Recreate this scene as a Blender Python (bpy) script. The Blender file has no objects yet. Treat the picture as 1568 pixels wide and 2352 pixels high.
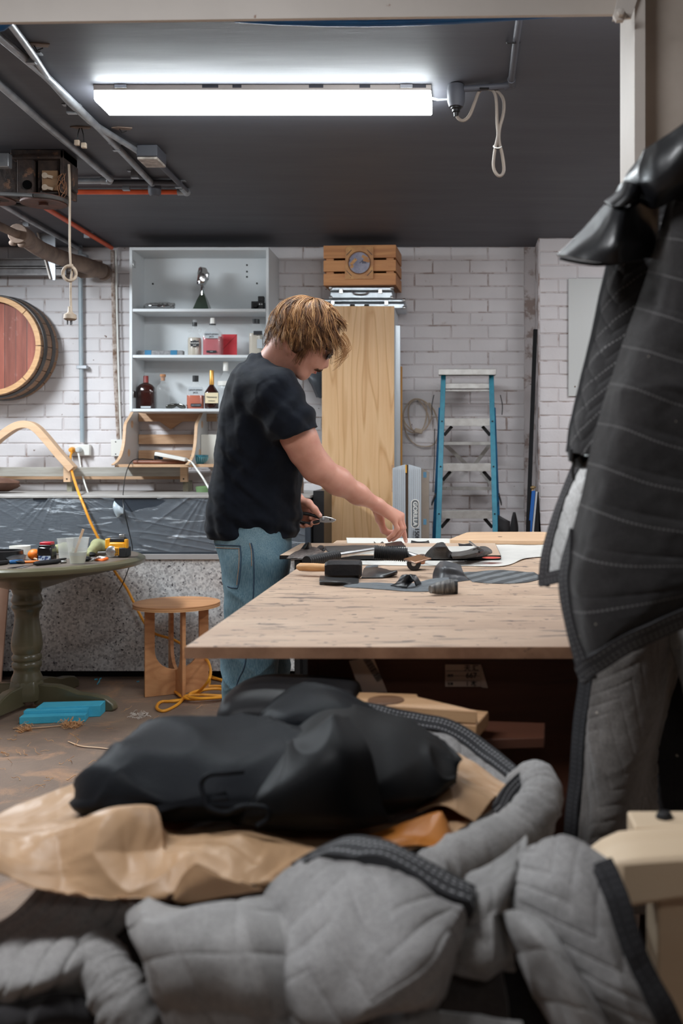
import bpy, bmesh, math, random
import numpy as np
from mathutils import Vector, Matrix, Euler
C = bpy.context.scene.collection
sc = bpy.context.scene
# ---------------------------------------------------------------- camera
F = 2287.0            # focal length in pixels of the 1568x2352 frame (35 mm on a 36 mm tall sensor)
CX, CY, ZC = 1045.0, 1050.0, 1.245
cam = bpy.data.cameras.new('camera'); camo = bpy.data.objects.new('camera', cam); C.objects.link(camo)
cam.sensor_fit = 'VERTICAL'; cam.sensor_height = 36.0; cam.sensor_width = 24.0
cam.lens = F / 2352.0 * 36.0
cam.shift_x = -(CX - 784.0) / 2352.0; cam.shift_y = (CY - 1176.0) / 2352.0
cam.clip_start = 0.05
camo.location = (0, 0, ZC); camo.rotation_euler = (math.pi / 2, 0, 0)
cam.dof.use_dof = True; cam.dof.focus_distance = 3.6; cam.dof.aperture_fstop = 4.0
sc.camera = camo
# ---------------------------------------------------------------- world, light, exposure
w = bpy.data.worlds.new('world'); sc.world = w; w.use_nodes = True
w.node_tree.nodes['Background'].inputs[0].default_value = (0.75, 0.8, 0.9, 1)
w.node_tree.nodes['Background'].inputs[1].default_value = 0.05
def area(name, loc, rot, size, power, col):
    l = bpy.data.lights.new(name, 'AREA'); l.shape = 'RECTANGLE'; l.size = size[0]; l.size_y = size[1]
    l.energy = power; l.color = col
    o = bpy.data.objects.new(name, l); o.location = loc; o.rotation_euler = rot; C.objects.link(o)
    return o
area('tube_light_left_bay', (-2.9, 4.6, 2.5), (0, math.radians(-12), 0), (0.25, 1.25), 72, (0.86, 0.94, 1.0))
area('added_near_wall_fill', (0.2, 2.75, 2.52), (math.radians(28), 0, 0), (1.25, 0.2), 12, (0.93, 0.96, 1.0))  # unseen fill lamp added to light the back wall from the front
area('added_right_wall_fill', (1.5, 4.3, 2.5), (math.radians(8), math.radians(8), 0), (0.25, 1.25), 24, (0.95, 0.96, 1.0))  # another added fill out of frame, lifts the right-hand wall
area('tube_light_front_bay', (-1.0, 0.95, 2.52), (0, math.radians(-8), 0), (1.25, 0.25), 31, (0.95, 0.97, 1.0))
area('tube_light_rear_bay', (0.4, -1.2, 2.5), (math.radians(10), 0, 0), (1.25, 0.25), 6, (1.0, 0.95, 0.9))
sc.view_settings.view_transform = 'Standard'; sc.view_settings.look = 'None'
sc.view_settings.gamma = 1.0; sc.view_settings.use_curve_mapping = False
sc.view_settings.exposure = 0.35
try:
    sc.cycles.use_denoising = True; sc.cycles.max_bounces = 8; sc.cycles.transparent_max_bounces = 12
    sc.cycles.caustics_reflective = False; sc.cycles.caustics_refractive = False
    sc.cycles.sample_clamp_indirect = 4.0
except Exception: pass
# ---------------------------------------------------------------- helpers
WY, CZ = 6.42, 2.60
rnd = random.Random(7)
def P(px, py, Y): return Vector(((px - CX) * Y / F, Y, ZC - (py - CY) * Y / F))
def PZ(px, py, z):
    Y = F * (ZC - z) / (py - CY); return Vector(((px - CX) * Y / F, Y, z))
def lin(c):
    r = []
    for v in c[:3]:
        v = v / 255.0; r.append(v / 12.92 if v <= .04045 else ((v + .055) / 1.055) ** 2.4)
    return (r[0], r[1], r[2], 1.0)
ORG = {}
def empty(name, label, cat, loc, group=None, rot=0):
    o = bpy.data.objects.new(name, None); C.objects.link(o); o.empty_display_size = .05
    o.location = loc; o.rotation_euler = (0, 0, rot); o['label'] = label; o['category'] = cat
    if group: o['group'] = group
    ORG[o.name] = Vector(loc); return o
class MB:
    def __init__(s): s.v = []; s.f = []; s.m = []; s.mi = 0; s.T = None; s.uv = {}
    def add(s, vs, fs):
        b = len(s.v)
        for v in vs:
            v = Vector(v); s.v.append(s.T @ v if s.T is not None else v)
        for f in fs: s.f.append(tuple(i + b for i in f)); s.m.append(s.mi)
        return s
    def box(s, x0, x1, y0, y1, z0, z1):
        return s.add([(x0,y0,z0),(x1,y0,z0),(x1,y1,z0),(x0,y1,z0),(x0,y0,z1),(x1,y0,z1),(x1,y1,z1),(x0,y1,z1)],
              [(0,3,2,1),(4,5,6,7),(0,1,5,4),(1,2,6,5),(2,3,7,6),(3,0,4,7)])
    def obox(s, c, size, rot=(0,0,0)):
        M = Matrix.Translation(Vector(c)) @ Euler(rot).to_matrix().to_4x4()
        a, b, d = [q / 2 for q in size]; old = s.T; s.T = (old @ M) if old is not None else M
        s.box(-a, a, -b, b, -d, d); s.T = old; return s
    def bar(s, p0, p1, wx, wz, up=(0,0,1)):
        p0 = Vector(p0); p1 = Vector(p1); d = (p1 - p0).normalized(); u = Vector(up)
        x = d.cross(u)
        if x.length < 1e-4: x = d.cross(Vector((0,1,0)))
        x.normalize(); u = x.cross(d); vs = []
        for p in (p0, p1):
            for a, b in ((-1,-1),(1,-1),(1,1),(-1,1)): vs.append(p + x * a * wx / 2 + u * b * wz / 2)
        return s.add(vs, [(3,2,1,0),(4,5,6,7),(0,1,5,4),(1,2,6,5),(2,3,7,6),(3,0,4,7)])
    def ring_loft(s, rings, cap=True, closed=True):
        n = len(rings[0]); vs = [p for r in rings for p in r]; fs = []
        for i in range(len(rings) - 1):
            for j in range(n if closed else n - 1):
                k = (j + 1) % n; fs.append((i*n+j, i*n+k, (i+1)*n+k, (i+1)*n+j))
        if cap: fs.append(tuple(range(n))[::-1]); fs.append(tuple(range((len(rings)-1)*n, len(rings)*n)))
        return s.add(vs, fs)
    def tube(s, pts, r, n=8, cap=True, flat=1.0, up=None):
        pts = [Vector(p) for p in pts]; rs = r if isinstance(r, (list, tuple)) else [r] * len(pts)
        t = (pts[1] - pts[0]).normalized(); u = Vector(up) if up else (Vector((0,0,1)) if abs(t.z) < .9 else Vector((1,0,0)))
        rings = []
        for i, p in enumerate(pts):
            if i == 0: t = pts[1] - pts[0]
            elif i == len(pts) - 1: t = pts[-1] - pts[-2]
            else: t = (pts[i+1] - pts[i]).normalized() + (pts[i] - pts[i-1]).normalized()
            if t.length < 1e-9: t = Vector((0,0,1))
            t = t.normalized(); u = (u - t * u.dot(t))
            if u.length < 1e-6: u = t.orthogonal()
            u.normalize(); x = u.cross(t)
            rings.append([p + x * math.cos(2*math.pi*k/n) * rs[i] + u * math.sin(2*math.pi*k/n) * rs[i] * flat for k in range(n)])
        return s.ring_loft(rings, cap)
    def cyl(s, p0, p1, r0, r1=None, n=16): return s.tube([p0, p1], [r0, r0 if r1 is None else r1], n)
    def lathe(s, prof, c=(0,0,0), n=32, axis='z'):
        c = Vector(c); rings = []
        for r, h in prof:
            ring = []
            for k in range(n):
                a = 2 * math.pi * k / n
                if axis == 'z': q = Vector((r*math.cos(a), r*math.sin(a), h))
                elif axis == 'y': q = Vector((r*math.cos(a), -h, r*math.sin(a)))
                else: q = Vector((h, r*math.cos(a), r*math.sin(a)))
                ring.append(c + q)
            rings.append(ring)
        return s.ring_loft(rings)
    def prism(s, poly, d0, d1, ax='y'):
        n = len(poly); a = []
        for d in (d0, d1):
            for (p, q) in poly:
                a.append((p, d, q) if ax == 'y' else ((d, p, q) if ax == 'x' else (p, q, d)))
        fs = [tuple(range(n)), tuple(range(n, 2*n))[::-1]] + [(i, i+n, (i+1)%n+n, (i+1)%n) for i in range(n)]
        return s.add(a, fs)
    def sphere(s, c, r, n=12, m=8):
        if not isinstance(r, (list, tuple)): r = (r, r, r)
        c = Vector(c); rings = []
        for i in range(1, m):
            t = math.pi * i / m
            rings.append([c + Vector((r[0]*math.sin(t)*math.cos(2*math.pi*k/n), r[1]*math.sin(t)*math.sin(2*math.pi*k/n), -r[2]*math.cos(t))) for k in range(n)])
        return s.ring_loft(rings)
def fin(name, me, mats, parent, label=None, smooth=40, bevel=0, mods=()):
    o = bpy.data.objects.new(name, me)
    for m in (mats if isinstance(mats, (list, tuple)) else [mats]): me.materials.append(m)
    bm = bmesh.new(); bm.from_mesh(me); bmesh.ops.recalc_face_normals(bm, faces=bm.faces); bm.to_mesh(me); bm.free()
    if smooth:
        for p in me.polygons: p.use_smooth = True
        try: me.set_sharp_from_angle(angle=math.radians(smooth))
        except Exception: pass
    if parent is not None: o.parent = parent
    C.objects.link(o)
    if bevel:
        b = o.modifiers.new('bevel', 'BEVEL'); b.width = bevel; b.segments = 2; b.limit_method = 'ANGLE'; b.angle_limit = math.radians(40)
    for k, kw in mods:
        m = o.modifiers.new(k.lower(), k)
        for a, b_ in kw.items(): setattr(m, a, b_)
    if label: o['label'] = label
    return o
def put(name, mb, mats, parent=None, label=None, cat=None, group=None, kind=None, smooth=40, bevel=0, mods=(), local=False, org=None):
    """Link mb as ONE mesh. World-space vertices unless local."""
    vs = mb.v
    if parent is not None:
        O = Vector((0,0,0)) if local else ORG[parent.name]
    elif org is not None: O = Vector(org)
    else:
        lo = [min(v[i] for v in vs) for i in range(3)]; hi = [max(v[i] for v in vs) for i in range(3)]
        O = Vector(((lo[0]+hi[0])/2, (lo[1]+hi[1])/2, lo[2]))
        if kind == 'structure': O = Vector((0,0,0))
    me = bpy.data.meshes.new(name)
    me.from_pydata([tuple(v - O) for v in vs], [], mb.f); me.validate()
    if len(me.polygons) == len(mb.m) and max(mb.m) > 0: me.polygons.foreach_set('material_index', mb.m)
    o = fin(name, me, mats, parent, label, smooth, bevel, mods)
    if parent is None: o.location = O
    ORG[o.name] = O if parent is None or not local else Vector((0,0,0))
    if cat: o['category'] = cat
    if group: o['group'] = group
    if kind: o['kind'] = kind
    return o
def copy_tree(o, parent=None, label=None):
    c = o.copy(); C.objects.link(c); c.parent = parent
    if label: c['label'] = label
    for ch in [q for q in bpy.data.objects if q.parent == o]: copy_tree(ch, c)
    return c
# ---------------------------------------------------------------- materials
def nodes(name):
    m = bpy.data.materials.new(name); m.use_nodes = True; nt = m.node_tree
    return m, nt, nt.nodes['Principled BSDF'], nt.nodes.new, nt.links.new
def ramp(nt, fac, stops, interp='LINEAR'):
    r = nt.nodes.new('ShaderNodeValToRGB'); e = r.color_ramp.elements; r.color_ramp.interpolation = interp
    while len(e) < len(stops): e.new(.5)
    for i, (p, c) in enumerate(stops): e[i].position = p; e[i].color = c
    nt.links.new(fac, r.inputs[0]); return r.outputs[0]
def coords(nt, stretch=(1,1,1), rot=(0,0,0), kind='Object'):
    tc = nt.nodes.new('ShaderNodeTexCoord'); mp = nt.nodes.new('ShaderNodeMapping')
    mp.inputs['Scale'].default_value = stretch; mp.inputs['Rotation'].default_value = rot
    nt.links.new(tc.outputs[kind], mp.inputs[0]); return mp.outputs[0]
def noise(nt, vec, scale, detail=4, rough=.55, dist=0):
    n = nt.nodes.new('ShaderNodeTexNoise'); n.inputs['Scale'].default_value = scale; n.inputs['Detail'].default_value = detail
    n.inputs['Roughness'].default_value = rough; n.inputs['Distortion'].default_value = dist
    nt.links.new(vec, n.inputs['Vector']); return n.outputs['Fac']
def mix(nt, fac, a, b, mode='MIX'):
    x = nt.nodes.new('ShaderNodeMix'); x.data_type = 'RGBA'; x.blend_type = mode
    for s, v in ((0, fac), (6, a), (7, b)):
        if isinstance(v, (int, float)): x.inputs[s].default_value = v
        elif isinstance(v, tuple): x.inputs[s].default_value = v
        else: nt.links.new(v, x.inputs[s])
    return x.outputs[2]
def mth(nt, op, a, b=None, c=None):
    x = nt.nodes.new('ShaderNodeMath'); x.operation = op
    for i, v in enumerate((a, b, c)):
        if v is None: continue
        if isinstance(v, (int, float)): x.inputs[i].default_value = v
        else: nt.links.new(v, x.inputs[i])
    return x.outputs[0]
def bumpn(nt, b, h, strength=.3, dist=.01):
    x = nt.nodes.new('ShaderNodeBump'); x.inputs['Strength'].default_value = strength; x.inputs['Distance'].default_value = dist
    nt.links.new(h, x.inputs['Height']); nt.links.new(x.outputs[0], b.inputs['Normal']); return x
def mat(name, c1, c2=None, rough=.6, metal=0, scale=8, stretch=(1,1,1), bump=0, bscale=80, coat=0, spots=None, spscale=30, spth=.68, rvar=0, sheen=0, spec=.5, lo=.35, hi=.65, bdist=.003):
    m, nt, b, N, L = nodes(name); v = coords(nt, stretch)
    col = lin(c1)
    b.inputs['Base Color'].default_value = col
    if c2 is not None or spots is not None:
        out = ramp(nt, noise(nt, v, scale, 6), [(lo, col), (hi, lin(c2 if c2 is not None else c1))])
        if spots is not None:
            s = ramp(nt, noise(nt, v, spscale, 5, .6), [(spth, (0,0,0,1)), (spth + .05, (1,1,1,1))])
            out = mix(nt, s, out, lin(spots))
        L(out, b.inputs['Base Color'])
    b.inputs['Roughness'].default_value = rough; b.inputs['Metallic'].default_value = metal
    b.inputs['Specular IOR Level'].default_value = spec
    if rvar: L(ramp(nt, noise(nt, v, scale * 1.7, 5), [(.3, (max(rough - rvar, .02),) * 3 + (1,)), (.7, (min(rough + rvar, 1),) * 3 + (1,))]), b.inputs['Roughness'])
    if coat: b.inputs['Coat Weight'].default_value = coat; b.inputs['Coat Roughness'].default_value = .15
    if sheen: b.inputs['Sheen Weight'].default_value = sheen; b.inputs['Sheen Roughness'].default_value = .5
    if bump: bumpn(nt, b, noise(nt, coords(nt, stretch), bscale, 5), bump, bdist)
    return m
def wood(name, c1, c2, c3=None, axis='x', scale=1.0, rough=.55, wave=True, spots=None, dist=6.0):
    m, nt, b, N, L = nodes(name)
    st = {'x': (1, 9, 9), 'y': (9, 1, 9), 'z': (9, 9, 1)}[axis]
    v = coords(nt, tuple(q * scale for q in st))
    n1 = noise(nt, v, 2.2, 8, .6, 1.2); col = ramp(nt, n1, [(.3, lin(c1)), (.7, lin(c2))])
    if wave:
        wv = nt.nodes.new('ShaderNodeTexWave'); wv.wave_type = 'RINGS'; wv.inputs['Scale'].default_value = .9
        wv.inputs['Distortion'].default_value = dist; wv.inputs['Detail'].default_value = 3; wv.inputs['Detail Scale'].default_value = .6
        L(coords(nt, tuple(q * scale * .4 for q in st)), wv.inputs['Vector'])
        col = mix(nt, ramp(nt, wv.outputs['Fac'], [(.55, (0,0,0,1)), (.9, (.55,.55,.55,1)), (1, (0,0,0,1))]), col, lin(c3 or c2))
    if spots:
        s = ramp(nt, noise(nt, coords(nt), 14, 6, .65), [(.66, (0,0,0,1)), (.7, (1,1,1,1))]); col = mix(nt, s, col, lin(spots))
    L(col, b.inputs['Base Color']); b.inputs['Roughness'].default_value = rough
    bumpn(nt, b, noise(nt, v, 6, 6), .15, .002)
    return m
def glass(name, col, rough=.03, tr=1.0, ior=1.45):
    m, nt, b, N, L = nodes(name); b.inputs['Base Color'].default_value = lin(col); b.inputs['Roughness'].default_value = rough
    b.inputs['Transmission Weight'].default_value = tr; b.inputs['IOR'].default_value = ior; return m
# numpy value noise
def _h(ix, iy, seed):
    n = (ix.astype(np.int64) * 374761393 + iy.astype(np.int64) * 668265263 + seed * 1442695041) & 0xffffffff
    n = ((n ^ (n >> 13)) * 1274126177) & 0xffffffff
    return ((n ^ (n >> 16)) & 0xffff) / 65535.0
def vn(x, y, seed=0, lin_=False):
    ix = np.floor(x); iy = np.floor(y); fx = x - ix; fy = y - iy
    if not lin_: fx = fx*fx*(3-2*fx); fy = fy*fy*(3-2*fy)
    a = _h(ix, iy, seed); b = _h(ix+1, iy, seed); c = _h(ix, iy+1, seed); d = _h(ix+1, iy+1, seed)
    return (a*(1-fx)+b*fx)*(1-fy) + (c*(1-fx)+d*fx)*fy
def fbm(x, y, o=4, seed=0):
    r = 0; a = .5; t = 0
    for i in range(o): r = r + a * vn(x, y, seed + i); t += a; x = x*2.03+5.1; y = y*2.03+1.7; a *= .5
    return r / t
def ridge(x, y, seed=0, lin_=False): return 1 - np.abs(2 * vn(x, y, seed, lin_) - 1)
def catmull(ctrl, n, axis):
    c = np.asarray(ctrl, float); c = np.moveaxis(c, axis, 0); k = c.shape[0]
    e = np.concatenate([2*c[:1]-c[1:2], c, 2*c[-1:]-c[-2:-1]], 0)
    t = np.linspace(0, k - 1 - 1e-9, n); i = t.astype(int); f = (t - i).reshape((-1,) + (1,) * (c.ndim - 1))
    p0, p1, p2, p3 = e[i], e[i+1], e[i+2], e[i+3]
    r = .5 * ((2*p1) + (-p0+p2)*f + (2*p0-5*p1+4*p2-p3)*f**2 + (-p0+3*p1-3*p2+p3)*f**3)
    return np.moveaxis(r, 0, axis)
def grid_normals(G):
    du = np.gradient(G, axis=1); dv = np.gradient(G, axis=0); n = np.cross(du, dv)
    return n / (np.linalg.norm(n, axis=2, keepdims=True) + 1e-12)
def arc(G):
    U = np.zeros(G.shape[:2]); V = np.zeros(G.shape[:2])
    U[:, 1:] = np.cumsum(np.linalg.norm(np.diff(G, axis=1), axis=2), axis=1); V[1:] = np.cumsum(np.linalg.norm(np.diff(G, axis=0), axis=2), axis=0)
    U[:] = U.mean(0)[None] ; V[:] = V.mean(1)[:, None]; return U, V
def surf(ctrl, nu, nv, conv=P, disp=None):
    c = np.array([[tuple(conv(*q)) for q in row] for row in ctrl])
    G = catmull(catmull(c, nv, 0), nu, 1); U, V = arc(G)
    if disp is not None:
        N = grid_normals(G)
        if N[..., 1].mean() > 0: N = -N
        G = G + N * disp(U, V)[..., None]
    return G, U, V
def grid_mb(G, U, V, hole=None, mb=None):
    nv, nu = G.shape[:2]; mb = mb or MB(); b = len(mb.v)
    mb.v += [Vector(p) for p in G.reshape(-1, 3)]
    for i in range(nv - 1):
        for j in range(nu - 1):
            if hole is not None and hole[i, j]: continue
            mb.f.append((b+i*nu+j, b+i*nu+j+1, b+(i+1)*nu+j+1, b+(i+1)*nu+j)); mb.m.append(mb.mi)
    for i in range(nv):
        for j in range(nu): mb.uv[b+i*nu+j] = (U[i, j], V[i, j])
    return mb
def put_uv(name, mb, mats, parent=None, thick=.004, **kw):
    o = put(name, mb, mats, parent, mods=[('SOLIDIFY', dict(thickness=thick, offset=-1 if thick > 0 else 1))] if thick else (), smooth=kw.pop('smooth', 180), **kw)
    me = o.data; uvl = me.uv_layers.new(name='UVMap'); uv = np.zeros((len(me.loops), 2)); vi = np.zeros(len(me.loops), int)
    me.loops.foreach_get('vertex_index', vi); tab = np.array([mb.uv.get(i, (0, 0)) for i in range(len(mb.v))]); uv = tab[vi]
    uvl.data.foreach_set('uv', uv.ravel()); return o
def strip_along(pts, width, side, mb=None, r=.0035):
    """flat binding along a boundary: pts (n,3), side (n,3) direction across; UV in metres"""
    mb = mb or MB(); pts = np.asarray(pts); n = len(pts); s = np.concatenate([[0], np.cumsum(np.linalg.norm(np.diff(pts, axis=0), axis=1))])
    side = side / (np.linalg.norm(side, axis=1, keepdims=True) + 1e-9); tan = np.gradient(pts, axis=0); nor = np.cross(tan, side); nor /= (np.linalg.norm(nor, axis=1, keepdims=True) + 1e-9)
    K = [(0, 1), (.08, 1.0), (.5, 1.15), (.92, 1.0), (1, 1), (1, -1), (.5, -1.1), (0, -1)]
    b = len(mb.v)
    for i in range(n):
        for a, h in K:
            wd = width if np.isscalar(width) else width[i]; mb.v.append(Vector(pts[i] + side[i] * (a - .12) * wd + nor[i] * h * r)); mb.uv[len(mb.v)-1] = (s[i], a)
    m = len(K)
    for i in range(n - 1):
        for k in range(m):
            q = (k + 1) % m; mb.f.append((b+i*m+k, b+(i+1)*m+k, b+(i+1)*m+q, b+i*m+q)); mb.m.append(mb.mi)
    mb.f.append(tuple(b + k for k in range(m))); mb.m.append(mb.mi); mb.f.append(tuple(b + (n-1)*m + k for k in range(m))[::-1]); mb.m.append(mb.mi)
    return mb
def lettering(s, size, M, m, parent, name='lettering', align='CENTER', ext=.0004, bold=False):
    cu = bpy.data.curves.new(name, 'FONT'); cu.body = s; cu.size = size; cu.align_x = align; cu.align_y = 'CENTER'; cu.extrude = ext
    if bold: cu.offset = size * .02
    o = bpy.data.objects.new(name, cu); C.objects.link(o); bpy.context.view_layer.update()
    me = bpy.data.meshes.new_from_object(o.evaluated_get(bpy.context.evaluated_depsgraph_get())); bpy.data.objects.remove(o)
    T = Matrix.Translation(-ORG[parent.name]) @ M; me.transform(T); me.materials.clear(); me.materials.append(m)
    q = bpy.data.objects.new(name, me); q.parent = parent; C.objects.link(q); ORG[q.name] = ORG[parent.name]; return q
FACE = Matrix.Rotation(math.pi/2, 4, 'X')       # text standing upright, facing -Y
# ---------------------------------------------------------------- signed-distance modelling
class SDF:
    def __init__(s, lo, hi, h):
        s.lo = np.array(lo, float); s.h = h; s.n = (np.ceil((np.array(hi) - s.lo) / h).astype(int) + 1)
        s.ax = [s.lo[i] + h * np.arange(s.n[i]) for i in range(3)]; s.d = np.full(tuple(s.n), .2, np.float32)
    def sub(s, lo, hi, pad):
        sl = []
        for i in range(3):
            a = int(np.clip((lo[i] - pad - s.lo[i]) / s.h, 0, s.n[i])); b = int(np.clip((hi[i] + pad - s.lo[i]) / s.h + 2, 0, s.n[i])); sl.append(slice(a, b))
        return tuple(sl), s.ax[0][sl[0]][:, None, None], s.ax[1][sl[1]][None, :, None], s.ax[2][sl[2]][None, None, :]
    def comb(s, sl, d, k, op):
        a = s.d[sl]
        if op == 'u':
            h = np.maximum(k - np.abs(a - d), 0) / k; s.d[sl] = np.minimum(a, d) - h*h*k*.25
        elif op == 's':
            d = -d; h = np.maximum(k - np.abs(a - d), 0) / k; s.d[sl] = np.maximum(a, d) + h*h*k*.25
    def cone(s, p0, r0, p1, r1, k=.02, op='u'):
        p0 = np.array(p0); p1 = np.array(p1); R = max(r0, r1)
        sl, X, Y, Z = s.sub(np.minimum(p0, p1) - R, np.maximum(p0, p1) + R, k + 4*s.h)
        v = p1 - p0; L2 = max((v**2).sum(), 1e-12)
        t = np.clip(((X-p0[0])*v[0] + (Y-p0[1])*v[1] + (Z-p0[2])*v[2]) / L2, 0, 1)
        d = np.sqrt((X-p0[0]-t*v[0])**2 + (Y-p0[1]-t*v[1])**2 + (Z-p0[2]-t*v[2])**2) - (r0 + (r1-r0)*t)
        s.comb(sl, d.astype(np.float32), k, op)
    def chain(s, pts, rs, k=.015):
        for i in range(len(pts) - 1): s.cone(pts[i], rs[i], pts[i+1], rs[i+1], k)
    def ell(s, c, r, R=None, k=.02, op='u'):
        c = np.array(c); m = max(r); sl, X, Y, Z = s.sub(c - m, c + m, k + 4*s.h); x, y, z = X-c[0], Y-c[1], Z-c[2]
        if R is not None:
            R = np.array(R); x, y, z = (R[0][0]*x+R[1][0]*y+R[2][0]*z, R[0][1]*x+R[1][1]*y+R[2][1]*z, R[0][2]*x+R[1][2]*y+R[2][2]*z)
        k0 = np.sqrt((x/r[0])**2+(y/r[1])**2+(z/r[2])**2); k1 = np.sqrt((x/r[0]**2)**2+(y/r[1]**2)**2+(z/r[2]**2)**2) + 1e-9
        s.comb(sl, (k0*(k0-1)/k1).astype(np.float32), k, op)
    def column(s, zs, cx, cy, a, b, yaw, k=.03, e=2.3):
        zs = np.array(zs); o = np.argsort(zs); zs = zs[o]; f = lambda q: np.array(q)[o]
        R = max(max(a), max(b)); lo = (min(cx)-R, min(cy)-R, zs[0]); hi = (max(cx)+R, max(cy)+R, zs[-1])
        sl, X, Y, Z = s.sub(lo, hi, k + 4*s.h); g = lambda q: np.interp(Z.ravel(), zs, f(q))[None, None, :]
        A, B = g(a), g(b); x = X - g(cx); y = Y - g(cy); c_, s_ = math.cos(yaw), math.sin(yaw); x, y = x*c_+y*s_, -x*s_+y*c_
        q = (np.abs(x/A)**e + np.abs(y/B)**e)**(1/e); d = (q - 1) * np.minimum(A, B)
        d = np.maximum(d, np.maximum(zs[0]-Z, Z-zs[-1])); s.comb(sl, d.astype(np.float32), k, 'u')
    def cut(s, pt, nrm):   # remove the side nrm points to
        nrm = np.array(nrm, float); nrm /= np.linalg.norm(nrm)
        d = (s.ax[0][:, None, None]-pt[0])*nrm[0] + (s.ax[1][None, :, None]-pt[1])*nrm[1] + (s.ax[2][None, None, :]-pt[2])*nrm[2]
        s.d = np.maximum(s.d, d.astype(np.float32))
    def mesh(s):
        d = s.d; ins = d < 0
        c = [ins[i:ins.shape[0]-1+i, j:ins.shape[1]-1+j, k:ins.shape[2]-1+k] for i in (0,1) for j in (0,1) for k in (0,1)]
        anyc = np.zeros_like(c[0]); allc = np.ones_like(c[0])
        for q in c: anyc |= q; allc &= q
        m = anyc & ~allc; ijk = np.argwhere(m); idx = np.full(m.shape, -1, np.int32); idx[m] = np.arange(len(ijk))
        off = np.array([(i,j,k) for i in (0,1) for j in (0,1) for k in (0,1)])
        val = np.stack([d[tuple((ijk + o).T)] for o in off], 1); acc = np.zeros((len(ijk), 3)); cnt = np.zeros(len(ijk))
        for a in range(8):
            for b in range(a+1, 8):
                if np.abs(off[a]-off[b]).sum() != 1: continue
                va, vb = val[:, a], val[:, b]; x = (va < 0) != (vb < 0); t = np.where(x, va/(va-vb+1e-12), 0)
                acc += np.where(x[:, None], off[a] + t[:, None]*(off[b]-off[a]), 0); cnt += x
        V = s.lo + (ijk + acc/cnt[:, None]) * s.h; quads = []
        for ax in range(3):
            a = [slice(None)]*3; b = [slice(None)]*3; a[ax] = slice(0, -1); b[ax] = slice(1, None)
            A, B = ins[tuple(a)], ins[tuple(b)]; e = np.argwhere(A != B); u, w_ = [q for q in range(3) if q != ax]
            ok = (e[:, u] > 0) & (e[:, w_] > 0) & (e[:, u] < s.n[u]-1) & (e[:, w_] < s.n[w_]-1); e = e[ok]; flip = A[tuple(e.T)]
            def I(du, dw): q = e.copy(); q[:, u] -= du; q[:, w_] -= dw; return idx[tuple(q.T)]
            Q = np.stack([I(1,1), I(0,1), I(0,0), I(1,0)], 1)
            if ax == 1: flip = ~flip
            Q[~flip] = Q[~flip][:, ::-1]; quads.append(Q)
        return V, np.concatenate(quads)
def vnormals(V, Q):
    n = np.cross(V[Q[:,2]]-V[Q[:,0]], V[Q[:,3]]-V[Q[:,1]]); N = np.zeros_like(V)
    for k in range(4): np.add.at(N, Q[:,k], n)
    return N / (np.linalg.norm(N, axis=1, keepdims=True) + 1e-12)
def sdf_obj(name, S, mats, parent, disp=None, smooth_it=2, **kw):
    V, Q = S.mesh()
    e = np.concatenate([Q[:, [0,1]], Q[:, [1,2]], Q[:, [2,3]], Q[:, [3,0]]]); cnt = np.bincount(e.ravel(), minlength=len(V))[:, None] + 1e-9
    for _ in range(smooth_it):
        A = np.zeros_like(V); np.add.at(A, e[:,0], V[e[:,1]]); np.add.at(A, e[:,1], V[e[:,0]]); V = V*.4 + .6*A/cnt
    if disp is not None: V = V + vnormals(V, Q) * disp(V)[:, None]
    mb = MB(); mb.v = [Vector(v) for v in V]; mb.f = [tuple(int(i) for i in q) for q in Q]; mb.m = [0]*len(Q)
    return put(name, mb, mats, parent, smooth=180, **kw), V
# ================================================================ materials shared
def brick_mat(name, c, dirt, th=.62, shade=.9):
    m, nt, b, N, L = nodes(name); v = coords(nt); gv = nt.nodes.new('ShaderNodeNewGeometry').outputs['Position']
    base = ramp(nt, noise(nt, gv, 1.6, 5), [(.3, lin(c)), (.7, lin([q * shade for q in c]))])
    st = ramp(nt, noise(nt, gv, 7.5, 7, .68), [(th, (0,0,0,1)), (th + .08, (1,1,1,1))])
    col = mix(nt, mth(nt, 'MULTIPLY', st, .75), base, lin(dirt))
    sp = ramp(nt, noise(nt, gv, 26, 3, .5), [(.735, (0,0,0,1)), (.75, (1,1,1,1))])
    col = mix(nt, sp, col, lin((112, 84, 72)))
    L(col, b.inputs['Base Color']); b.inputs['Roughness'].default_value = .8
    h = mth(nt, 'ADD', noise(nt, gv, 24, 6, .6), mth(nt, 'MULTIPLY', noise(nt, gv, 120, 3), .25)); bumpn(nt, b, h, .4, .005); return m
M = {}
M['brick'] = brick_mat('painted_brick', (230, 225, 226), (180, 164, 160), .64)
M['mortar'] = brick_mat('painted_mortar', (216, 208, 208), (132, 108, 96), .51)
M['ceiling'] = mat('dark_ceiling_paint', (78, 79, 86), (75, 76, 83), rough=.6, scale=2.2, stretch=(.5, 3, 1), bump=.12, bscale=6, spots=(150, 150, 150), spscale=16, spth=.80, rvar=.04, bdist=.01)
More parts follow.
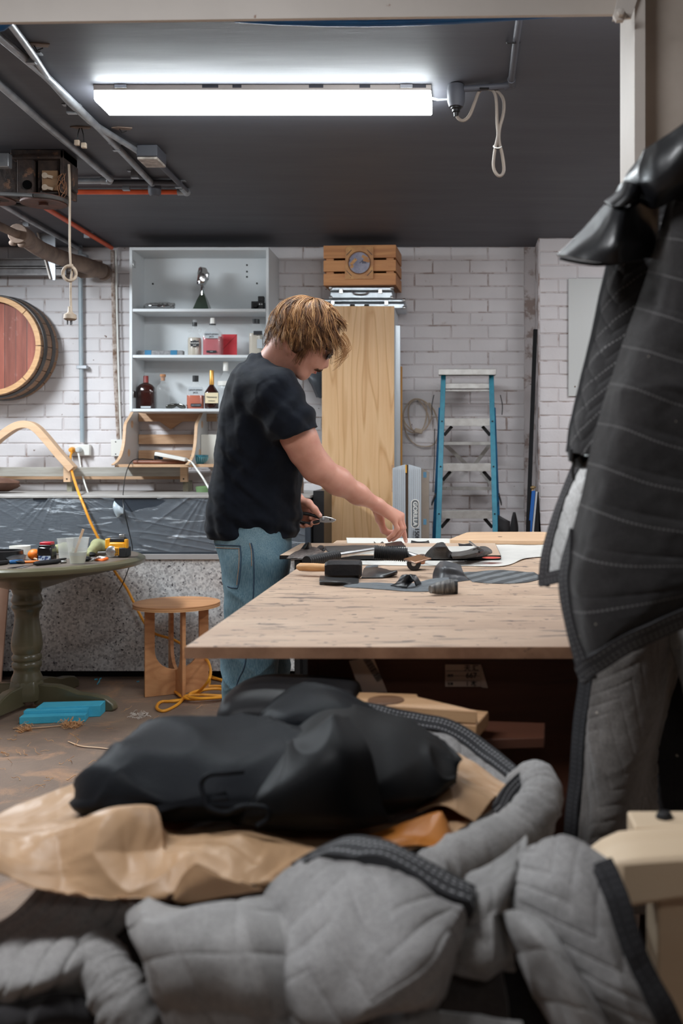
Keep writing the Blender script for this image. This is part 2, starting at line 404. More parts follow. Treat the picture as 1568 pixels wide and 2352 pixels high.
def floor_mat():
    m, nt, b, N, L = nodes('stained_concrete'); v = coords(nt)
    a = ramp(nt, noise(nt, v, 1.3, 7, .6, .4), [(.3, lin((106, 88, 77))), (.55, lin((132, 111, 96))), (.75, lin((162, 138, 118)))])
    s = ramp(nt, noise(nt, v, 4.5, 8, .68, .8), [(.52, (0,0,0,1)), (.66, (1,1,1,1))]); a = mix(nt, mth(nt, 'MULTIPLY', s, .55), a, lin((186, 140, 104)))
    d = ramp(nt, noise(nt, v, 2.7, 6, .6), [(.5, (0,0,0,1)), (.75, (1,1,1,1))]); a = mix(nt, mth(nt, 'MULTIPLY', d, .5), a, lin((82, 66, 58)))
    f = ramp(nt, noise(nt, v, 90, 4, .7), [(.66, (0,0,0,1)), (.70, (1,1,1,1))]); a = mix(nt, mth(nt, 'MULTIPLY', f, .55), a, lin((196, 158, 120)))
    L(a, b.inputs['Base Color']); b.inputs['Roughness'].default_value = .72
    bumpn(nt, b, mth(nt, 'ADD', noise(nt, v, 12, 8, .7), noise(nt, v, 70, 4, .7)), .4, .006); return m
M['floor'] = floor_mat()
M['white_paint'] = mat('white_steel_paint', (222, 214, 206), (208, 200, 192), rough=.6, scale=3, spots=(150, 105, 80), spscale=24, spth=.715, bump=.2, bscale=20)
M['cream_paint'] = mat('stained_column_paint', (216, 204, 192), (186, 174, 162), rough=.6, scale=3, spots=(120, 80, 60), spscale=18, spth=.7, bump=.35, bscale=18)
M['side_wall'] = mat('side_wall_paint', (196, 190, 188), (180, 172, 168), rough=.7)
M['blue_pipe'] = mat('blue_hose_plastic', (16, 92, 148), (10, 80, 134), rough=.35)
M['white_lam'] = mat('white_laminate', (226, 230, 232), (218, 222, 224), rough=.4, scale=2)
M['black_pl'] = mat('black_plastic', (24, 24, 26), rough=.4)
M['dark_metal'] = mat('dark_metal', (44, 42, 42), (30, 29, 30), rough=.5, metal=.6)
M['alu'] = mat('brushed_aluminium', (196, 202, 206), (176, 182, 188), rough=.36, metal=.85, scale=20, stretch=(1, 1, .06), bump=.1, bscale=90)
M['steel'] = mat('bright_steel', (206, 206, 206), rough=.3, metal=1)
M['galv'] = mat('galvanised_conduit', (170, 172, 176), (140, 143, 148), rough=.4, metal=.55, scale=14)
M['orange_pl'] = mat('orange_conduit', (226, 96, 52), (200, 78, 42), rough=.4)
M['dustbrown'] = mat('dusty_brown_steel', (128, 108, 94), (96, 78, 68), rough=.75, scale=10, bump=.4, bscale=50)
M['rust'] = mat('greasy_rusty_iron', (74, 58, 50), (44, 36, 34), rough=.8, scale=22, bump=.8, bscale=70, spots=(116, 84, 64), spscale=16, spth=.6)
M['skincord'] = mat('beige_flex', (196, 178, 158), (170, 150, 132), rough=.6)
M['white_pl'] = mat('white_plastic', (232, 230, 224), rough=.35)
M['yellow_cord'] = mat('yellow_orange_cord', (236, 164, 48), (226, 148, 40), rough=.45)
# ================================================================ structure
def st(name, mb, m, bevel=0, **k): return put(name, mb, m, kind='structure', bevel=bevel, **k)
XL, XR, YF = -4.3, 2.5, -3.2
st('floor', MB().box(XL, XR, YF, 6.6, -.1, 0), M['floor'])
st('ceiling', MB().box(XL, XR, YF, 6.6, CZ, CZ + .1), M['ceiling'])
st('wall_left', MB().box(XL - .1, XL, YF, 6.6, 0, CZ), M['side_wall'])
st('wall_right', MB().box(XR, XR + .1, YF, 6.6, 0, CZ), M['side_wall'])
st('wall_front', MB().box(XL, XR, YF - .1, YF, 0, CZ), M['side_wall'])
wall = st('wall_back', MB().box(XL, XR, WY, WY + .2, 0, CZ), M['mortar'])
PX0, PY0 = .515, 6.16
pillar = st('pillar', MB().box(PX0, 1.9, PY0, WY - .001, 0, CZ), M['mortar'])
# bricks, each its own object; eight rough meshes shared
def brick_mesh(i, w, h, d=.0065):
    r = random.Random(i * 31 + 5); nx, nz = 3, 2; vs = []; fs = []
    j = lambda a: (r.random() - .5) * a
    for row in range(nz + 1):
        for c in range(nx + 1):
            e = (c in (0, nx)) or (row in (0, nz)); ins = .004
            x = -w/2 + w*c/nx + (ins if c == 0 else -ins if c == nx else j(.02)) + j(.004)
            z = -h/2 + h*row/nz + (ins if row == 0 else -ins if row == nz else j(.01)) + j(.003)
            vs.append((x, -d + (.0015 if e else 0) + j(.0014), z))
    b = len(vs); ring = [c for c in range(nx+1)] + [row*(nx+1)+nx for row in range(1, nz+1)] + [nz*(nx+1)+c for c in range(nx-1, -1, -1)] + [row*(nx+1) for row in range(nz-1, 0, -1)]
    for q in ring:
        x, y, z = vs[q]; k = 1.0; vs.append((x + (.005 if x > 0 else -.005) * (abs(x) > w/2*.8), .001, z + (.005 if z > 0 else -.005) * (abs(z) > h/2*.8)))
    for row in range(nz):
        for c in range(nx): a = row*(nx+1)+c; fs.append((a, a+1, a+nx+2, a+nx+1))
    n = len(ring)
    for q in range(n): fs.append((ring[q], b+q, b+(q+1) % n, ring[(q+1) % n]))
    me = bpy.data.meshes.new('brick'); me.from_pydata(vs, [], fs); me.materials.append(M['brick'])
    for p in me.polygons: p.use_smooth = True
    me.set_sharp_from_angle(angle=math.radians(28)); return me
BW, BH = .238, .0845
variants = [brick_mesh(i, BW - .006, BH - .006) for i in range(8)]; halfv = [brick_mesh(20 + i, BW/2 - .006, BH - .006) for i in range(3)]
hidden = [(300, 612, 575, 935), (745, 900, 705, 1300), (-400, 730, 1142, 1700), (750, 925, 600, 714)]
def lay(parent, x0, x1, z0, z1, yf, limit):
    cand = []; row = 0; z = CZ - BH/2
    while z > z0:
        x = x0 + (BW/2 if row % 2 == 0 else BW/4 if False else 0); cx = x0 + (BW/2 if row % 2 else 0)
        while cx < x1 - .05:
            ww = BW if cx + BW <= x1 + .01 else None
            if row % 2 and cx == x0 + BW/2: cand.append((x0 + BW/4, z, 1))
            if ww: cand.append((cx + BW/2, z, 0))
            elif x1 - cx > BW/2 - .02: cand.append((cx + BW/4, z, 1))
            cx += BW
        z -= BH; row += 1
    vis, rest = [], []
    for (x, z, hf) in cand:
        px = CX + x * F / yf; py = CY - (z - ZC) * F / yf
        ok = -50 < px < 1620 and 540 < py < 1300 and not any(a < px - 36 and px + 36 < b and c < py - 12 and py + 12 < d for a, b, c, d in hidden)
        (vis if ok else rest).append((x, z, hf))
    vis.sort(key=lambda q: abs(q[0] + .7)); rest += vis[limit:]; vis = vis[:limit]
    r = random.Random(3)
    for x, z, hf in vis:
        o = bpy.data.objects.new('brick', r.choice(halfv if hf else variants)); o.parent = parent; C.objects.link(o)
        o.location = (x + (r.random()-.5)*.003, yf + (r.random()-.5)*.003, z); o.rotation_euler = ((r.random()-.5)*.008, 0 if r.random() < .5 else math.pi if False else 0, (r.random()-.5)*.006)
    mb = MB()
    for x, z, hf in rest:
        w2 = (BW/2 if hf else BW) / 2 - .0045; mb.box(x - w2, x + w2, yf - .0055, yf + .001, z - BH/2 + .0045, z + BH/2 - .0045)
    if rest: put('brickwork', mb, M['brick'], parent, kind='stuff')
lay(wall, -3.12 - 4*BW, PX0, .55, CZ, WY, 300)
# pier bricks
def pier_bricks():
    z = CZ - BH/2; row = 0; r = random.Random(9)
    while z > .6:
        cx = PX0 + .004 if row % 2 else PX0 + .004
        first = BW/2 if row % 2 else BW; x = cx
        for n in range(6):
            w = first if n == 0 else BW
            o = bpy.data.objects.new('brick', r.choice(halfv if w < .2 else variants)); o.parent = pillar; C.objects.link(o)
            o.location = (x + w/2, PY0, z); o.rotation_euler = (0, (r.random()-.5)*.01, 0); x += w
        z -= BH; row += 1
pier_bricks()
# steel frame that carries the front bay: beam, column, bolt cleat, blue hose
bY = 2.2; zb = ZC + (CY - 44) * bY / F
zl_ = ZC + (CY - 51) * bY / F; zr_ = ZC + (CY - 32) * bY / F; sl_ = (zr_ - zl_) / ((1440) * bY / F); xl_ = -3.9; z0_ = zl_ + sl_ * (xl_ - (0 - CX) * bY / F)
st('beam', MB().prism([(xl_, z0_), (.37, zr_), (.37, CZ - .001), (xl_, CZ - .001)], bY, bY + .012), M['white_paint'])
cxl = (1449 - CX) * 2.1 / F
st('column', MB().box(cxl, cxl + .022, 2.06, 2.24, 0, CZ - .001).box(cxl + .022, cxl + .36, 2.13, 2.15, 0, CZ - .001).box(cxl + .36, cxl + .38, 2.06, 2.24, 0, CZ - .001), [M['white_paint']])
st('trim_1', MB().box(cxl + .023, cxl + .358, 2.10, 2.129, 0, CZ - .001), M['cream_paint'])
t = empty('bolted_cleat', 'white painted steel cleat with a hexagonal bolt where beam meets column', 'bracket', P(1425, 20, 2.05))
put('cleat_plate', MB().prism([((1405-CX)*2.06/F, ZC+(CY-50)*2.06/F), ((1425-CX)*2.06/F, ZC+(CY+40)*2.06/F), ((1475-CX)*2.06/F, ZC+(CY+40)*2.06/F), ((1448-CX)*2.06/F, ZC+(CY-44)*2.06/F)], 2.052, 2.06), M['white_paint'], t)
c_ = P(1421, 40, 2.05); mb = MB()
mb.lathe([(.0, 0), (.014, 0), (.014, .014), (.008, .016), (.008, .028), (0, .03)], c_, 6, 'y'); put('hexagonal_bolt', mb, M['white_paint'], t, bevel=.001)
hp = [P(x, y, 2.42) for x, y in ((540, 44), (640, 50), (740, 53), (840, 54), (940, 52), (1040, 48), (1140, 42), (1260, 34), (1330, 28))]
t = empty('blue_hose', 'long blue plastic hose lying behind the white steel beam', 'hose', hp[0]); put('hose_tube', MB().tube(hp, .008, 12), M['blue_pipe'], t)
for k in (0, 8): put('hanger_wire', MB().tube([hp[k], Vector((hp[k].x, hp[k].y, CZ - .001))], .002, 6), M['galv'], t)
hp = [P(x, y, 2.3) for x, y in ((-80, 75), (-30, 70), (4, 62), (22, 48), (40, 30))]
t = empty('blue_hose', 'short blue hose end poking below the beam at the far left corner', 'hose', hp[0]); put('hose_tube', MB().tube(hp, .009, 12), M['blue_pipe'], t)
put('hanger_wire', MB().tube([hp[4], Vector((hp[4].x, hp[4].y, CZ - .001))], .002, 6), M['galv'], t)
# ================================================================ ceiling light
def emis(name, col, s):
    m, nt, b, N, L = nodes(name); b.inputs['Base Color'].default_value = (.9, .9, .9, 1); b.inputs['Emission Color'].default_value = col; b.inputs['Emission Strength'].default_value = s; b.inputs['Roughness'].default_value = .3; return m
M['diffuser'] = emis('glowing_diffuser', (.9, .97, 1, 1), 30.0)
lx0, lx1 = (214 - CX) / 632, (990 - CX) / 632; ly0, ly1 = 3.62, 3.79
t = empty('fluorescent_light', 'long white fluorescent batten light with glowing diffuser under the dark ceiling', 'ceiling light', ((lx0+lx1)/2, (ly0+ly1)/2, CZ))
put('base_tray', MB().box(lx0, lx1, ly0, ly1, CZ - .021, CZ), M['white_paint'], t, bevel=.002)
mb = MB(); rr = []
for x in (lx0 + .0, lx0 + .004, lx1 - .004, lx1):
    e = .004 if x in (lx0, lx1) else 0
    rr.append([Vector((x, y, z)) for y, z in ((ly0 + .003 + e, CZ - .022), (ly0 + .003 + e, CZ - .05), (ly0 + .012 + e, CZ - .058 + e), (ly1 - .012 - e, CZ - .058 + e), (ly1 - .003 - e, CZ - .05), (ly1 - .003 - e, CZ - .022))])
mb.ring_loft(rr); put('diffuser', mb, M['diffuser'], t, label='glowing white prismatic diffuser')
for x in (lx0 + .1, lx1 - .09): put('fixing_clip', MB().box(x - .022, x + .022, ly0 - .006, ly0 + .004, CZ - .014, CZ - .001), M['steel'], t)
mb = MB(); rl = random.Random(2)
for k in range(5):
    x = lx0 + .3 + k * .2 + rl.random() * .1; mb.box(x, x + .03 + rl.random() * .03, ly0 - .0012, ly0 + .001, CZ - .012, CZ - .001)
put('paint_smudge', mb, M['ceiling'], t, kind='stuff')
# cable, junction box, looped cord, conduit to the right
def q(px, py, dz=.012): return PZ(px, py, CZ - dz)
put('supply_cable', MB().tube([P(985, 224, 3.68), P(1005, 229, 3.68), P(1030, 228, 3.66)], .005, 8), M['galv'], label='short grey cable between the light and the black junction box', cat='cable')
t = empty('junction_box', 'black bell-shaped junction box with gland beside the ceiling light', 'junction box', P(1047, 190, 3.6))
Yj = 3.62; cj = P(1047, 190, Yj); s_ = Yj / F
put('box_body', MB().lathe([(0, -2*s_), (19*s_, -2*s_), (21*s_, -14*s_), (20*s_, -40*s_), (16*s_, -52*s_), (0, -52*s_)], (cj.x, cj.y, CZ), 20), M['ceiling'], t)
put('cable_gland', MB().lathe([(0, -50*s_), (12*s_, -51*s_), (12*s_, -56*s_), (9*s_, -58*s_), (9*s_, -63*s_), (6*s_, -65*s_), (5*s_, -74*s_), (0, -74*s_)], (cj.x, cj.y, CZ), 14), M['dark_metal'], t)
M['grey_flex'] = mat('grey_flex', (150, 136, 122), (116, 106, 98), rough=.55)
def spline(pts, n): return [Vector(v) for v in catmull(np.array([tuple(p) for p in pts]), n, 0)]
hc = [(1045,258,3.62),(1052,272,3.62),(1064,277,3.62),(1078,265,3.62),(1090,235,3.61),(1100,210,3.61),(1112,203,3.6),(1125,203,3.6),(1136,214,3.6),(1140,240,3.6),(1141,280,3.6),(1143,310,3.6),(1138,335,3.6),(1134,360,3.6),(1133,385,3.6),(1142,402,3.6),(1152,402,3.6),(1157,388,3.6),(1153,355,3.6),(1146,325,3.6),(1147,295,3.6),(1156,260,3.6),(1156,230,3.6),(1144,212,3.6),(1128,206,3.61),(1118,204,3.62)]
put('looped_cord', MB().tube(spline([P(*a) for a in hc], 90), .0062, 8), M['grey_flex'], label='grey cord tied in a hanging loop below the junction box', cat='cord')
put('cable_tie', MB().tube([P(1142 + 9*math.cos(a), 336 + 4*math.sin(a), 3.6 - .012*math.sin(a)) for a in np.linspace(0, 6.3, 14)], .0025, 6), M['white_pl'], label='pale tie pinching the hanging grey cord loop', cat='cable tie')
t = empty('ceiling_conduit', 'dark painted conduit running from the beam to the black junction box', 'conduit', q(1172, 190))
put('pipe', MB().tube([q(1194, 30, .02), q(1183, 108, .02), q(1174, 186, .02)], .0115, 12), M['ceiling'], t)
put('pipe', MB().tube([q(1066, 204, .02), q(1110, 201, .02), q(1176, 196, .02)], .0115, 12), M['ceiling'], t)
put('elbow', MB().tube([q(1160, 198, .02), q(1176, 195, .02), q(1174, 182, .02)], .015, 12), M['ceiling'], t)
for a, b in ((1178, 98), (1115, 203)): put('saddle_clip', MB().tube([q(a - 14, b, .004), q(a - 12, b, .03), q(a + 4, b, .034), q(a + 14, b, .004)], .004, 6), M['dark_metal'], t)
# conduits at upper left
def conduit(lab, pts, r=.0125, m='galv', clips=(), n=10):
    t = empty('ceiling_conduit', lab, 'conduit', PZ(pts[0][0], pts[0][1], CZ - .02))
    put('pipe', MB().tube([PZ(a, b, CZ - .02) for a, b in pts], r, 12), M[m], t)
    for a, b in clips:
        p = PZ(a, b, CZ); put('saddle_clip', MB().box(p.x - .035, p.x + .035, p.y - .012, p.y + .012, CZ - .004, CZ).box(p.x - r - .003, p.x + r + .003, p.y - .01, p.y + .01, CZ - .036, CZ), M['galv'], t)
    return t
conduit('leftmost grey conduit running straight back across the ceiling', [(-60, 143), (100, 283), (255, 412)], .0145)
conduit('long grey conduit ending at the round black ceiling box', [(-80, 18), (100, 170), (230, 297), (350, 422)], .0145, clips=((165, 240), (310, 392)))
conduit('grey flexible conduit curving down to the white switch box', [(20, 50), (50, 90), (75, 125), (110, 180), (160, 237), (205, 278), (250, 306), (300, 337), (332, 358)], .012, clips=((72, 122), (268, 328)))
conduit('low grey conduit running back to the brick wall top', [(-60, 431), (60, 503), (184, 572)], .0135, clips=((60, 506),))
conduit('orange conduit sloping back to the wall behind the motor', [(100, 474), (180, 523), (256, 569)], .0135, 'orange_pl', clips=((200, 533),))
conduit('orange conduit crossing the ceiling behind the motor', [(120, 441), (260, 441), (415, 441)], .013, 'orange_pl')
conduit('pale grey conduit crossing the ceiling above the orange one', [(120, 416), (200, 416), (252, 415)], .014)
conduit('black painted conduit joining the two junction fittings', [(258, 419), (340, 419), (415, 420)], .014, 'ceiling', clips=((290, 421),))
conduit('short black conduit between the white switch box and the elbow', [(368, 378), (400, 410), (428, 438)], .0125, 'ceiling', clips=((410, 415),))
mb = MB(); p = PZ(428, 441, CZ - .02); mb.sphere(p, .021, 12, 8).cyl(PZ(408, 441, CZ - .02), p, .017).cyl(PZ(415, 428, CZ - .02), p, .017)
put('pipe_elbow', mb, M['galv'], label='pale grey elbow at the right end of the orange conduit', cat='pipe fitting')
p = PZ(250, 415, CZ - .02); put('pipe_elbow', MB().sphere(p, .019, 12, 8).cyl(PZ(232, 415, CZ - .02), p, .017), M['galv'], label='grey elbow where the leftmost conduit turns sideways', cat='pipe fitting')
p = PZ(355, 420, CZ); put('round_ceiling_box', MB().lathe([(0, 0), (.03, 0), (.032, -.03), (.03, -.055), (.02, -.066), (0, -.066)], p, 18), M['ceiling'], label='round black conduit box at the end of the long grey conduit', cat='junction box')
t = empty('switch_box', 'small paint-splashed white and black box the flexible conduit enters', 'junction box', PZ(348, 345, CZ))
p = PZ(345, 340, CZ); put('box_body', MB().box(p.x - .045, p.x + .045, p.y - .05, p.y + .09, CZ - .05, CZ), M['ceiling'], t, bevel=.004)
put('cover_plate', MB().box(p.x - .044, p.x + .044, p.y - .045, p.y + .085, CZ - .062, CZ - .051), mat('splashed_cover', (206, 198, 190), (150, 140, 132), scale=30), t, bevel=.003)
for a, b, l in ((185, 292, 'two stripped terminal connectors dangling from the ceiling beside the conduits'), (282, 416, 'single small connector fixed near the elbow of the leftmost conduit'), (85, 102, 'torn paint flake and clip hanging near the beam at upper left'), (280, 294, 'torn pale patch with a bent nail beside the curving conduit')):
    p = PZ(a, b, CZ); t = empty('ceiling_connector', l, 'connector', p)
    put('mounting_flake', MB().prism([(p.x-.04, p.y-.01), (p.x-.01, p.y-.02), (p.x+.045, p.y-.008), (p.x+.03, p.y+.015), (p.x-.02, p.y+.01)], CZ - .004, CZ, 'z'), M['dustbrown'], t)
    if b == 292:
        for dx in (-.014, .014):
            put('connector_block', MB().obox((p.x + dx, p.y, CZ - .07 - dx*.4), (.02, .018, .022)), M['skincord'], t, bevel=.003)
            put('wire', MB().tube([(p.x + dx*.3, p.y, CZ - .003), (p.x + dx*.8, p.y, CZ - .03), (p.x + dx, p.y, CZ - .06)], .002, 6), M['dark_metal'], t)
    else: put('wire', MB().tube([(p.x - .01, p.y, CZ - .003), (p.x, p.y, CZ - .02), (p.x + .02, p.y, CZ - .012)], .002, 6), M['dark_metal'], t)
# motor with pulleys
t = empty('hoist_motor', 'greasy brown motor unit with belt pulleys bolted under the ceiling at left', 'motor', (-1.9, 4.55, CZ))
def W(px, py, Y): p = P(px, py, Y); return p
a = W(-60, 366, 4.4); b = W(165, 366, 4.4); z1 = CZ - .001; zb_ = ZC + (CY - 446) * 4.4 / F
put('housing', MB().box(a.x, W(30, 0, 4.4).x, 4.44, 4.54, zb_, z1).box(W(38, 0, 4.4).x, W(76, 0, 4.4).x, 4.40, 4.53, zb_ + .002, z1).box(W(84, 0, 4.4).x, W(140, 0, 4.4).x, 4.41, 4.53, zb_ + .004, z1 - .002).box(W(28, 0, 4.4).x, W(150, 0, 4.4).x, 4.38, 4.54, z1 - .04, z1), M['rust'], t, bevel=.004)
put('end_frame', MB().box(W(142, 0, 4.4).x, W(150, 0, 4.4).x, 4.38, 4.54, zb_, z1).box(W(150, 0, 4.4).x, W(160, 0, 4.4).x, 4.44, 4.5, zb_ + .03, z1 - .05), M['rust'], t, bevel=.003)
c = W(62, 424, 4.39); put('sight_port', MB().lathe([(0, .004), (.019, .003), (.021, -.002), (.018, -.012), (0, -.012)], c, 20, 'y'), mat('oily_black', (8, 8, 9), rough=.1), t)
put('terminal_board', MB().box(W(95, 0, 4.39).x, W(131, 0, 4.39).x, 4.395, 4.412, ZC + (CY-438)*4.4/F, ZC + (CY-392)*4.4/F), mat('tan_board', (150, 116, 84), (120, 92, 68)), t, bevel=.002)
for yy in (403, 430):
    c = W(103, yy, 4.385); put('cable_lug', MB().lathe([(.005, .002), (.013, .003), (.013, -.003), (.005, -.003)], c, 16, 'y').bar(c + Vector((.009, 0, -.002)), c + Vector((.034, 0, -.008)), .007, .012), M['skincord'], t)
def pulley(px, py, Y, r, nm):
    c = P(px, py, Y); mb = MB(); mb.lathe([(r*.62, -.006), (r, -.012), (r, -.004), (r*.93, .002), (r, .008), (r, .014), (r*.62, .008)], c, 40)
    for k in range(4):
        a = k * math.pi/2 + .5; mb.bar(c, c + Vector((math.cos(a)*r*.66, math.sin(a)*r*.66, 0)), .02, .01)
    mb.lathe([(0, -.02), (.02, -.02), (.02, .02), (0, .02)], c, 14); return put(nm, mb, mat('rusty_red_iron', (112, 74, 62), (80, 58, 54), rough=.7, scale=14, bump=.4), t)
p1 = pulley(100, 463, 4.42, .097, 'pulley_wheel'); p2 = pulley(-10, 456, 4.50, .085, 'pulley_wheel')
c1, c2 = P(100, 463, 4.42), P(-10, 456, 4.50); bp = []
for k in range(20): a_ = -math.pi/2 + math.pi*k/19; bp.append((c1.x + math.cos(a_)*.104, c1.y + math.sin(a_)*.104, c1.z))
for k in range(20): a_ = math.pi/2 + math.pi*k/19; bp.append((c2.x + math.cos(a_)*.09, c2.y + math.sin(a_)*.09, c2.z))
bp.append(bp[0]); put('drive_belt', MB().tube(bp, .009, 8, cap=False), mat('worn_grey_belt', (92, 88, 86), (60, 58, 58), rough=.6), t)
put('spindle', MB().cyl((c1.x, c1.y, zb_ + .02), c1, .015).cyl((c2.x, c2.y, zb_ + .02), c2, .015), M['rust'], t)
put('fan_bracket', MB().box(W(-30, 0, 4.3).x, W(12, 0, 4.3).x, 4.33, 4.37, ZC+(CY-386)*4.35/F, CZ - .03), M['galv'], t, bevel=.004)
rw = random.Random(4); mb = MB()
for k in range(9):
    p0 = W(140 + rw.random()*12, 395 + rw.random()*40, 4.375); mb.tube(spline([p0, p0 + Vector((rw.random()*.03-.02, -.01, -.02)), p0 + Vector((rw.random()*.04-.03, 0, -.05)), p0 + Vector((rw.random()*.05-.04, .01, -.06-.02*rw.random()))], 8), .0014, 5)
put('frayed_winding', mb, mat('copper_fray', (140, 96, 66)), t, kind='stuff')
# hanging cord with plug
pts = [P(158, 378, 4.37), P(160, 420, 4.36), P(160, 500, 4.36), P(160, 560, 4.36), P(162, 605, 4.36)]
kn = [P(160 + (13 + k*.12)*math.cos(a), 628 + (15 + k*.1)*math.sin(a), 4.36 + .006*math.sin(a*2.3)) for k, a in enumerate(np.linspace(-1.4, 4*math.pi - 1.2, 36))]
pts2 = kn + [P(163, 640, 4.36), P(162, 670, 4.36), P(163, 705, 4.36)]
t = empty('hanging_plug', 'beige cord knotted in a ring with a three-pin plug hanging before the barrel', 'power cord', pts[0])
put('cord', MB().tube(spline(pts + pts2, 150), .0052, 8), M['skincord'], t)
c = P(161, 722, 4.36); put('plug_body', MB().lathe([(0, .035), (.009, .034), (.010, .012), (.014, .006), (.026, -.002), (.028, -.02), (.02, -.026), (0, -.026)], c, 18), M['skincord'], t)
for dx, dy in ((-.009, -.006), (.009, -.006), (0, .008)): put('pin', MB().obox((c.x + dx, c.y + dy, c.z - .036), (.006, .0025, .02)), M['galv'], t)
# brown strut with rod
t = empty('strut_arm', 'dusty brown tubular strut with thin rod and end plate before the rails', 'strut', P(60, 545, 5.2))
put('rod', MB().tube([P(-60, 492, 4.6), P(0, 520, 4.85), P(50, 543, 5.12)], .021, 14), M['dustbrown'], t)
put('collar', MB().cyl(P(40, 536, 5.05), P(62, 548, 5.2), .05, .047, 18), M['dustbrown'], t, bevel=.004)
put('tube', MB().tube(spline([P(58, 548, 5.17), P(95, 573, 5.5), P(140, 592, 5.85), P(185, 606, 6.1), P(232, 622, 6.3)], 20), [.044]*6+[.046]*8+[.05]*6, 18), M['dustbrown'], t)
for x, y in ((30, 558), (50, 562)): put('clamp_lug', MB().sphere(P(x, y, 5.08), (.022, .018, .016), 10, 6), M['dustbrown'], t)
c = P(232, 622, 6.3); put('end_plate', MB().prism([(c.x-.16, c.z-.03), (c.x-.1, c.z+.07), (c.x+.015, c.z+.06), (c.x+.02, c.z+.02), (c.x-.02, c.z-.045), (c.x-.12, c.z-.05)], 6.27, 6.285), M['dustbrown'], t, bevel=.003)
put('end_wheel', MB().lathe([(0, .025), (.05, .025), (.052, .0), (.046, -.02), (0, -.02)], c + Vector((.0, .05, 0)), 24, 'y'), M['dustbrown'], t)
# rails and hanger
t = empty('track_rail', 'grey steel double track rail fixed along the brick wall above the barrel', 'rail', P(60, 617, 6.35))
x0 = -3.4; x1 = P(152, 600, 6.34).x
for k, (a, b) in enumerate(((596, 613), (616, 634))):
    za = ZC+(CY-a)*6.34/F; zc = ZC+(CY-b)*6.34/F
    put('channel', MB().box(x0, x1, 6.335, 6.345, zc, za).box(x0, x1, 6.30, 6.335, za-.006, za).box(x0, x1, 6.30, 6.335, zc, zc+.006), mat('grey_channel%d' % k, (160, 156, 156), (120, 116, 116), rough=.45, metal=.4, scale=12), t)
for x in (-2.95, x1 - .05): put('wall_bracket', MB().box(x-.02, x+.02, 6.345, WY-.004, ZC+(CY-634)*6.34/F, ZC+(CY-596)*6.34/F), M['dark_metal'], t)
t = empty('angle_hanger', 'white and grey angle bracket dropping from the ceiling across the rail', 'bracket', P(100, 532, 6.0))
put('web', MB().prism([(P(86, 0, 6.0).x, CZ), (P(122, 0, 6.0).x, CZ), (P(122, 0, 6.0).x, P(0, 641, 6.0).z), (P(113, 0, 6.0).x, P(0, 641, 6.0).z)], 6.03, 6.04), M['galv'], t)
put('flange', MB().bar(P(86, 532, 6.02), P(116, 641, 6.02), .018, .008), M['white_paint'], t)
put('flange', MB().bar(P(124, 560, 6.04), P(125, 641, 6.04), .012, .012), M['dustbrown'], t)
# ================================================================ barrel on the wall
t = empty('wine_barrel', 'half wine barrel with red-brown planked head mounted on the brick wall', 'barrel', P(-22, 794, 6.05))
bc = P(-20, 794, 6.17); R0 = .308; n = 26
M['stave'] = wood('oak_stave', (150, 112, 80), (118, 86, 62), axis='y', scale=2)
M['rimwood'] = wood('cut_oak_rim', (214, 170, 122), (190, 144, 98), axis='x', scale=3, wave=False)
def headmat(i):
    m, nt, b, N, L = nodes('barrel_head_stain%d' % i); v = coords(nt, (9, 9, 1))
    k = (.0, .12, -.08)[i]; c = lambda q: lin([max(0, min(255, z * (1 + k))) for z in q])
    a = ramp(nt, noise(nt, v, 2, 7, .62), [(.3, c((112, 58, 46))), (.55, c((142, 78, 62))), (.75, c((156, 100, 88)))])
    s = ramp(nt, noise(nt, coords(nt), 9, 8, .75), [(.6, (0,0,0,1)), (.72, (1,1,1,1))]); L(mix(nt, mth(nt, 'MULTIPLY', s, .5), a, lin((196, 156, 148))), b.inputs['Base Color']); b.inputs['Roughness'].default_value = .6
    bumpn(nt, b, noise(nt, v, 5, 5), .3, .003); return m
hm = [headmat(i) for i in range(3)]
for k in range(n):
    a0 = 2*math.pi*k/n + .006; a1 = 2*math.pi*(k+1)/n - .006; rings = []
    for yy, rr_ in ((0, 0), (.02, .003), (.08, .012), (.15, .018), (.22, .02)):
        ring = []
        for (a, dr) in ((a0, 0), ((a0+a1)/2, .0008), (a1, 0), (a1, -.026), (a0, -.026)):
            r_ = R0 + rr_ + dr; ring.append(Vector((bc.x + r_*math.cos(a), bc.y + yy, bc.z + r_*math.sin(a))))
        rings.append(ring)
    put('stave', MB().ring_loft(rings), [M['rimwood'] if False else M['stave']], t, smooth=30)
def arc_seg(mb, r0, r1, y0, y1, n=64):
    mb.lathe([(r0, -y0), (r1, -y0), (r1, -y1), (r0, -y1), (r0, -y0)], bc, n, 'y')
for k in range(8):
    a0 = 2*math.pi*k/8+.01; a1 = 2*math.pi*(k+1)/8-.01; rings = []
    for j in range(9):
        a = a0 + (a1-a0)*j/8; rings.append([Vector((bc.x + r_*math.cos(a), bc.y + yy, bc.z + r_*math.sin(a))) for r_, yy in ((R0-.031, -.006), (R0+.0, -.006), (R0+.001, .004), (R0-.03, .012))])
    put('rim_segment', MB().ring_loft(rings), M['rimwood'], t)
for y0, y1, dr in ((.03, .06, .011), (.13, .165, .0195)):
    mb = MB(); mb.lathe([(R0 + dr - .004, -y0), (R0 + dr - .001, -y0), (R0 + dr + .006, -y1), (R0 + dr + .003, -y1)], bc, 56, 'y'); put('hoop', mb, mat('dull_hoop_steel', (88, 84, 82), (66, 62, 60), rough=.5, metal=.6), t)
rp = R0 - .03; xs = np.linspace(-rp, rp, 9)
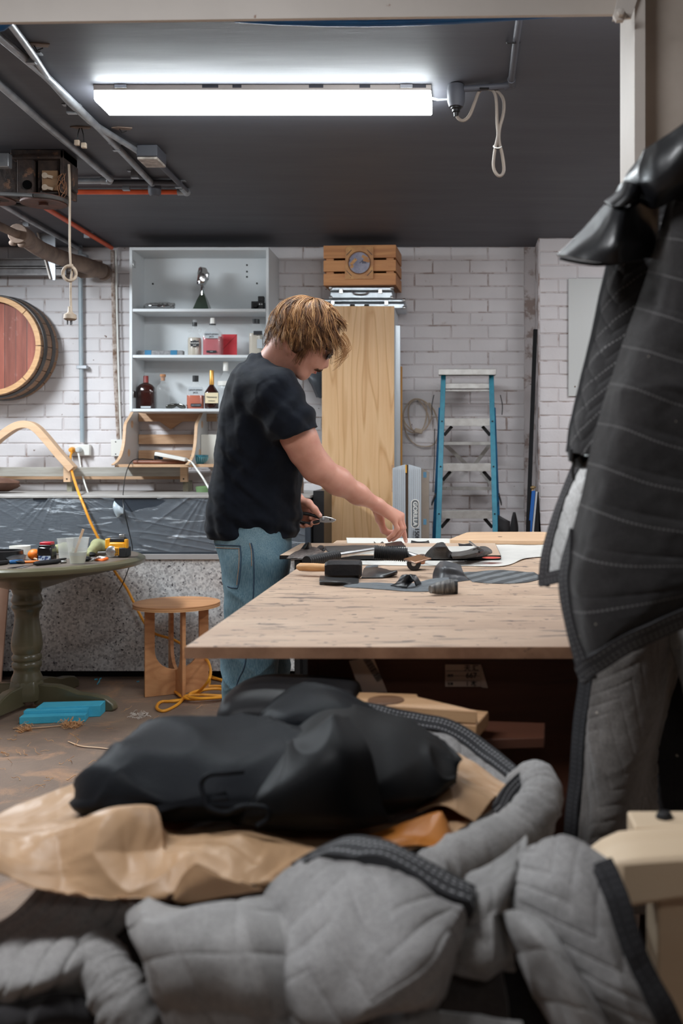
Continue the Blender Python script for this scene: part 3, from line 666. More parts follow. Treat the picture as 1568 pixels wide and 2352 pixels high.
for k in range(8):
    a, b = xs[k] + .0015, xs[k+1] - .0015; pl = []
    for x in np.linspace(a, b, 4): pl.append((bc.x + x, bc.z + math.sqrt(max(rp*rp - x*x, 0)) + .002))
    for x in np.linspace(b, a, 4): pl.append((bc.x + x, bc.z - math.sqrt(max(rp*rp - x*x, 0)) - .002))
    put('head_plank', MB().prism(pl, bc.y + .028 + (k % 2)*.0015, bc.y + .05), hm[k % 3], t)
put('wall_mount', MB().lathe([(0, -.3), (R0 - .02, -.3), (R0 - .02, -(WY-.008-bc.y)), (0, -(WY-.008-bc.y))], bc, 40, 'y'), M['stave'], t)
# ================================================================ pipes on the wall
t = empty('wall_conduit', 'pale blue-grey vertical conduit running down the brick wall beside the barrel', 'conduit', P(188, 1018, 6.39))
put('pipe', MB().tube([P(184, 560, 6.385), P(186, 800, 6.385), P(189, 1016, 6.385)], .0135, 12), mat('blue_grey_pvc', (150, 166, 176), (168, 176, 180), rough=.4), t)
for y in (844, 590): p = P(187, y, 6.4); put('saddle_clip', MB().box(p.x - .02, p.x + .045, 6.365, 6.403, p.z - .011, p.z + .011), M['galv'], t, bevel=.002)
t = empty('timber_batten', 'thin paint-crusted wooden batten with cable down the brick wall beside the cabinet', 'batten', P(268, 1000, 6.39))
put('batten_strip', MB().tube([P(258, 575, 6.39), P(261, 700, 6.385), P(265, 860, 6.385), P(272, 1008, 6.39)], [.012, .013, .014, .012], 6), mat('crusted_batten', (204, 192, 184), (120, 94, 76), scale=30, rough=.8, bump=.5), t)
put('cable', MB().tube([P(266, 575, 6.38), P(268, 700, 6.375), P(272, 860, 6.375), P(278, 1010, 6.38)], .006, 8), M['white_pl'], t)
def outlet(px0, px1, py0, py1, lab, plugs, Y=6.40):
    a = P(px0, py1, Y); b = P(px1, py0, Y); t = empty('power_outlet', lab, 'power outlet', ((a.x+b.x)/2, Y, a.z))
    put('face_plate', MB().box(a.x, b.x, Y - .03, Y + .008, a.z, b.z), M['white_pl'], t, bevel=.003); return t, a, b
t, a, b = outlet(162, 209, 1021, 1046, 'white double power outlet with yellow and grey plugs above the bench', 2)
for fx, m in ((.22, 'yellow_cord'), (.55, 'white_pl')):
    c = Vector((a.x + (b.x-a.x)*fx, 6.36, (a.z+b.z)/2)); put('plug', MB().lathe([(0, .04), (.013, .038), (.018, .02), (.019, 0), (0, 0)], c, 16, 'y'), M[m] if m != 'white_pl' else mat('clear_plug', (200, 204, 204), rough=.2), t)
t, a, b = outlet(258, 284, 1010, 1048, 'tall white blank wall plate with two black screws beside the plywood side panel', 0)
for z in (a.z + .014, b.z - .014): put('screw', MB().lathe([(0, .003), (.004, .002), (.004, 0), (0, 0)], ((a.x+b.x)/2 - .005, 6.37, z), 10, 'y'), M['black_pl'], t)
# ================================================================ white open cabinet
t = empty('white_cabinet', 'open white laminate wall cabinet with three shelves of bottles', 'cabinet', P(457, 945, 6.2))
YA, YB = 6.06, WY - .008; x0, x1 = (297-CX)*YA/F, (617-CX)*YA/F; zt = ZC+(CY-568)*YA/F; zb = ZC+(CY-945)*YA/F; th = .017
put('side_panel', MB().box(x0, x0+th, YA, YB, zb, zt), M['white_lam'], t, bevel=.001); put('side_panel', MB().box(x1-th, x1, YA, YB, zb, zt), M['white_lam'], t, bevel=.001)
put('top_panel', MB().box(x0+th, x1-th, YA, YB, zt-th, zt), M['white_lam'], t, bevel=.001); put('bottom_panel', MB().box(x0+th, x1-th, YA+.002, YB, zb, zb+th), M['white_lam'], t, bevel=.001)
YK = 6.30; put('back_panel', MB().box(x0+th, x1-th, YK, YK+.006, zb+th, zt-th), M['white_lam'], t)
SH = []
for y in (709, 815):
    z = ZC+(CY-y)*YA/F; put('shelf', MB().box(x0+th+.001, x1-th-.001, YA+.003, YK-.001, z-th, z), M['white_lam'], t, bevel=.001); SH.append(z)
SH.append(zb+th)
mb = MB()
for x, y in ((351, 652), (458, 652), (567, 609), (567, 624), (567, 636), (590, 651)): mb.lathe([(0, .003), (.006, .002), (.006, 0), (0, 0)], P(x, y, YK - .0005), 10, 'y')
put('screw_cap', mb, M['black_pl'], t, kind='stuff')
put('hinge_plate', MB().obox((x0+th+.003, YA+.03, ZC+(CY-604)*YA/F), (.006, .05, .04)), M['steel'], t, bevel=.002); put('hinge_plate', MB().obox((x0+th+.003, YA+.03, ZC+(CY-905)*YA/F), (.006, .05, .04)), M['steel'], t, bevel=.002)
# ---- bottles
def bottle(lab, cx, base, Y, prof, mglass, flat=.55, parts=(), e=3.0, name='glass_bottle', shelf=None, cat='bottle'):
    s = Y / F; p = P(cx, base, Y); z0 = shelf if shelf is not None else p.z
    t = empty(name, lab, cat, (p.x, Y, z0)); ORG[t.name] = Vector((p.x, Y, z0))
    def loft(pr, grow=0, ee=e):
        rings = []
        for h, wd in pr:
            ring = []; w_ = max(wd * s / 2 + grow, .0004)
            for k in range(20):
                a = 2*math.pi*k/20; c, q_ = math.cos(a), math.sin(a)
                fl = flat + (1-flat) * max(0, 1 - wd * s / .06) if wd * s < .06 else flat
                ring.append(Vector((p.x + math.copysign(abs(c)**(2/ee), c)*w_, Y + math.copysign(abs(q_)**(2/ee), q_)*w_*fl, z0 + h*s)))
            rings.append(ring)
        return MB().ring_loft(rings)
    put('glass_body', loft(prof), mglass, t, smooth=60)
    for nm, pr, m, g in parts: put(nm, loft(pr, g), m, t, smooth=60)
    return t, p, s, z0
def tag_label(t, px0, px1, py0, py1, Y, m, name='paper_label', yoff=0):
    a = P(px0, py1, Y); b = P(px1, py0, Y); return put(name, MB().box(a.x, b.x, Y - .0012 + yoff, Y + yoff, a.z, b.z), m, t)
g_clear = mat('clear_glass', (226, 230, 230), rough=.06, coat=.6); g_clear.node_tree.nodes['Principled BSDF'].inputs['Alpha'].default_value = .13
g_dark = mat('dark_liquor_glass', (58, 26, 22), (40, 18, 16), rough=.08, coat=.6); g_amber = mat('amber_liquor', (196, 82, 18), (176, 66, 12), rough=.1, coat=.6)
red_behind = mat('envelope_red_through_glass', (186, 66, 78), (198, 92, 100), rough=.1, coat=.5); M['black_cap'] = mat('black_cap', (26, 27, 30), rough=.4)
lab_grey = mat('pale_grey_label', (186, 192, 196), rough=.5); lab_cream = mat('cream_label', (232, 216, 180), rough=.6); lab_dark = mat('dark_label', (28, 30, 36), rough=.5); ink = mat('printed_ink', (52, 54, 62), rough=.6)
gold = mat('gold_foil', (222, 166, 84), (200, 144, 66), rough=.3, metal=.6); wax = mat('red_wax', (150, 54, 48), (120, 40, 36), rough=.4); cork = mat('cork', (196, 142, 100), (160, 110, 76), rough=.8, scale=60)
milky = mat('milky_liquid', (206, 196, 180), (190, 178, 160), rough=.15, coat=.5)
BY = 6.15
def txt(t, s, px, py, Y, h, m=None, name='lettering', rot=0):
    p = P(px, py, Y); return lettering(s, h * Y / F * 1.4, Matrix.Translation((p.x, Y, p.z)) @ FACE @ Matrix.Rotation(rot, 4, 'Z'), m or ink, t, name)
# shelf 3
sh = SH[2]
t, p, s, z0 = bottle('dark brown round-shouldered bottle with a red wax neck on the bottom shelf', 335, 938, BY, [(0, 40), (2, 43), (40, 43), (50, 40), (56, 30), (60, 14), (62, 10), (74, 10)], g_dark, .6, [('wax_neck', [(56, 13), (58, 11), (76, 10.5), (77, 9)], wax, .0006), ('liquor', [(2, 38), (38, 39), (47, 33), (50, 20)], mat('near_black_liquor', (34, 14, 12), rough=.2), 0)], shelf=sh)
tag_label(t, 323, 346, 933, 937, BY - .04, lab_grey)
bottle('empty clear glass bottle with a cork stopper on the bottom shelf', 374, 938, BY + .03, [(0, 28), (2, 31), (46, 31), (54, 26), (60, 13), (64, 11), (72, 11), (73, 13), (75, 13)], g_clear, .9, [('cork_stopper', [(66, 8), (75, 9), (75.2, 13), (81, 13)], cork, 0)], e=2.2, shelf=sh)
t, p, s, z0 = bottle('square-shouldered whiskey bottle half full of amber liquor with black cap', 449, 938, BY - .02, [(0, 38), (2, 40), (44, 40), (50, 34), (55, 22), (58, 13), (64, 12)], g_clear, .5, [('liquor', [(1, 38.5), (31, 38.5), (31.5, 38)], g_amber, 0), ('cap', [(63, 13), (77, 13)], M['black_cap'], 0)], e=4, shelf=sh)
tag_label(t, 433, 465, 889, 906, BY - .052, lab_grey); txt(t, 'GENTLEMAN', 449, 896, BY - .0545, 4.0); txt(t, 'JACK', 449, 902, BY - .0545, 3.6)
tag_label(t, 438, 462, 927, 934, BY - .052, lab_dark, 'dark_label'); txt(t, 'RARE WHISKEY', 450, 930.5, BY - .0545, 2.2, lab_grey)
t, p, s, z0 = bottle('cognac bottle with cream label and tall gold foil neck', 486, 938, BY - .03, [(0, 29), (2, 31), (30, 33), (38, 32), (46, 22), (54, 11), (60, 9)], g_dark, .8, [('liquor', [(1, 27), (30, 30), (38, 29), (41, 24)], mat('cognac_brown', (72, 34, 24), rough=.2), 0), ('gold_foil_neck', [(55, 10), (58, 10.5), (88, 9), (89, 8)], gold, .0004)], e=2.4, shelf=sh)
tag_label(t, 471, 501, 902, 926, BY - .075, lab_cream); txt(t, 'Hennessy', 486, 912, BY - .0775, 4.4); txt(t, 'COGNAC', 486, 921, BY - .0775, 2.6)
bottle('clear bottle with white screw cap half hidden behind the man\'s back', 518, 938, BY, [(0, 34), (2, 36), (64, 36), (76, 22), (84, 11), (92, 10)], g_clear, .9, [('cap', [(88, 12), (108, 11), (109, 10)], M['white_pl'], 0), ('paper_band', [(54, 37), (64, 37)], M['white_pl'], .0004)], e=2.2, shelf=sh)
# sunglasses
t = empty('sunglasses', 'dark wraparound sunglasses lying on the bottom cabinet shelf', 'sunglasses', P(404, 938, BY - .03)); t.location.z = sh; ORG[t.name].z = sh
mg = mat('smoked_lens', (66, 66, 60), (50, 50, 46), rough=.15, coat=.5)
for sgn, cx_ in ((-1, 393), (1, 416)):
    c = P(cx_, 931, BY - .05); c.z = sh + .017; R_ = Euler((.2, sgn*.22, -sgn*.25)).to_matrix().to_4x4(); mb = MB(); mb.T = Matrix.Translation(c) @ R_
    mb.sphere((0, 0, 0), (.034, .006, .0155), 18, 8); put('lens', mb, mg, t)
    mb = MB().tube(spline([c + Vector((sgn*.03, 0, .006)), c + Vector((sgn*.036, .05, .006)), c + Vector((sgn*.03, .11, -.01))], 10), .003, 8, flat=.7); put('temple_arm', mb, M['black_pl'], t)
put('bridge', MB().tube([P(400, 930, BY - .052), P(404, 927, BY - .055), P(409, 930, BY - .052)], .0025, 6), M['black_pl'], t)
# shelf 2
sh = SH[1]
t = empty('tape_wrapped_bar', 'grey mottled bar with two bands of blue tape on the middle shelf', 'bar', P(368, 815, BY)); t.location.z = sh; ORG[t.name].z = sh
a = P(318, 815, BY); b = P(400, 815, BY); put('bar_body', MB().box(a.x, P(422, 0, BY).x, BY-.02, BY+.02, sh, sh+.034), mat('mottled_grey', (150, 148, 148), (120, 118, 120), scale=60, rough=.6), t, bevel=.004)
for x in (342, 401): put('blue_tape', MB().box(P(x-7.5, 0, BY).x, P(x+7.5, 0, BY).x, BY-.0215, BY+.0215, sh-.0 + .0005, sh+.0355), mat('blue_tape%d' % x, (24, 112, 152), rough=.5), t)
t, p, s, z0 = bottle('milky glass rum bottle with ring handles and a black scroll label', 447, 815, BY, [(0, 30), (2, 33), (36, 33), (44, 30), (52, 20), (58, 12), (66, 10), (84, 10)], g_clear, .9, [('liquor', [(1, 30), (36, 30.5), (42, 28)], milky, 0), ('black_seal', [(69, 10.4), (78, 10.4)], M['black_cap'], .0004)], e=2.2, shelf=sh)
for sgn in (-1, 1):
    c = P(447 + sgn*11, 755, BY); c.z = sh + 60*s; put('ring_handle', MB().tube([c + Vector((math.cos(a)*.011, 0, math.sin(a)*.012)) for a in np.linspace(0, 2*math.pi, 14)], .0035, 6, cap=False), g_clear, t)
c = P(447, 789, BY - .048); mb = MB().prism([(c.x + x*s, c.z + z*s) for x, z in ((-11,0),(-9,4),(-10,7),(-5,6),(0,8),(5,6),(10,7),(9,4),(11,0),(9,-4),(10,-7),(5,-6),(0,-8),(-5,-6),(-10,-7),(-9,-4))], BY-.049, BY-.0475); put('scroll_label', mb, lab_dark, t); txt(t, 'KRAKEN', 447, 788, BY - .0515, 3.8, M['white_pl']); txt(t, 'RUM', 447, 793, BY - .0515, 2.4, M['white_pl'])
t, p, s, z0 = bottle('large whiskey bottle with the red of the envelope behind painted in and pale grey label on the middle shelf', 488, 815, BY - .02, [(0, 46), (2, 48), (46, 48), (54, 42), (60, 30), (66, 14), (74, 13)], g_clear, .5, [('liquor', [(2, 42), (44, 42)], red_behind, 0), ('cap', [(73, 11), (87, 9)], M['white_pl'], 0), ('black_collar', [(71, 14), (74, 14)], M['black_cap'], 0)], e=4, shelf=sh)  # rosy block stands in for the red envelope seen through clear glass
tag_label(t, 470, 501, 762, 777, BY - .058, lab_grey); txt(t, 'GENTLEMAN', 485.5, 768, BY - .0605, 4.0); txt(t, 'JACK', 485.5, 773.5, BY - .0605, 3.4); tag_label(t, 474, 497, 805, 810, BY - .058, lab_dark, 'dark_label')
txt(t, 'RARE', 485.5, 807.5, BY - .0605, 2.2, lab_grey)
t = empty('red_envelope', 'red envelope standing upright on the middle shelf beside the whiskey bottle', 'envelope', P(525, 815, BY+.02)); t.location.z = sh; ORG[t.name].z = sh
red = mat('red_paper', (206, 52, 62), (196, 46, 58), rough=.6); a = P(508, 815, BY+.02); b = P(544, 768, BY+.02)
put('envelope_body', MB().box(a.x, b.x, BY+.02, BY+.023, sh, b.z), red, t); put('flap', MB().prism([(a.x, sh+.04), (b.x, b.z), (b.x, b.z-.004), (a.x+.002, sh+.035)], BY+.0185, BY+.02), mat('red_fold', (160, 34, 44)), t)
t, p, s, z0 = bottle('clear square bottle with black cap and small black label by the man\'s hair', 588, 815, BY, [(0, 30), (2, 32), (58, 32), (66, 27), (72, 18), (76, 14)], g_clear, .8, [('liquor', [(1, 30), (52, 30)], milky, 0), ('cap', [(75, 15), (85, 15)], M['black_cap'], 0)], e=3.5, shelf=sh); tag_label(t, 582, 602, 760, 769, BY - .045, lab_dark); tag_label(t, 590, 602, 779, 800, BY - .045, lab_grey)
# shelf 1
sh = SH[0]; foil = mat('crumpled_foil', (224, 224, 224), rough=.16, metal=1)
def crumple(c, r, seed, n=26, m=18, amp=.35):
    rr_ = random.Random(seed); dirs = [Vector((rr_.gauss(0,1), rr_.gauss(0,1), rr_.gauss(0,1))).normalized() for _ in range(26)]; offs = [1 - rr_.random()*amp for _ in dirs]
    mb = MB().sphere((0,0,0), 1, n, m); vs = []
    for v in mb.v:
        d = v.normalized(); k = min([o / max(d.dot(q_), 1e-3) for q_, o in zip(dirs, offs) if d.dot(q_) > .3] + [1.25]); k *= 1 + (rr_.random()-.5)*.12
        vs.append(Vector((c[0] + d.x*r[0]*k, c[1] + d.y*r[1]*k, max(c[2] + d.z*r[2]*k, c[2] - r[2]*.8))))
    mb.v = vs; return mb
p = P(367, 708, BY); put('foil_lump', crumple((p.x, BY, sh + .022), (.105, .05, .034), 3, 40, 20, .18), foil, label='crumpled lump of aluminium foil on the top cabinet shelf', cat='foil', smooth=12)
t = empty('foil_topped_decanter', 'green pyramid decanter with foil-wrapped neck and red portrait label', 'bottle', P(465, 708, BY)); t.location.z = sh; ORG[t.name].z = sh
p = P(465, 708, BY); mb = MB(); rr_ = []
for h, wd in ((0, 34), (2, 36), (26, 20), (40, 8), (56, 7)): rr_.append([Vector((p.x + a*wd*s/2, BY + b*wd*s/2, sh + h*s)) for a, b in ((-1,-1),(1,-1),(1,1),(-1,1))])
put('glass_body', mb.ring_loft(rr_), mat('green_glass', (84, 96, 84), (70, 84, 74), rough=.1, coat=.5), t, bevel=.002)
mb = MB().prism([(p.x - 9*s, sh + 3*s), (p.x + 8*s, sh + 3*s), (p.x + 6*s, sh + 23*s), (p.x - 6*s, sh + 23*s)], 0, .001); mb.v = [Vector((v.x, BY - (34 - (v.z-sh)/s*.62)*s/2 - .002 + (v.y), v.z)) for v in mb.v]
put('portrait_label', mb, mat('red_portrait_label', (170, 62, 40), (206, 150, 110), scale=30), t)
mb = crumple((p.x, BY, sh + 40*s), (.016, .016, .07), 5, 18, 14, .3); put('foil_neck', mb, foil, t, smooth=12)
put('foil_crown', crumple((p.x, BY, sh + 78*s), (.040, .03, .066), 8, 22, 16, .3), foil, t, smooth=12)
t = empty('camera', 'small black folding camera on the right of the top cabinet shelf', 'camera', P(594, 708, BY)); t.location.z = sh; ORG[t.name].z = sh
a = P(579, 0, BY).x; b = P(611, 0, BY).x - .012; cb = mat('camera_leatherette', (26, 26, 28), (40, 40, 42), scale=90, rough=.5)
put('camera_body', MB().box(a, b, BY - .03, BY + .03, sh, sh + .055), cb, t, bevel=.003); put('viewfinder', MB().box(b - .035, b, BY - .02, BY + .02, sh + .056, sh + .088), cb, t, bevel=.003)
put('lens_barrel', MB().lathe([(0, .03), (.014, .03), (.018, .015), (.018, 0), (0, 0)], (a + .03, BY - .03, sh + .028), 18, 'y'), M['dark_metal'], t)
for dx in (.052, .066): put('dial', MB().lathe([(0, .004), (.004, .004), (.004, 0), (0, 0)], (a + dx, BY - .03, sh + .036), 10, 'y'), M['steel'], t)
# ================================================================ bentwood, rail, side-panel shelf
M['plyl'] = wood('light_plywood', (224, 190, 156), (206, 166, 130), axis='x', scale=1.2, wave=False)
M['plyw'] = wood('pale_pine', (206, 170, 136), (180, 140, 106), axis='x', scale=1.2)
bp = spline([P(x, y, 6.1) for x, y in ((-120, 1120), (-60, 1060), (-20, 1020), (10, 995), (38, 978), (62, 975), (82, 984), (105, 1008), (135, 1044), (166, 1078))], 44)
mb = MB(); rings = []
for i, p in enumerate(bp):
    tn = (bp[min(i+1, 43)] - bp[max(i-1, 0)]).normalized(); nr = Vector((-tn.z, 0, tn.x)); w2 = .022
    rings.append([p + nr*w2 + Vector((0, -.02, 0)), p + nr*w2 + Vector((0, .05, 0)), p - nr*w2 + Vector((0, .05, 0)), p - nr*w2 + Vector((0, -.02, 0))])
put('bentwood_arch', mb.ring_loft(rings), M['plyl'], label='curved bent plywood arch leaning on the wall rail at left', cat='bentwood', bevel=.002)
t = empty('wall_rail', 'long grey timber rail on wooden brackets across the brick wall', 'rail', P(240, 1100, 6.2))
zr = lambda y, Y: ZC + (CY - y) * Y / F
put('rail_board', MB().box(-3.4, P(424, 0, 6.2).x, 6.20, 6.225, zr(1094, 6.2), zr(1073, 6.2)), mat('weathered_grey_board', (176, 172, 164), (144, 138, 128), scale=6, stretch=(.5, 6, 6), rough=.6), t, bevel=.002)
put('lower_batten', MB().box(-3.4, P(420, 0, 6.38).x, 6.36, 6.403, zr(1101, 6.36), zr(1092, 6.36)), M['plyw'], t)
for x in (157, 424):
    a = P(x - 8, 0, 6.19); b = P(x + 8, 0, 6.19); put('bracket', MB().box(a.x, b.x, 6.165, 6.198, zr(1107, 6.18), zr(1071, 6.18)), M['plyl'], t, bevel=.001)
    put('post', MB().box(a.x + .008, b.x - .004, 6.20, 6.3, 1.03, zr(1104, 6.2)), mat('green_grey_post%d' % x, (150, 146, 126), (120, 116, 100), scale=20), t)
    put('screw', MB().lathe([(0, .003), (.005, .002), (.005, 0), (0, 0)], ((a.x+b.x)/2, 6.165, zr(1100, 6.18)), 8, 'y'), M['dark_metal'], t)
t = empty('slatted_wall_seat', 'plywood slatted wall seat with curved white side panels below the cabinet', 'wall shelf', P(380, 1070, 6.2))
def side_panel(X, scale=1.0):
    pr = [(6.405, 946), (6.29, 946), (6.24, 957), (6.16, 973), (6.14, 996), (6.12, 1021), (6.07, 1046), (6.0, 1060), (5.94, 1066), (5.94, 1069), (6.405, 1069)]
    pl = [(Y, ZC + (CY - y) * Y / F) for Y, y in pr]; pl[0] = (6.405, pl[1][1]); pl[-1] = (6.405, pl[-2][1])
    sm = spline([(a, b, 0) for a, b in pl[1:10]], 26); pl = [pl[0]] + [(v.x, v.y) for v in sm] + [pl[-1]]
    mb = MB(); n = len(pl)
    # hole-cut panel: two oval holes built as faces in separate ring boundary
    mb.prism(pl, X - .009, X + .009, 'x'); return mb
for X in (-2.04, -1.60):
    o = put('side_panel', side_panel(X), [M['plyl']], t)
    for (yc, zc_) in ((6.24, zr(975, 6.3)), (6.18, zr(1040, 6.2))):
        put('oval_handhole', MB().lathe([(0, -.0105), (.020, -.0105), (.022, 0), (.020, .0105), (0, .0105)], (0,0,0), 20, 'x') if False else MB().lathe([(0, -.0098), (.024, -.0098), (.024, .0098), (0, .0098)], (X, yc + .02, zc_), 20, 'x'), M['plyl'], o)
    mb = side_panel(X); mb.v = [Vector((v.x * 1 + (.0005 if v.x > X else -.0005), 6.405 + (v.y - 6.405) * .97, v.z * 1 + (0))) for v in mb.v]
    put('white_face', mb, mat('pale_grey_laminate%d' % int(X*10), (206, 204, 202), rough=.5), o)
def slat(y0, y1, Y, x0, x1, n='slat', th=.016): return put(n, MB().box(P(x0, 0, Y).x, P(x1, 0, Y).x, Y, Y + th, zr(y1, Y), zr(y0, Y)), M['plyw'], t, bevel=.001)
slat(947, 968, 6.375, 318, 497); slat(998, 1020, 6.375, 318, 470); slat(1034, 1054, 6.35, 318, 470)
p = P(392, 968, 6.374); put('pointed_notch', MB().prism([(p.x-.075, p.z+.002), (p.x+.075, p.z+.002), (p.x+.004, p.z-.048), (p.x-.006, p.z-.048)], 6.372, 6.39), M['plyw'], t)
put('seat_board', MB().box(P(266, 0, 6.0).x, P(441, 0, 6.0).x, 5.98, 6.36, zr(1073, 6.0), zr(1066.5, 6.0)), M['plyw'], t, bevel=.001)
put('extension_board', MB().box(P(441, 0, 6.05).x, P(500, 0, 6.05).x, 6.05, 6.40, zr(1073, 6.05), zr(1066, 6.05)), M['plyw'], t, bevel=.001)
zs_ = zr(1066.5, 6.0)
put('brown_leather_wrap', MB().box(P(306, 0, 6.05).x, P(428, 0, 6.05).x, 6.03, 6.3, zs_ + .001, zs_ + .024), mat('brown_leather', (140, 88, 66), (104, 64, 50), rough=.5, scale=10), label='folded brown leather piece lying on the slatted wall seat', cat='leather', bevel=.01)
t = empty('power_adapter', 'tilted white power strip with black plugs on the brown leather', 'power strip', P(392, 1058, 6.05))
a = P(358, 1042, 6.02); b = P(428, 1056, 6.02); put('strip_body', MB().bar(a, b, .06, .022), M['white_pl'], t, bevel=.004)
put('black_plug', MB().obox(P(360, 1050, 6.04), (.03, .02, .022)), M['black_pl'], t, bevel=.003); put('blue_plug', MB().obox(P(370, 1052, 6.06), (.02, .02, .014)), M['blue_pipe'], t, bevel=.003)
put('cord', MB().tube(spline([b, P(440, 1062, 6.0), P(452, 1078, 5.95), P(466, 1098, 5.9), P(480, 1122, 5.85), P(500, 1150, 5.5)], 30), .006, 8), M['white_pl'], t)
# bowl
t = empty('turquoise_bowl', 'small ribbed turquoise glazed bowl on the shelf board', 'bowl', P(458, 1066, 6.15)); zs2 = zr(1066, 6.05); t.location.z = zs2; ORG[t.name].z = zs2
c = P(458, 0, 6.15); glz = mat('turquoise_glaze', (60, 140, 156), (36, 104, 124), scale=40, rough=.15, coat=.5)
put('bowl_body', MB().lathe([(0, .004), (.026, 0), (.028, .004), (.045, .02), (.053, .042), (.055, .056), (.051, .056), (.048, .042), (.04, .022), (0, .012)], (c.x, 6.15, zs2), 32), glz, t)
mb = MB()
for k in range(24): a = 2*math.pi*k/24; mb.tube([(c.x + r_*math.cos(a), 6.15 + r_*math.sin(a), zs2 + h) for r_, h in ((.033, .008), (.0465, .022), (.054, .042))], .0018, 5)
put('glaze_rib', mb, mat('pale_turquoise', (140, 190, 196), rough=.2), t, kind='stuff')
put('white_box', MB().box(P(464, 0, 6.25).x, P(500, 0, 6.25).x, 6.22, 6.36, zs2, zr(998, 6.22)), mat('off_white_card', (222, 218, 208), rough=.7), label='plain off-white box standing behind the turquoise bowl', cat='box', bevel=.001)
put('white_strip', MB().bar(P(456, 1063, 6.32), P(458, 1000, 6.36), .02, .008), M['white_pl'], label='narrow white strip leaning beside the off-white box', cat='strip')
put('brown_bag', crumple((P(-10, 1122, 5.9).x, 5.95, 1.031 + .05), (.14, .12, .052), 12, 24, 14, .25), mat('brown_suede', (120, 84, 66), (90, 62, 50), rough=.7), label='lumpy brown leather pouch lying on the bench at far left', cat='pouch', smooth=50)
put('green_tub', MB().lathe([(0, 0), (.05, 0), (.055, .03), (.05, .035), (0, .04)], (P(470, 0, 6.1).x, 6.1, 1.031), 24), mat('dull_green', (110, 140, 96), rough=.5), label='low green tub lid on the bench behind the man', cat='tub')
# cords over bench
put('extension_lead', MB().tube(spline([P(166, 1037, 6.34), P(162, 1050, 6.28), P(165, 1082, 6.1), P(180, 1130, 5.6), P(192, 1160, 5.52), P(208, 1200, 5.5), P(225, 1235, 5.5), P(245, 1275, 5.515), P(262, 1310, 5.5), P(290, 1350, 5.505), P(308, 1385, 5.505), P(345, 1448, 5.5), P(400, 1470, 5.5), P(450, 1500, 5.42), P(478, 1520, 5.25), P(480, 1560, 5.0), PZ(440, 1600, .006), PZ(382, 1612, .006)], 110), .0075, 8), M['yellow_cord'], label='yellow-orange extension cord dropping from the outlet down the bench front', cat='cord')
put('charging_lead', MB().tube(spline([P(180, 1040, 6.34), P(183, 1060, 6.3), P(190, 1095, 6.2), P(203, 1136, 6.0)], 30), .005, 8), M['white_pl'], label='thin white cord hanging from the outlet to the bench top', cat='cord')
put('appliance_lead', MB().tube(spline([P(352, 1056, 6.1), P(320, 1054, 6.05), P(302, 1060, 5.98), P(290, 1085, 5.9), P(284, 1120, 5.7), P(283, 1160, 5.5), P(296, 1220, 5.49), P(304, 1260, 5.48), P(300, 1290, 5.46), P(284, 1335, 5.45), P(270, 1362, 5.46)], 70), .0028, 6), M['black_pl'], label='thin black lead trailing from the wall seat down the bench front', cat='cord')
# ================================================================ bench: dark fascia with film, granite panel
t = empty('stone_front_bench', 'long bench with dark glossy fascia and speckled granite front panel', 'bench', P(300, 1555, 5.65))
YB_ = 5.55; bx0, bx1 = -3.6, -.806
z1 = zr(1138, YB_); zf0 = zr(1272, YB_); zs0 = zr(1285, YB_); gz0 = zr(1541, YB_)
put('bench_top', MB().box(bx0, bx1, YB_ - .01, WY - .008, z1 - .014, z1), mat('grey_bench_top', (172, 168, 164), (150, 146, 142), rough=.5), t, bevel=.002)
put('dark_fascia', MB().box(bx0, bx1, YB_, YB_ + .02, zf0, z1 - .015), mat('dark_slate_fascia', (60, 66, 74), (54, 60, 68), rough=.25, spots=(110, 116, 122), spscale=40, spth=.7), t)
put('grey_strip', MB().box(bx0, bx1, YB_ - .012, YB_ + .03, zs0, zf0 - .001), mat('grey_strip', (150, 146, 144), rough=.5), t, bevel=.002)
def granite():
    m, nt, b, N, L = nodes('speckled_granite'); v = coords(nt)
    a = ramp(nt, noise(nt, v, 2.2, 5, .6), [(.35, lin((172, 164, 160))), (.65, lin((200, 206, 210)))])
    vo = nt.nodes.new('ShaderNodeTexVoronoi'); vo.inputs['Scale'].default_value = 95; L(v, vo.inputs['Vector'])
    a = mix(nt, .55, a, ramp(nt, vo.outputs['Color'], [(.15, lin((110, 106, 106))), (.5, lin((190, 188, 186))), (.9, lin((226, 224, 220)))]))
    s = ramp(nt, noise(nt, v, 55, 3, .5), [(.64, (0,0,0,1)), (.68, (1,1,1,1))]); a = mix(nt, s, a, lin((70, 68, 72)))
    L(a, b.inputs['Base Color']); b.inputs['Roughness'].default_value = .35; b.inputs['Metallic'].default_value = .15; return m
put('granite_panel', MB().box(bx0, P(676, 0, YB_).x, YB_ - .002, YB_ + .025, gz0, zs0 - .001), granite(), t)
put('carcass', MB().box(bx0, bx1 - .004, YB_ + .1, WY - .008, 0, z1 - .015), mat('black_recess', (22, 20, 20), rough=.8), t)
put('carcass_rib', MB().box(P(676, 0, YB_).x + .002, P(676, 0, YB_).x + .03, YB_ + .0, YB_ + .1, 0, zs0), M['dark_metal'], t)
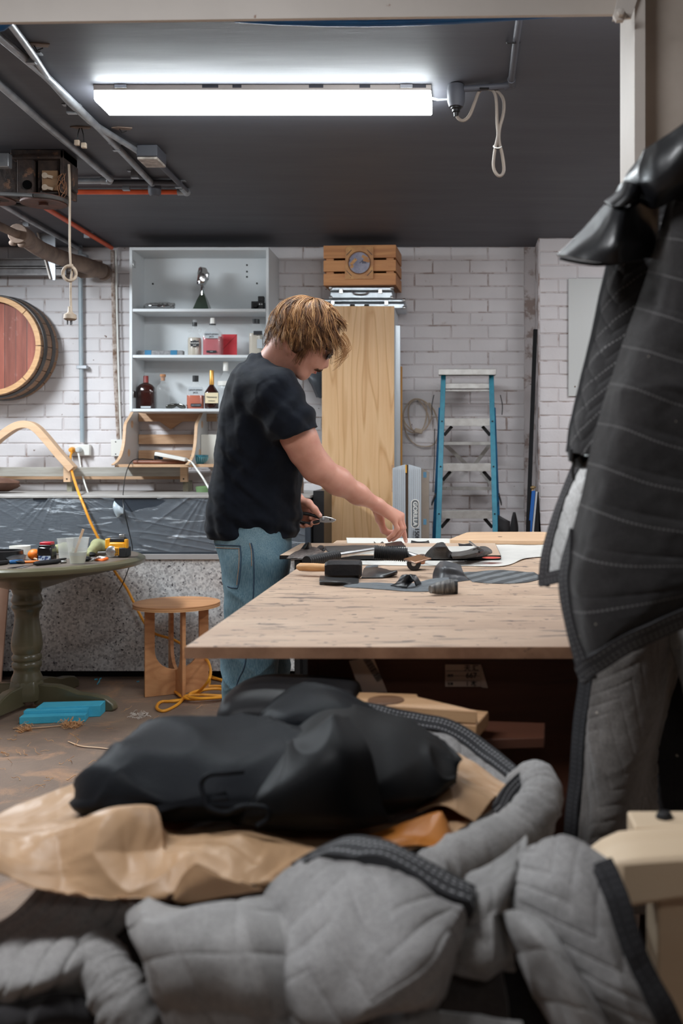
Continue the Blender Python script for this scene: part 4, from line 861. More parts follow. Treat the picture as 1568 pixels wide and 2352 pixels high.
# plastic film with torn holes
FH = [(73,1139),(78,1150),(92,1153),(104,1152),(109,1146),(110,1139)], [(265,1137),(259,1152),(285,1169),(303,1175),(332,1166),(358,1163),(381,1150),(338,1138)]
def inpoly(x, y, pl):
    r = False; n = len(pl); j = n - 1
    for i in range(n):
        if (pl[i][1] > y) != (pl[j][1] > y) and x < (pl[j][0]-pl[i][0])*(y-pl[i][1])/(pl[j][1]-pl[i][1]) + pl[i][0]: r = not r
        j = i
    return r
nu, nv = 520, 90; xs = np.linspace(bx0 + .01, bx1 - .03, nu); zz = np.linspace(z1 - .008, zf0 + .01, nv); X, Z = np.meshgrid(xs, zz)
k = (z1 - Z) / (z1 - zf0)
star = lambda x0_, z0_, f, amp, fall: amp * np.exp(-((X-x0_)**2 + (Z-z0_)**2)/fall) * ridge(np.arctan2(Z - z0_, X - x0_) * f, X*0, 7)**6
hh = .004*fbm(X*5, Z*9, 4, 2) + .005*ridge(X*9 + Z*16, Z*2, 3)**4 * np.exp(-k*2.6) + star(-3.0, z1+.05, 12, .016, .06) + star(-2.2, z1+.06, 14, .014, .05) + star(-1.35, z1+.08, 11, .018, .12) + .006*ridge(X*1.4 + 20, Z*22 + X*4, 5)**8 * (X > -2.1)
G = np.stack([X, YB_ - .003 - .9*hh, Z], -1)
hole = np.zeros((nv, nu), bool)
for i in range(nv):
    for j in range(nu):
        px = CX + X[i, j]*F/YB_; py = CY - (Z[i, j]-ZC)*F/YB_
        if py < 1180 and (inpoly(px, py, FH[0]) or inpoly(px, py, FH[1])): hole[i, j] = True
m, nt, b, N, L = nodes('clear_plastic_film'); b.inputs['Base Color'].default_value = lin((190, 198, 206)); b.inputs['Roughness'].default_value = .12; b.inputs['Alpha'].default_value = .3; b.inputs['Specular IOR Level'].default_value = .9
bumpn(nt, b, noise(nt, coords(nt, (3, 3, 12)), 6, 5, .6, 1.5), .5, .008)
al = mth(nt, 'MULTIPLY', ramp(nt, noise(nt, coords(nt, (2.5, 2.5, 20), (0, math.radians(24), 0)), 2.2, 3, .5, .6), [(.60, (.16,.16,.16,1)), (.68, (.75,.75,.75,1)), (.71, (.2,.2,.2,1))]), 1.0); L(al, b.inputs['Alpha'])  # pale streaks put wrinkle highlights and stress whitening into the alpha
M['film'] = m
put_uv('plastic_film', grid_mb(G, X, Z, hole), m, t, thick=0, label='wrinkled clear protective film with torn holes')
fl = surf([[(262,1150,5.53),(272,1160,5.52),(284,1168,5.53)],[(259,1165,5.515),(268,1172,5.51),(283,1180,5.52)],[(263,1180,5.53),(270,1190,5.525),(278,1182,5.53)]], 14, 14)
put_uv('loose_film_flap', grid_mb(*fl), mat('white_film_flap', (176, 188, 196), rough=.2), t, thick=.001)
# ================================================================ right of the man: plywood cabinet etc.
def ply_big():
    m, nt, b, N, L = nodes('flame_grain_plywood')
    nz = nt.nodes.new('ShaderNodeTexNoise'); nz.inputs['Scale'].default_value = 1.0; nz.inputs['Detail'].default_value = 2; L(coords(nt, (5.5, 5.5, .5)), nz.inputs['Vector'])
    band = mth(nt, 'FRACT', mth(nt, 'MULTIPLY', nz.outputs['Fac'], 11.0))
    g = ramp(nt, band, [(0, lin((196, 146, 94))), (.12, lin((222, 178, 130))), (.85, lin((228, 188, 142))), (1, lin((196, 146, 94)))])
    g = mix(nt, .3, g, ramp(nt, noise(nt, coords(nt, (30, 30, 1.5)), 3, 5), [(.3, lin((208, 160, 110))), (.7, lin((232, 194, 150)))]))
    L(g, b.inputs['Base Color']); b.inputs['Roughness'].default_value = .5; return m
M['plybig'] = ply_big()
t = empty('plywood_cabinet', 'tall narrow plywood cabinet with flame grain standing against the brick wall', 'cabinet', P(822, 1700, 6.0)); 
cx0, cx1 = P(739, 0, 6.0).x, P(905, 0, 6.0).x; ct = zr(703, 6.0); t.location = ((cx0+cx1)/2, 6.2, 0); ORG[t.name] = Vector(t.location)
put('door', MB().box(cx0, cx1, 6.0, 6.018, .06, ct), M['plybig'], t, bevel=.0015)
put('carcass', MB().box(cx0 + .003, cx1, 6.02, WY - .008, 0, ct - .001), M['white_lam'], t, bevel=.001)
put('finger_notch', MB().box(cx1 - .016, cx1 + .001, 5.999, 6.001, zr(1130, 6), zr(1068, 6)), M['plyw'], t)
def case(nm, lab, x0, x1, y0, y1, z0, z1, handle, latches):
    t = empty(nm, lab, 'case', ((x0+x1)/2, (y0+y1)/2, z0)); zm = z0 + (z1-z0)*.62
    put('lower_shell', MB().box(x0, x1, y0, y1, z0, zm - .001), M['alu'], t, bevel=.008); put('lid', MB().box(x0, x1, y0, y1, zm + .001, z1), M['alu'], t, bevel=.008)
    for x in latches: put('latch', MB().box(x - .012, x + .012, y0 - .007, y0 + .001, zm - .016, zm + .014), M['steel'], t, bevel=.002)
    for sx in (x0 + .006, x1 - .006):
        for zz_ in (z0 + .008, z1 - .008): put('corner_cap', MB().sphere((sx, y0 + .004, zz_), (.013, .013, .012), 12, 8), M['steel'], t)
    if handle:
        hx0, hx1 = handle; put('handle', MB().tube(spline([(hx0, y0 + .002, zm), (hx0, y0 - .014, zm - .004), (hx0 + .012, y0 - .022, zm - .018), ((hx0+hx1)/2, y0 - .024, zm - .022), (hx1 - .012, y0 - .022, zm - .018), (hx1, y0 - .014, zm - .004), (hx1, y0 + .002, zm)], 24), .004, 8), M['steel'], t)
    return t
zc0 = ct + .0005
xx = lambda px, Y=6.16: P(px, 0, Y).x
t = case('aluminium_case', 'wide flat aluminium case lying on top of the plywood cabinet', xx(738, 6.12), xx(930, 6.12), 6.12, 6.36, zc0, zc0 + .062, None, [xx(764, 6.12), xx(887, 6.12)])
for x in (809, 842): put('handle_mount', MB().obox((xx(x, 6.12), 6.116, zc0 + .022), (.03, .008, .012)), M['dark_metal'], t, bevel=.002)
zc1 = zc0 + .0625
case('aluminium_case', 'smaller aluminium briefcase with wire handle between flat case and crate', xx(757, 6.12), xx(902, 6.12), 6.12, 6.36, zc1, zc1 + .075, (xx(809, 6.12), xx(847, 6.12)), [xx(783, 6.12), xx(873, 6.12)])
zc2 = zc1 + .0755
# crate
t = empty('wooden_crate', 'slatted pine crate with a round printed sign on top of the two aluminium cases', 'crate', (xx(830, 6.1), 6.22, zc2), rot=math.radians(-3.5))
w2, d2, hh_ = .222, .15, zr(564, 6.08) - zc2; pine = M['pine'] = wood('orange_pine', (214, 154, 100), (190, 128, 80), (170, 108, 66), axis='x', scale=1.0)
pine_v = wood('orange_pine_end', (206, 148, 96), (182, 122, 76), axis='y', scale=1.0)
sl = hh_ / 3
for k in range(3):
    za, zb2 = k*sl + (.004 if k else 0), (k+1)*sl - .010 + (.010 if k == 2 else 0)
    for nm, y0, y1 in (('slat', -d2, -d2 + .014), ('slat', d2 - .014, d2)): put(nm, MB().box(-w2, w2, y0, y1, za, zb2), pine, t, bevel=.001, local=True)
    for x0_, x1_ in ((-w2, -w2 + .014), (w2 - .014, w2)): put('end_slat', MB().box(x0_, x1_, -d2 + .0145, d2 - .0145, za, zb2), pine_v, t, bevel=.001, local=True)
for sx in (-1, 1):
    for sy in (-1, 1): put('corner_post', MB().box(*sorted((sx*(w2-.0145), sx*(w2-.06))), *sorted((sy*(d2-.0145), sy*(d2-.03))), 0.001, hh_ - .001), pine_v, t, local=True)
put('bottom_board', MB().box(-w2 + .015, w2 - .015, -d2 + .0145, d2 - .0145, .0, .008), pine_v, t, local=True)
sgn_ = mat('worn_gold_board', (208, 156, 98), (176, 120, 78), scale=14, spots=(120, 78, 52), spscale=40, spth=.64, rough=.5)
o = put('square_sign', MB().prism([(-.098+.008, .035), (.085, .035), (.087, .228), (.08, .232), (-.07, .236), (-.085, .225)], -d2 - .009, -d2 - .001), sgn_, t, local=True, bevel=.001)
c = (-.0, -d2 - .0095, .134); disk = mat('murky_print', (120, 118, 138), (160, 156, 170), scale=16, rough=.4, spots=(70, 66, 82), spscale=22, spth=.58)
put('round_print', MB().lathe([(0, .0012), (.064, .0012), (.064, 0), (0, 0)], c, 40, 'y'), disk, o, local=True)
put('print_ring', MB().lathe([(.067, 0), (.069, .0012), (.071, .0012), (.072, 0)], c, 40, 'y'), mat('brown_ring', (140, 94, 60)), o, local=True)
for (dx, dz, r_, l_) in ((-.036, .006, -.8, .05), (-.046, -.022, -.9, .022), (.036, .032, .5, .042), (.044, .014, .3, .04)):
    put('gold_patch', MB().obox((c[0]+dx, c[1]-.0022, c[2]+dz), (l_, .001, .018), (0, r_, 0)), sgn_, o, local=True)
for dx, dz, r_ in ((-.06,.06,.8), (.06,.06,-.8), (-.06,-.06,-.8), (.06,-.06,.8)): put('corner_scroll', MB().obox((c[0]+dx*1.05, c[1]-.0005, c[2]+dz*1.05), (.045, .001, .003), (0, -r_, 0)), ink, o, local=True)
# leaning profiles
put('aluminium_straightedge', MB().box(xx(908, 6.1), xx(919, 6.1), 6.09, 6.12, .001, zr(748, 6.1)).box(xx(906, 6.1), xx(908, 6.1), 6.088, 6.122, .001, zr(752, 6.1)), M['alu'], label='tall aluminium straightedge standing beside the plywood cabinet', cat='straightedge', bevel=.001)
put('timber_stick', MB().box(xx(919.6, 6.14), xx(923.5, 6.14), 6.13, 6.16, .001, zr(842, 6.14)), mat('amber_stick', (200, 144, 70)), label='thin amber timber stick right behind the aluminium straightedge', cat='stick')
# folded platform
t = empty('folding_work_platform', 'folded aluminium work platform with black lettering standing beside the plywood cabinet', 'work platform', (P(940, 0, 5.75).x, 5.8, 0))
G_ = lambda px, Y=5.72: P(px, 0, Y).x; gz = zr(1066, 5.75)
rib = mat('ribbed_aluminium', (206, 214, 220), (190, 198, 206), rough=.45, metal=.35, scale=60, stretch=(1, 1, .02))
def slab(x0, x1, y0, y1, nm, m, slope0=0, slope1=0):
    mb = MB().prism([(x0, .001), (x1, .001), (x1, gz + slope1), (x0, gz + slope0)], y0, y1); return put(nm, mb, m, t, bevel=.001)
slab(G_(902), G_(931), 5.70, 5.76, 'platform_half', rib, -.022, -.001); slab(G_(938), G_(967), 5.70, 5.76, 'platform_half', rib, -.001, -.022)
for k in range(6):
    for a in (902, 938): x = G_(a + 3 + k*4.4); put('rib', MB().box(x - .0008, x + .0008, 5.6985, 5.7, .02, gz - .03), M['galv'], t)
put('hinge_gap', MB().box(G_(931.5), G_(937.5), 5.715, 5.75, .001, gz - .004), mat('hinge_brown', (92, 70, 52), rough=.5), t)
put('side_rail', MB().prism([(G_(967) + .0005, .001), (G_(985), .001), (G_(985), gz - .045), (G_(967) + .0005, gz - .024)], 5.715, 5.76), mat('bronze_side', (170, 158, 146), (150, 140, 130), rough=.4, metal=.5), t, bevel=.001)
put('yellow_tab', MB().box(G_(931), G_(934), 5.7, 5.714, gz - .05, gz - .004), mat('amber_tab', (220, 160, 50)), t)
for y in (1090, 1198): put('blue_sticker', MB().box(G_(972), G_(979), 5.7135, 5.715, zr(y + 7, 5.72), zr(y - 6, 5.72)), mat('blue_sticker%d' % y, (90, 140, 170)), t)
c0 = P(953, 1180, 5.698); mb = MB(); hw, hl = .0185, .078; pl = []
for k in range(16): a = math.pi*k/15; pl.append((c0.x + hw*math.cos(a), c0.z + hl - hw + hw*math.sin(a)))
for k in range(16): a = math.pi + math.pi*k/15; pl.append((c0.x + hw*math.cos(a), c0.z - hl + hw + hw*math.sin(a)))
put('badge_plate', MB().prism([(c0.x + (x - c0.x)*1.3, c0.z + (z - c0.z)*1.06) for x, z in pl], 5.6975, 5.6988), M['white_pl'], t); put('badge_plate', MB().prism(pl, 5.6965, 5.6975), lab_dark, t)
put('badge_plate', MB().prism([(c0.x + (x - c0.x)*.8, c0.z + (z - c0.z)*.95) for x, z in pl], 5.696, 5.6966), mat('grey_badge', (120, 126, 130)), t)
RV = Matrix.Rotation(-math.pi/2, 4, 'Z')
lettering('GORILLA', .034, Matrix.Translation((c0.x, 5.6955, c0.z)) @ FACE @ RV, M['white_pl'], t, bold=True); p = P(957, 1228, 5.696); lettering('150KG', .034, Matrix.Translation((p.x, 5.6965, p.z - .01)) @ FACE @ RV, lab_dark, t, bold=True); lettering('MAX LOAD', .014, Matrix.Translation((p.x - .02, 5.6965, p.z - .012)) @ FACE @ RV, lab_dark, t)
# coil of cable
t = empty('cable_coil', 'pale extension cable coiled on a nail with its plug hanging on the brick wall', 'cable', P(958, 925, 6.38)); mb = MB()
cp = [P(958 + (27 + 5*math.sin(k*.31))*math.cos(a) + 4*math.sin(k*.13), 957 + (38 + 3*math.cos(k*.2))*math.sin(a), 6.37 - .012*math.sin(k*.37)) for k, a in enumerate(np.linspace(-1.6, 4*math.pi + 2.6, 90))]
cp += [P(926, 965, 6.38), P(932, 995, 6.38), P(952, 1020, 6.385), P(980, 1026, 6.385), P(1000, 1016, 6.385), P(1006, 985, 6.385), P(1000, 950, 6.385), P(985, 925, 6.385)]
put('cable', MB().tube(spline(cp, 260), .0045, 6), M['skincord'], t); put('plug', MB().bar(P(952, 988, 6.36), P(970, 992, 6.36), .034, .03), M['skincord'], t, bevel=.006)
put('nail', MB().cyl(P(958, 921, 6.34), P(958, 921, WY - .008), .003, n=8), M['dark_metal'], t)
put('dangling_flex', MB().tube([P(998, 985, 6.37), P(997, 1060, 6.37), P(994, 1130, 6.37)], .0025, 6), M['dark_metal'], label='thin dark flex hanging straight down left of the step ladder', cat='flex')
# jacket hanging behind
c = surf([[(698, 842, 6.28), (712, 838, 6.24), (726, 838, 6.24), (740, 836, 6.28)], [(702, 862, 6.24), (714, 868, 6.2), (727, 870, 6.2), (740, 870, 6.26)], [(714, 882, 6.26), (722, 890, 6.21), (731, 895, 6.22), (741, 895, 6.27)], [(727, 912, 6.3), (731, 913, 6.25), (736, 914, 6.25), (741, 914, 6.3)]], 40, 60, disp=lambda U, V: .006*ridge(U*30, V*6, 2)**2)
put_uv('grey_jacket', grid_mb(*c), mat('charcoal_nylon', (66, 70, 76), (50, 52, 58), rough=.45), label='charcoal jacket hanging on the wall behind the man\'s chin', cat='jacket', thick=.012)
put('coat_hook', MB().tube([P(718, 836, WY - .008), P(718, 838, 6.3), P(718, 832, 6.27)], .005, 8), M['dark_metal'], bpy.data.objects['grey_jacket'])
# ladder
t = empty('step_ladder', 'blue fibreglass step ladder with aluminium treads against the brick wall', 'ladder', (.07, 5.9, 0))
M['blue_fg'] = mat('turquoise_blue_fibreglass', (32, 130, 152), (22, 114, 138), rough=.4, scale=30, spots=(120, 170, 184), spscale=40, spth=.7)
TL, TR, BL, BR = Vector((-.072, 6.1, 1.748)), Vector((.221, 6.1, 1.748)), Vector((-.1225, 5.7, 0.002)), Vector((.249, 5.7, .002))
def rail(a, b, w1=.034, w2_=.052):
    d = (b - a); mb = MB(); mb.bar(a, b, w1, .012).T = None
    return mb
for a, b, s_ in ((TL, BL, 1), (TR, BR, -1)):
    mb = MB(); d = (b-a).normalized(); mb.bar(a, b, .03, .01, up=(0, -1, .2)); off = Vector((-s_*.012, .028, 0)); mb.bar(a + off, b + off, .006, .05, up=(0, -1, .2)); put('front_rail', mb, M['blue_fg'], t, bevel=.002)
RT = [Vector((-.085, 6.14, 1.55)), Vector((.232, 6.14, 1.55))]; RB = [Vector((-.165, 6.36, .002)), Vector((.30, 6.36, .002))]
M['blue_fg2'] = mat('deep_blue_fibreglass', (16, 92, 132), (12, 80, 118), rough=.45)
for a, b in zip(RT, RB): put('rear_rail', MB().bar(a, b, .034, .022, up=(0, -1, .1)), M['blue_fg2'], t, bevel=.002)
tread = mat('tread_aluminium', (200, 198, 194), (178, 174, 170), rough=.4, metal=.6, scale=20, spots=(120, 100, 90), spscale=60, spth=.68)
put('top_cap', MB().box(-.102, .248, 6.02, 6.2, 1.748, 1.775).box(-.102, .248, 6.018, 6.03, 1.742, 1.779), tread, t, bevel=.003)
for k in range(6):
    z = (1.72, 1.478, 1.205, .925, .64, .36)[k]; f = (1.748 - z) / 1.746; a = TL.lerp(BL, f); b = TR.lerp(BR, f)
    if k == 0: o = put('spreader_plate', MB().box(a.x + .01, b.x - .01, a.y + .01, a.y + .03, z - .055, z - .022).box(a.x+.01, b.x-.01, a.y+.0, a.y+.03, z - .073, z - .062), tread, t, bevel=.002); continue
    mb = MB().box(a.x + .016, b.x - .016, a.y - .004, a.y + .085, z - .004, z).box(a.x + .016, b.x - .016, a.y - .006, a.y + .002, z - .044, z + .002).box(a.x + .016, b.x - .016, a.y + .08, a.y + .086, z - .03, z)
    for r_ in range(6): mb.box(a.x + .018, b.x - .018, a.y + .006 + r_*.012, a.y + .010 + r_*.012, z, z + .003)
    o = put('tread', mb, tread, t, bevel=.001)
    for s_, q_ in ((1, a), (-1, b)):
        put('gusset', MB().bar((q_.x + s_*.012, q_.y + .03, z - .1), (q_.x + s_*.06, q_.y + .03, z - .045), .02, .006, up=(0, 1, 0)), M['dark_metal'], o)
        put('rivet', MB().lathe([(0, .004), (.005, .003), (.005, 0), (0, 0)], (q_.x - s_*.0, q_.y - .012, z - .016), 8, 'y'), M['dark_metal'], o)
for (p0, p1) in (((-.10, 6.24, 1.36), (.09, 6.3, 1.18)), ((.245, 6.24, 1.36), (.11, 6.3, 1.18)), ((-.13, 6.3, 1.02), (-.02, 6.3, 1.16)), ((.27, 6.3, 1.02), (.16, 6.3, 1.16))): put('cross_brace', MB().bar(p0, p1, .024, .004, up=(0, 1, 0)), tread, t)
for z in (1.33, 1.05, .7, .3): f = (1.55 - z)/1.548; a = RT[0].lerp(RB[0], f); b = RT[1].lerp(RB[1], f); put('rear_crossbar', MB().bar(a, b, .03, .02), tread, t, bevel=.001)
for s_, x in ((1, -.118), (-1, .262)): put('spreader_arm', MB().bar((x, 5.98, 1.02), (x - s_*.03, 6.28, .95), .006, .02), M['dark_metal'], t); put('safety_strap', MB().tube(spline([(x - s_*.01, 6.0, 1.62), (x - s_*.022, 6.0, 1.56), (x - s_*.02, 6.0, 1.5)], 10), .003, 6), M['dark_metal'], t)
# shovels, post, boards, whiteboard
sh_m = mat('blackened_shovel_steel', (50, 48, 50), (36, 35, 38), rough=.55)
def blade(lab, px0, px1, ytop, ybot, pointed, Y=6.2):
    a, b = P(px0, 0, Y).x, P(px1, 0, Y).x; zt_, zb2 = zr(ytop, Y), zr(ybot, Y) - .03; cxx = (a+b)/2; t = empty('shovel', lab, 'shovel', (cxx, Y, 0))
    rows = []
    for k in range(9):
        f = k/8; z = zt_ + (zb2 - zt_)*f; wd = (b-a)/2 * (min(1, (.12 + f*1.6)**.6) if pointed else 1.0)
        rows.append([(cxx + wd*u, Y - .02*(1-u*u) - (.01 if not pointed else 0), z + (.02*u*(1-f)*-1 if not pointed else 0)) for u in np.linspace(-1, 1, 7)])
    Gx = np.array(rows); put_uv('blade', grid_mb(Gx, Gx[..., 0], Gx[..., 2]), sh_m, t, thick=.004)
    put('handle', MB().tube([(cxx, Y - .02, zb2 + .04), (cxx, Y - .01, zb2 - .05), (cxx, Y, .002)], .016, 12), M['plyw'], t)
blade('square black shovel blade standing upright right of the step ladder', 1143, 1171, 1190, 1226, False); blade('pointed black shovel blade standing upright beside the square one', 1171, 1190, 1176, 1226, True, 6.25)
mb = MB(); mb.bar(P(1229, 757, 6.1), (P(1203, 0, 5.9).x, 5.98, .004), .024, .03, up=(0, 1, 0)); put('black_post', mb, mat('black_coated_steel', (16, 16, 18), (24, 24, 26), rough=.7, spec=.2), label='tall square black steel post leaning in the corner by the brick pier', cat='post', bevel=.001)
for nm, lab, x0_, x1_, x2_, x3_, yt, m, Y in (('blue_board', 'narrow bright blue board leaning at the foot of the brick pier', 1221, 1229, 1212, 1220, 1127, mat('bright_blue', (26, 92, 168), rough=.5), 6.02), ('white_board_edge', 'thin white-edged board leaning right behind the blue board', 1230, 1234, 1221, 1225, 1129, M['white_lam'], 6.05), ('black_board', 'black panel leaning at the foot of the brick pier', 1213, 1237, 1224, 1237, 1130, M['black_pl'], 6.1)):
    zt_ = zr(yt, Y); zb2 = zr(1225, Y); k = zt_ / (zt_ - zb2); a, b, c_, d = [P(v, 0, Y).x for v in (x0_, x1_, x2_, x3_)]; c_ = a + (c_-a)*k; d = b + (d-b)*k
    put(nm, MB().prism([(c_, .002), (d, .002), (b, zt_), (a, zt_)], Y - .004, Y + .006), m, label=lab, cat='board')
put('brass_tap', MB().sphere(P(1222, 1120, 6.04), (.018, .018, .014), 12, 8).cyl(P(1216, 1124, 6.04), P(1230, 1118, 6.04), .006).cyl(P(1222, 1121, 6.04), P(1222, 1129, 6.03), .008), mat('old_brass', (150, 126, 88), rough=.4, metal=.7), label='small brass fitting resting on top of the blue board', cat='fitting')
t = empty('whiteboard', 'pale frameless whiteboard fixed on the brick pier', 'whiteboard', P(1350, 910, 6.13))
a = P(1305, 910, 6.14); put('panel', MB().box(a.x, a.x + .55, 6.135, 6.147, a.z, zr(640, 6.14)), mat('pale_whiteboard', (206, 208, 206), rough=.35), t, bevel=.001)
put('corner_screw', MB().lathe([(0, .003), (.005, .002), (.005, 0), (0, 0)], P(1320, 888, 6.134), 10, 'y'), M['dustbrown'], t)
put('paint_tin', MB().lathe([(0, 0), (.03, 0), (.03, .004), (.028, .006), (.028, .1), (.031, .104), (0, .104)], (P(686, 0, 5.9).x, 5.9, 1.031), 20), M['dustbrown'], label='slim brown tin on the bench just right of the man', cat='tin')
put('black_offcut', MB().box(-.801, -.74, 5.62, 5.97, .001, zr(1125, 5.8)), M['black_pl'], label='black sheet edge standing left of the plywood cabinet', cat='board')
# ================================================================ round pedestal table
TX, TY, TZ = -2.13, 4.955, .745
olive = mat('olive_green_paint', (100, 94, 72), (88, 83, 62), rough=.32, scale=5, coat=.25, spots=(150, 140, 120), spscale=60, spth=.76)
olive_top = mat('worn_olive_tabletop', (104, 92, 82), (90, 80, 70), rough=.45, scale=6, spots=(70, 62, 56), spscale=14, spth=.66)
t = empty('pedestal_table', 'round olive green pedestal table with turned column and four scroll feet', 'table', (TX, TY, 0))
R_ = .565
put('tabletop', MB().lathe([(0, TZ), (R_-.03, TZ), (R_-.018, TZ-.002), (R_-.012, TZ-.006), (R_-.002, TZ-.012), (R_, TZ-.022), (R_-.006, TZ-.034), (R_-.02, TZ-.04), (R_-.09, TZ-.046), (0, TZ-.046)], (TX, TY, 0), 96), [olive], t)
put('table_surface', MB().lathe([(0, TZ+.0006), (R_-.035, TZ+.0006), (R_-.035, TZ), (0, TZ)], (TX, TY, 0), 96), olive_top, t)
put('apron', MB().lathe([(0, TZ-.047), (R_-.13, TZ-.047), (R_-.17, TZ-.07), (.26, TZ-.095), (.17, TZ-.125), (.10, TZ-.148), (0, TZ-.152)], (TX, TY, 0), 64), olive, t)
def zz(py): return ZC - (py - CY) * TY / F
prof = [(0, zz(1350)), (.075, zz(1350)), (.071, zz(1356)), (.064, zz(1364)), (.071, zz(1374)), (.074, zz(1380)), (.066, zz(1386)), (.074, zz(1392)), (.068, zz(1398)), (.058, zz(1406)), (.056, zz(1420)), (.062, zz(1440)), (.070, zz(1460)), (.074, zz(1478)), (.071, zz(1492)), (.062, zz(1500)), (.071, zz(1506)), (.070, zz(1513)), (.062, zz(1517)), (.071, zz(1522)), (.069, zz(1530)), (.060, zz(1536)), (.062, zz(1544)), (.073, zz(1556)), (.075, zz(1568)), (.066, zz(1580)), (0, zz(1580))]
put('turned_column', MB().lathe(prof, (TX, TY, 0), 48), olive, t, smooth=60)
put('foot_block', MB().lathe([(0, .03), (.085, .04), (.09, .09), (.078, .14), (.06, zz(1578)), (0, zz(1578))], (TX, TY, 0), 8), olive, t, bevel=.004)
for k in range(4):
    a = math.radians(-8 + 90*k) if k != 3 else math.radians(-98); L_ = .46
    pr = [(.05, .02), (.3, .02), (.40, .0), (L_, .0), (L_+.012, .012), (L_, .04), (.42, .066), (.36, .078), (.28, .084), (.22, .105), (.17, .118), (.05, .122)]
    mb = MB(); mb.T = Matrix.Translation((TX, TY, 0)) @ Matrix.Rotation(a, 4, 'Z'); mb.prism(pr, -.024, .024); put('scroll_foot', mb, olive, t, bevel=.006)
# clutter on the round table
OT = lambda px, py: PZ(px, py, TZ + .001)
def onT(nm, lab, cat, px, py): p = OT(px, py); return empty(nm, lab, cat, p), p
dy = mat('tool_yellow', (238, 166, 34), (228, 154, 28), rough=.45); db = mat('tool_black', (30, 30, 32), rough=.5)
t, p = onT('cordless_drill', 'yellow and black cordless drill lying on the round green table', 'drill', 268, 1281)
s = p.y / F
def bx(mb, x0, x1, z0, z1, y0, y1): return mb.box(p.x + (x0-268)*s, p.x + (x1-268)*s, p.y + y0, p.y + y1, p.z + (1281-z1)*s, p.z + (1281-z0)*s)
put('motor_housing', bx(MB(), 249, 286, 1246, 1276, .0, .07), dy, t, bevel=.008)
put('top_grip', bx(MB(), 250, 284, 1236, 1247, .01, .06), db, t, bevel=.006)
put('yellow_shoulder', bx(MB(), 238, 250, 1238, 1262, .015, .06), dy, t, bevel=.005)
put('battery_foot', bx(MB(), 271, 290, 1258, 1280, -.004, .075), db, t, bevel=.004)
put('side_panel', bx(MB(), 263, 274, 1257, 1276, -.006, .002), dy, t, bevel=.003)
mb = MB()
for a in range(2):
    for b in range(4): bx(mb, 266 + a*4, 268.5 + a*4, 1260 + b*4, 1262.2 + b*4, -.0075, -.0058)
put('vent_slots', mb, db, t, kind='stuff')
c = Vector((p.x - 12*s, p.y + .004, p.z + 14*s)); put('chuck_collar', MB().lathe([(0, .012), (.018, .012), (.028, .006), (.028, -.02), (0, -.02)], c, 24, 'y'), M['steel'], t)
put('chuck', MB().tube([(p.x-17*s, p.y+.03, p.z+12*s), (p.x-27*s, p.y+.03, p.z+12*s), (p.x-29*s, p.y+.03, p.z+12*s)], [.016, .015, .009], 14), db, t)
put('drill_bit', MB().tube([(p.x-28*s, p.y+.03, p.z+12*s), (p.x-48*s, p.y+.03, p.z+11*s)], .004, 8), M['steel'], t)
put('belt_hook', bx(MB(), 270, 281, 1228, 1236, .02, .05), M['steel'], t, bevel=.002)
put('belt_hook', bx(MB(), 285, 291, 1239, 1260, .0, .03), dy, t, bevel=.003)
# cups
cupm, nt, b, N, L = nodes('frosted_cup_plastic'); b.inputs['Base Color'].default_value = lin((226, 228, 224)); b.inputs['Roughness'].default_value = .25; b.inputs['Alpha'].default_value = .3
def cup(lab, px, py, wt, wb, h, liquid):
    t, p = onT('plastic_cup', lab, 'cup', px, py); s = p.y/F; r0, r1, H = wb*s/2, wt*s/2, h*s; c = (p.x, p.y + r1, p.z); mb = MB()
    mb.lathe([(0, 0), (r0, 0), (r1, H-.003), (r1+.002, H-.002), (r1+.002, H), (r1-.001, H), (r0-.001, .002), (0, .002)], c, 32); put('cup_wall', mb, cupm, t)
    if liquid:
        f = .32; put('cream_liquid', MB().lathe([(0, .003), (r0-.002, .003), (r0+(r1-r0)*f-.002, H*f), (0, H*f)], c, 28), mat('cream_liquid', (216, 210, 176), (206, 200, 160), rough=.3), t)
        put('dried_ring', MB().lathe([(r0+(r1-r0)*f-.0018, H*f), (r0+(r1-r0)*.45-.0016, H*.45), (r0+(r1-r0)*.45-.0026, H*.45), (r0+(r1-r0)*f-.003, H*f)], c, 28), mat('dried_cream', (206, 206, 190), rough=.5), t)
    return t, c, H
t, c, H = cup('clear plastic cup with cream liquid and a stirring stick on the round table', 169, 1297, 50, 33, 60, True)
cup('clear plastic measuring cup standing behind the cream-filled cup', 143, 1284, 36, 27, 46, False)
a = Vector((c[0] - .012, c[1], c[2] + .05)); put('wooden_stirrer', MB().bar(a, a + Vector((.042, -.01, .112)), .011, .004, up=(0,1,0)), M['plyl'], label='wooden stirring stick standing in the cream-filled cup', cat='stick', bevel=.001)
t, p = onT('ink_jar', 'black jar with red lid and blue-white label between orange ball and cups', 'jar', 101, 1290); s = p.y/F
put('jar_body', MB().box(p.x-17*s, p.x+17*s, p.y, p.y+.07, p.z, p.z+33*s), mat('glossy_black_jar', (24, 20, 22), rough=.15, coat=.5), t, bevel=.008); put('jar_shoulder', MB().box(p.x-14*s, p.x+14*s, p.y+.005, p.y+.065, p.z+32*s, p.z+38*s), M['black_pl'], t, bevel=.004)
put('red_lid', MB().box(p.x-12.5*s, p.x+13*s, p.y+.01, p.y+.06, p.z+37*s, p.z+44*s), mat('red_lid', (186, 30, 46), rough=.35), t, bevel=.003); put('blue_white_label', MB().box(p.x-13*s, p.x+15*s, p.y-.0012, p.y, p.z+2*s, p.z+13*s), mat('blue_white_label', (190, 206, 224), (48, 70, 120), scale=60, lo=.48, hi=.52), t)
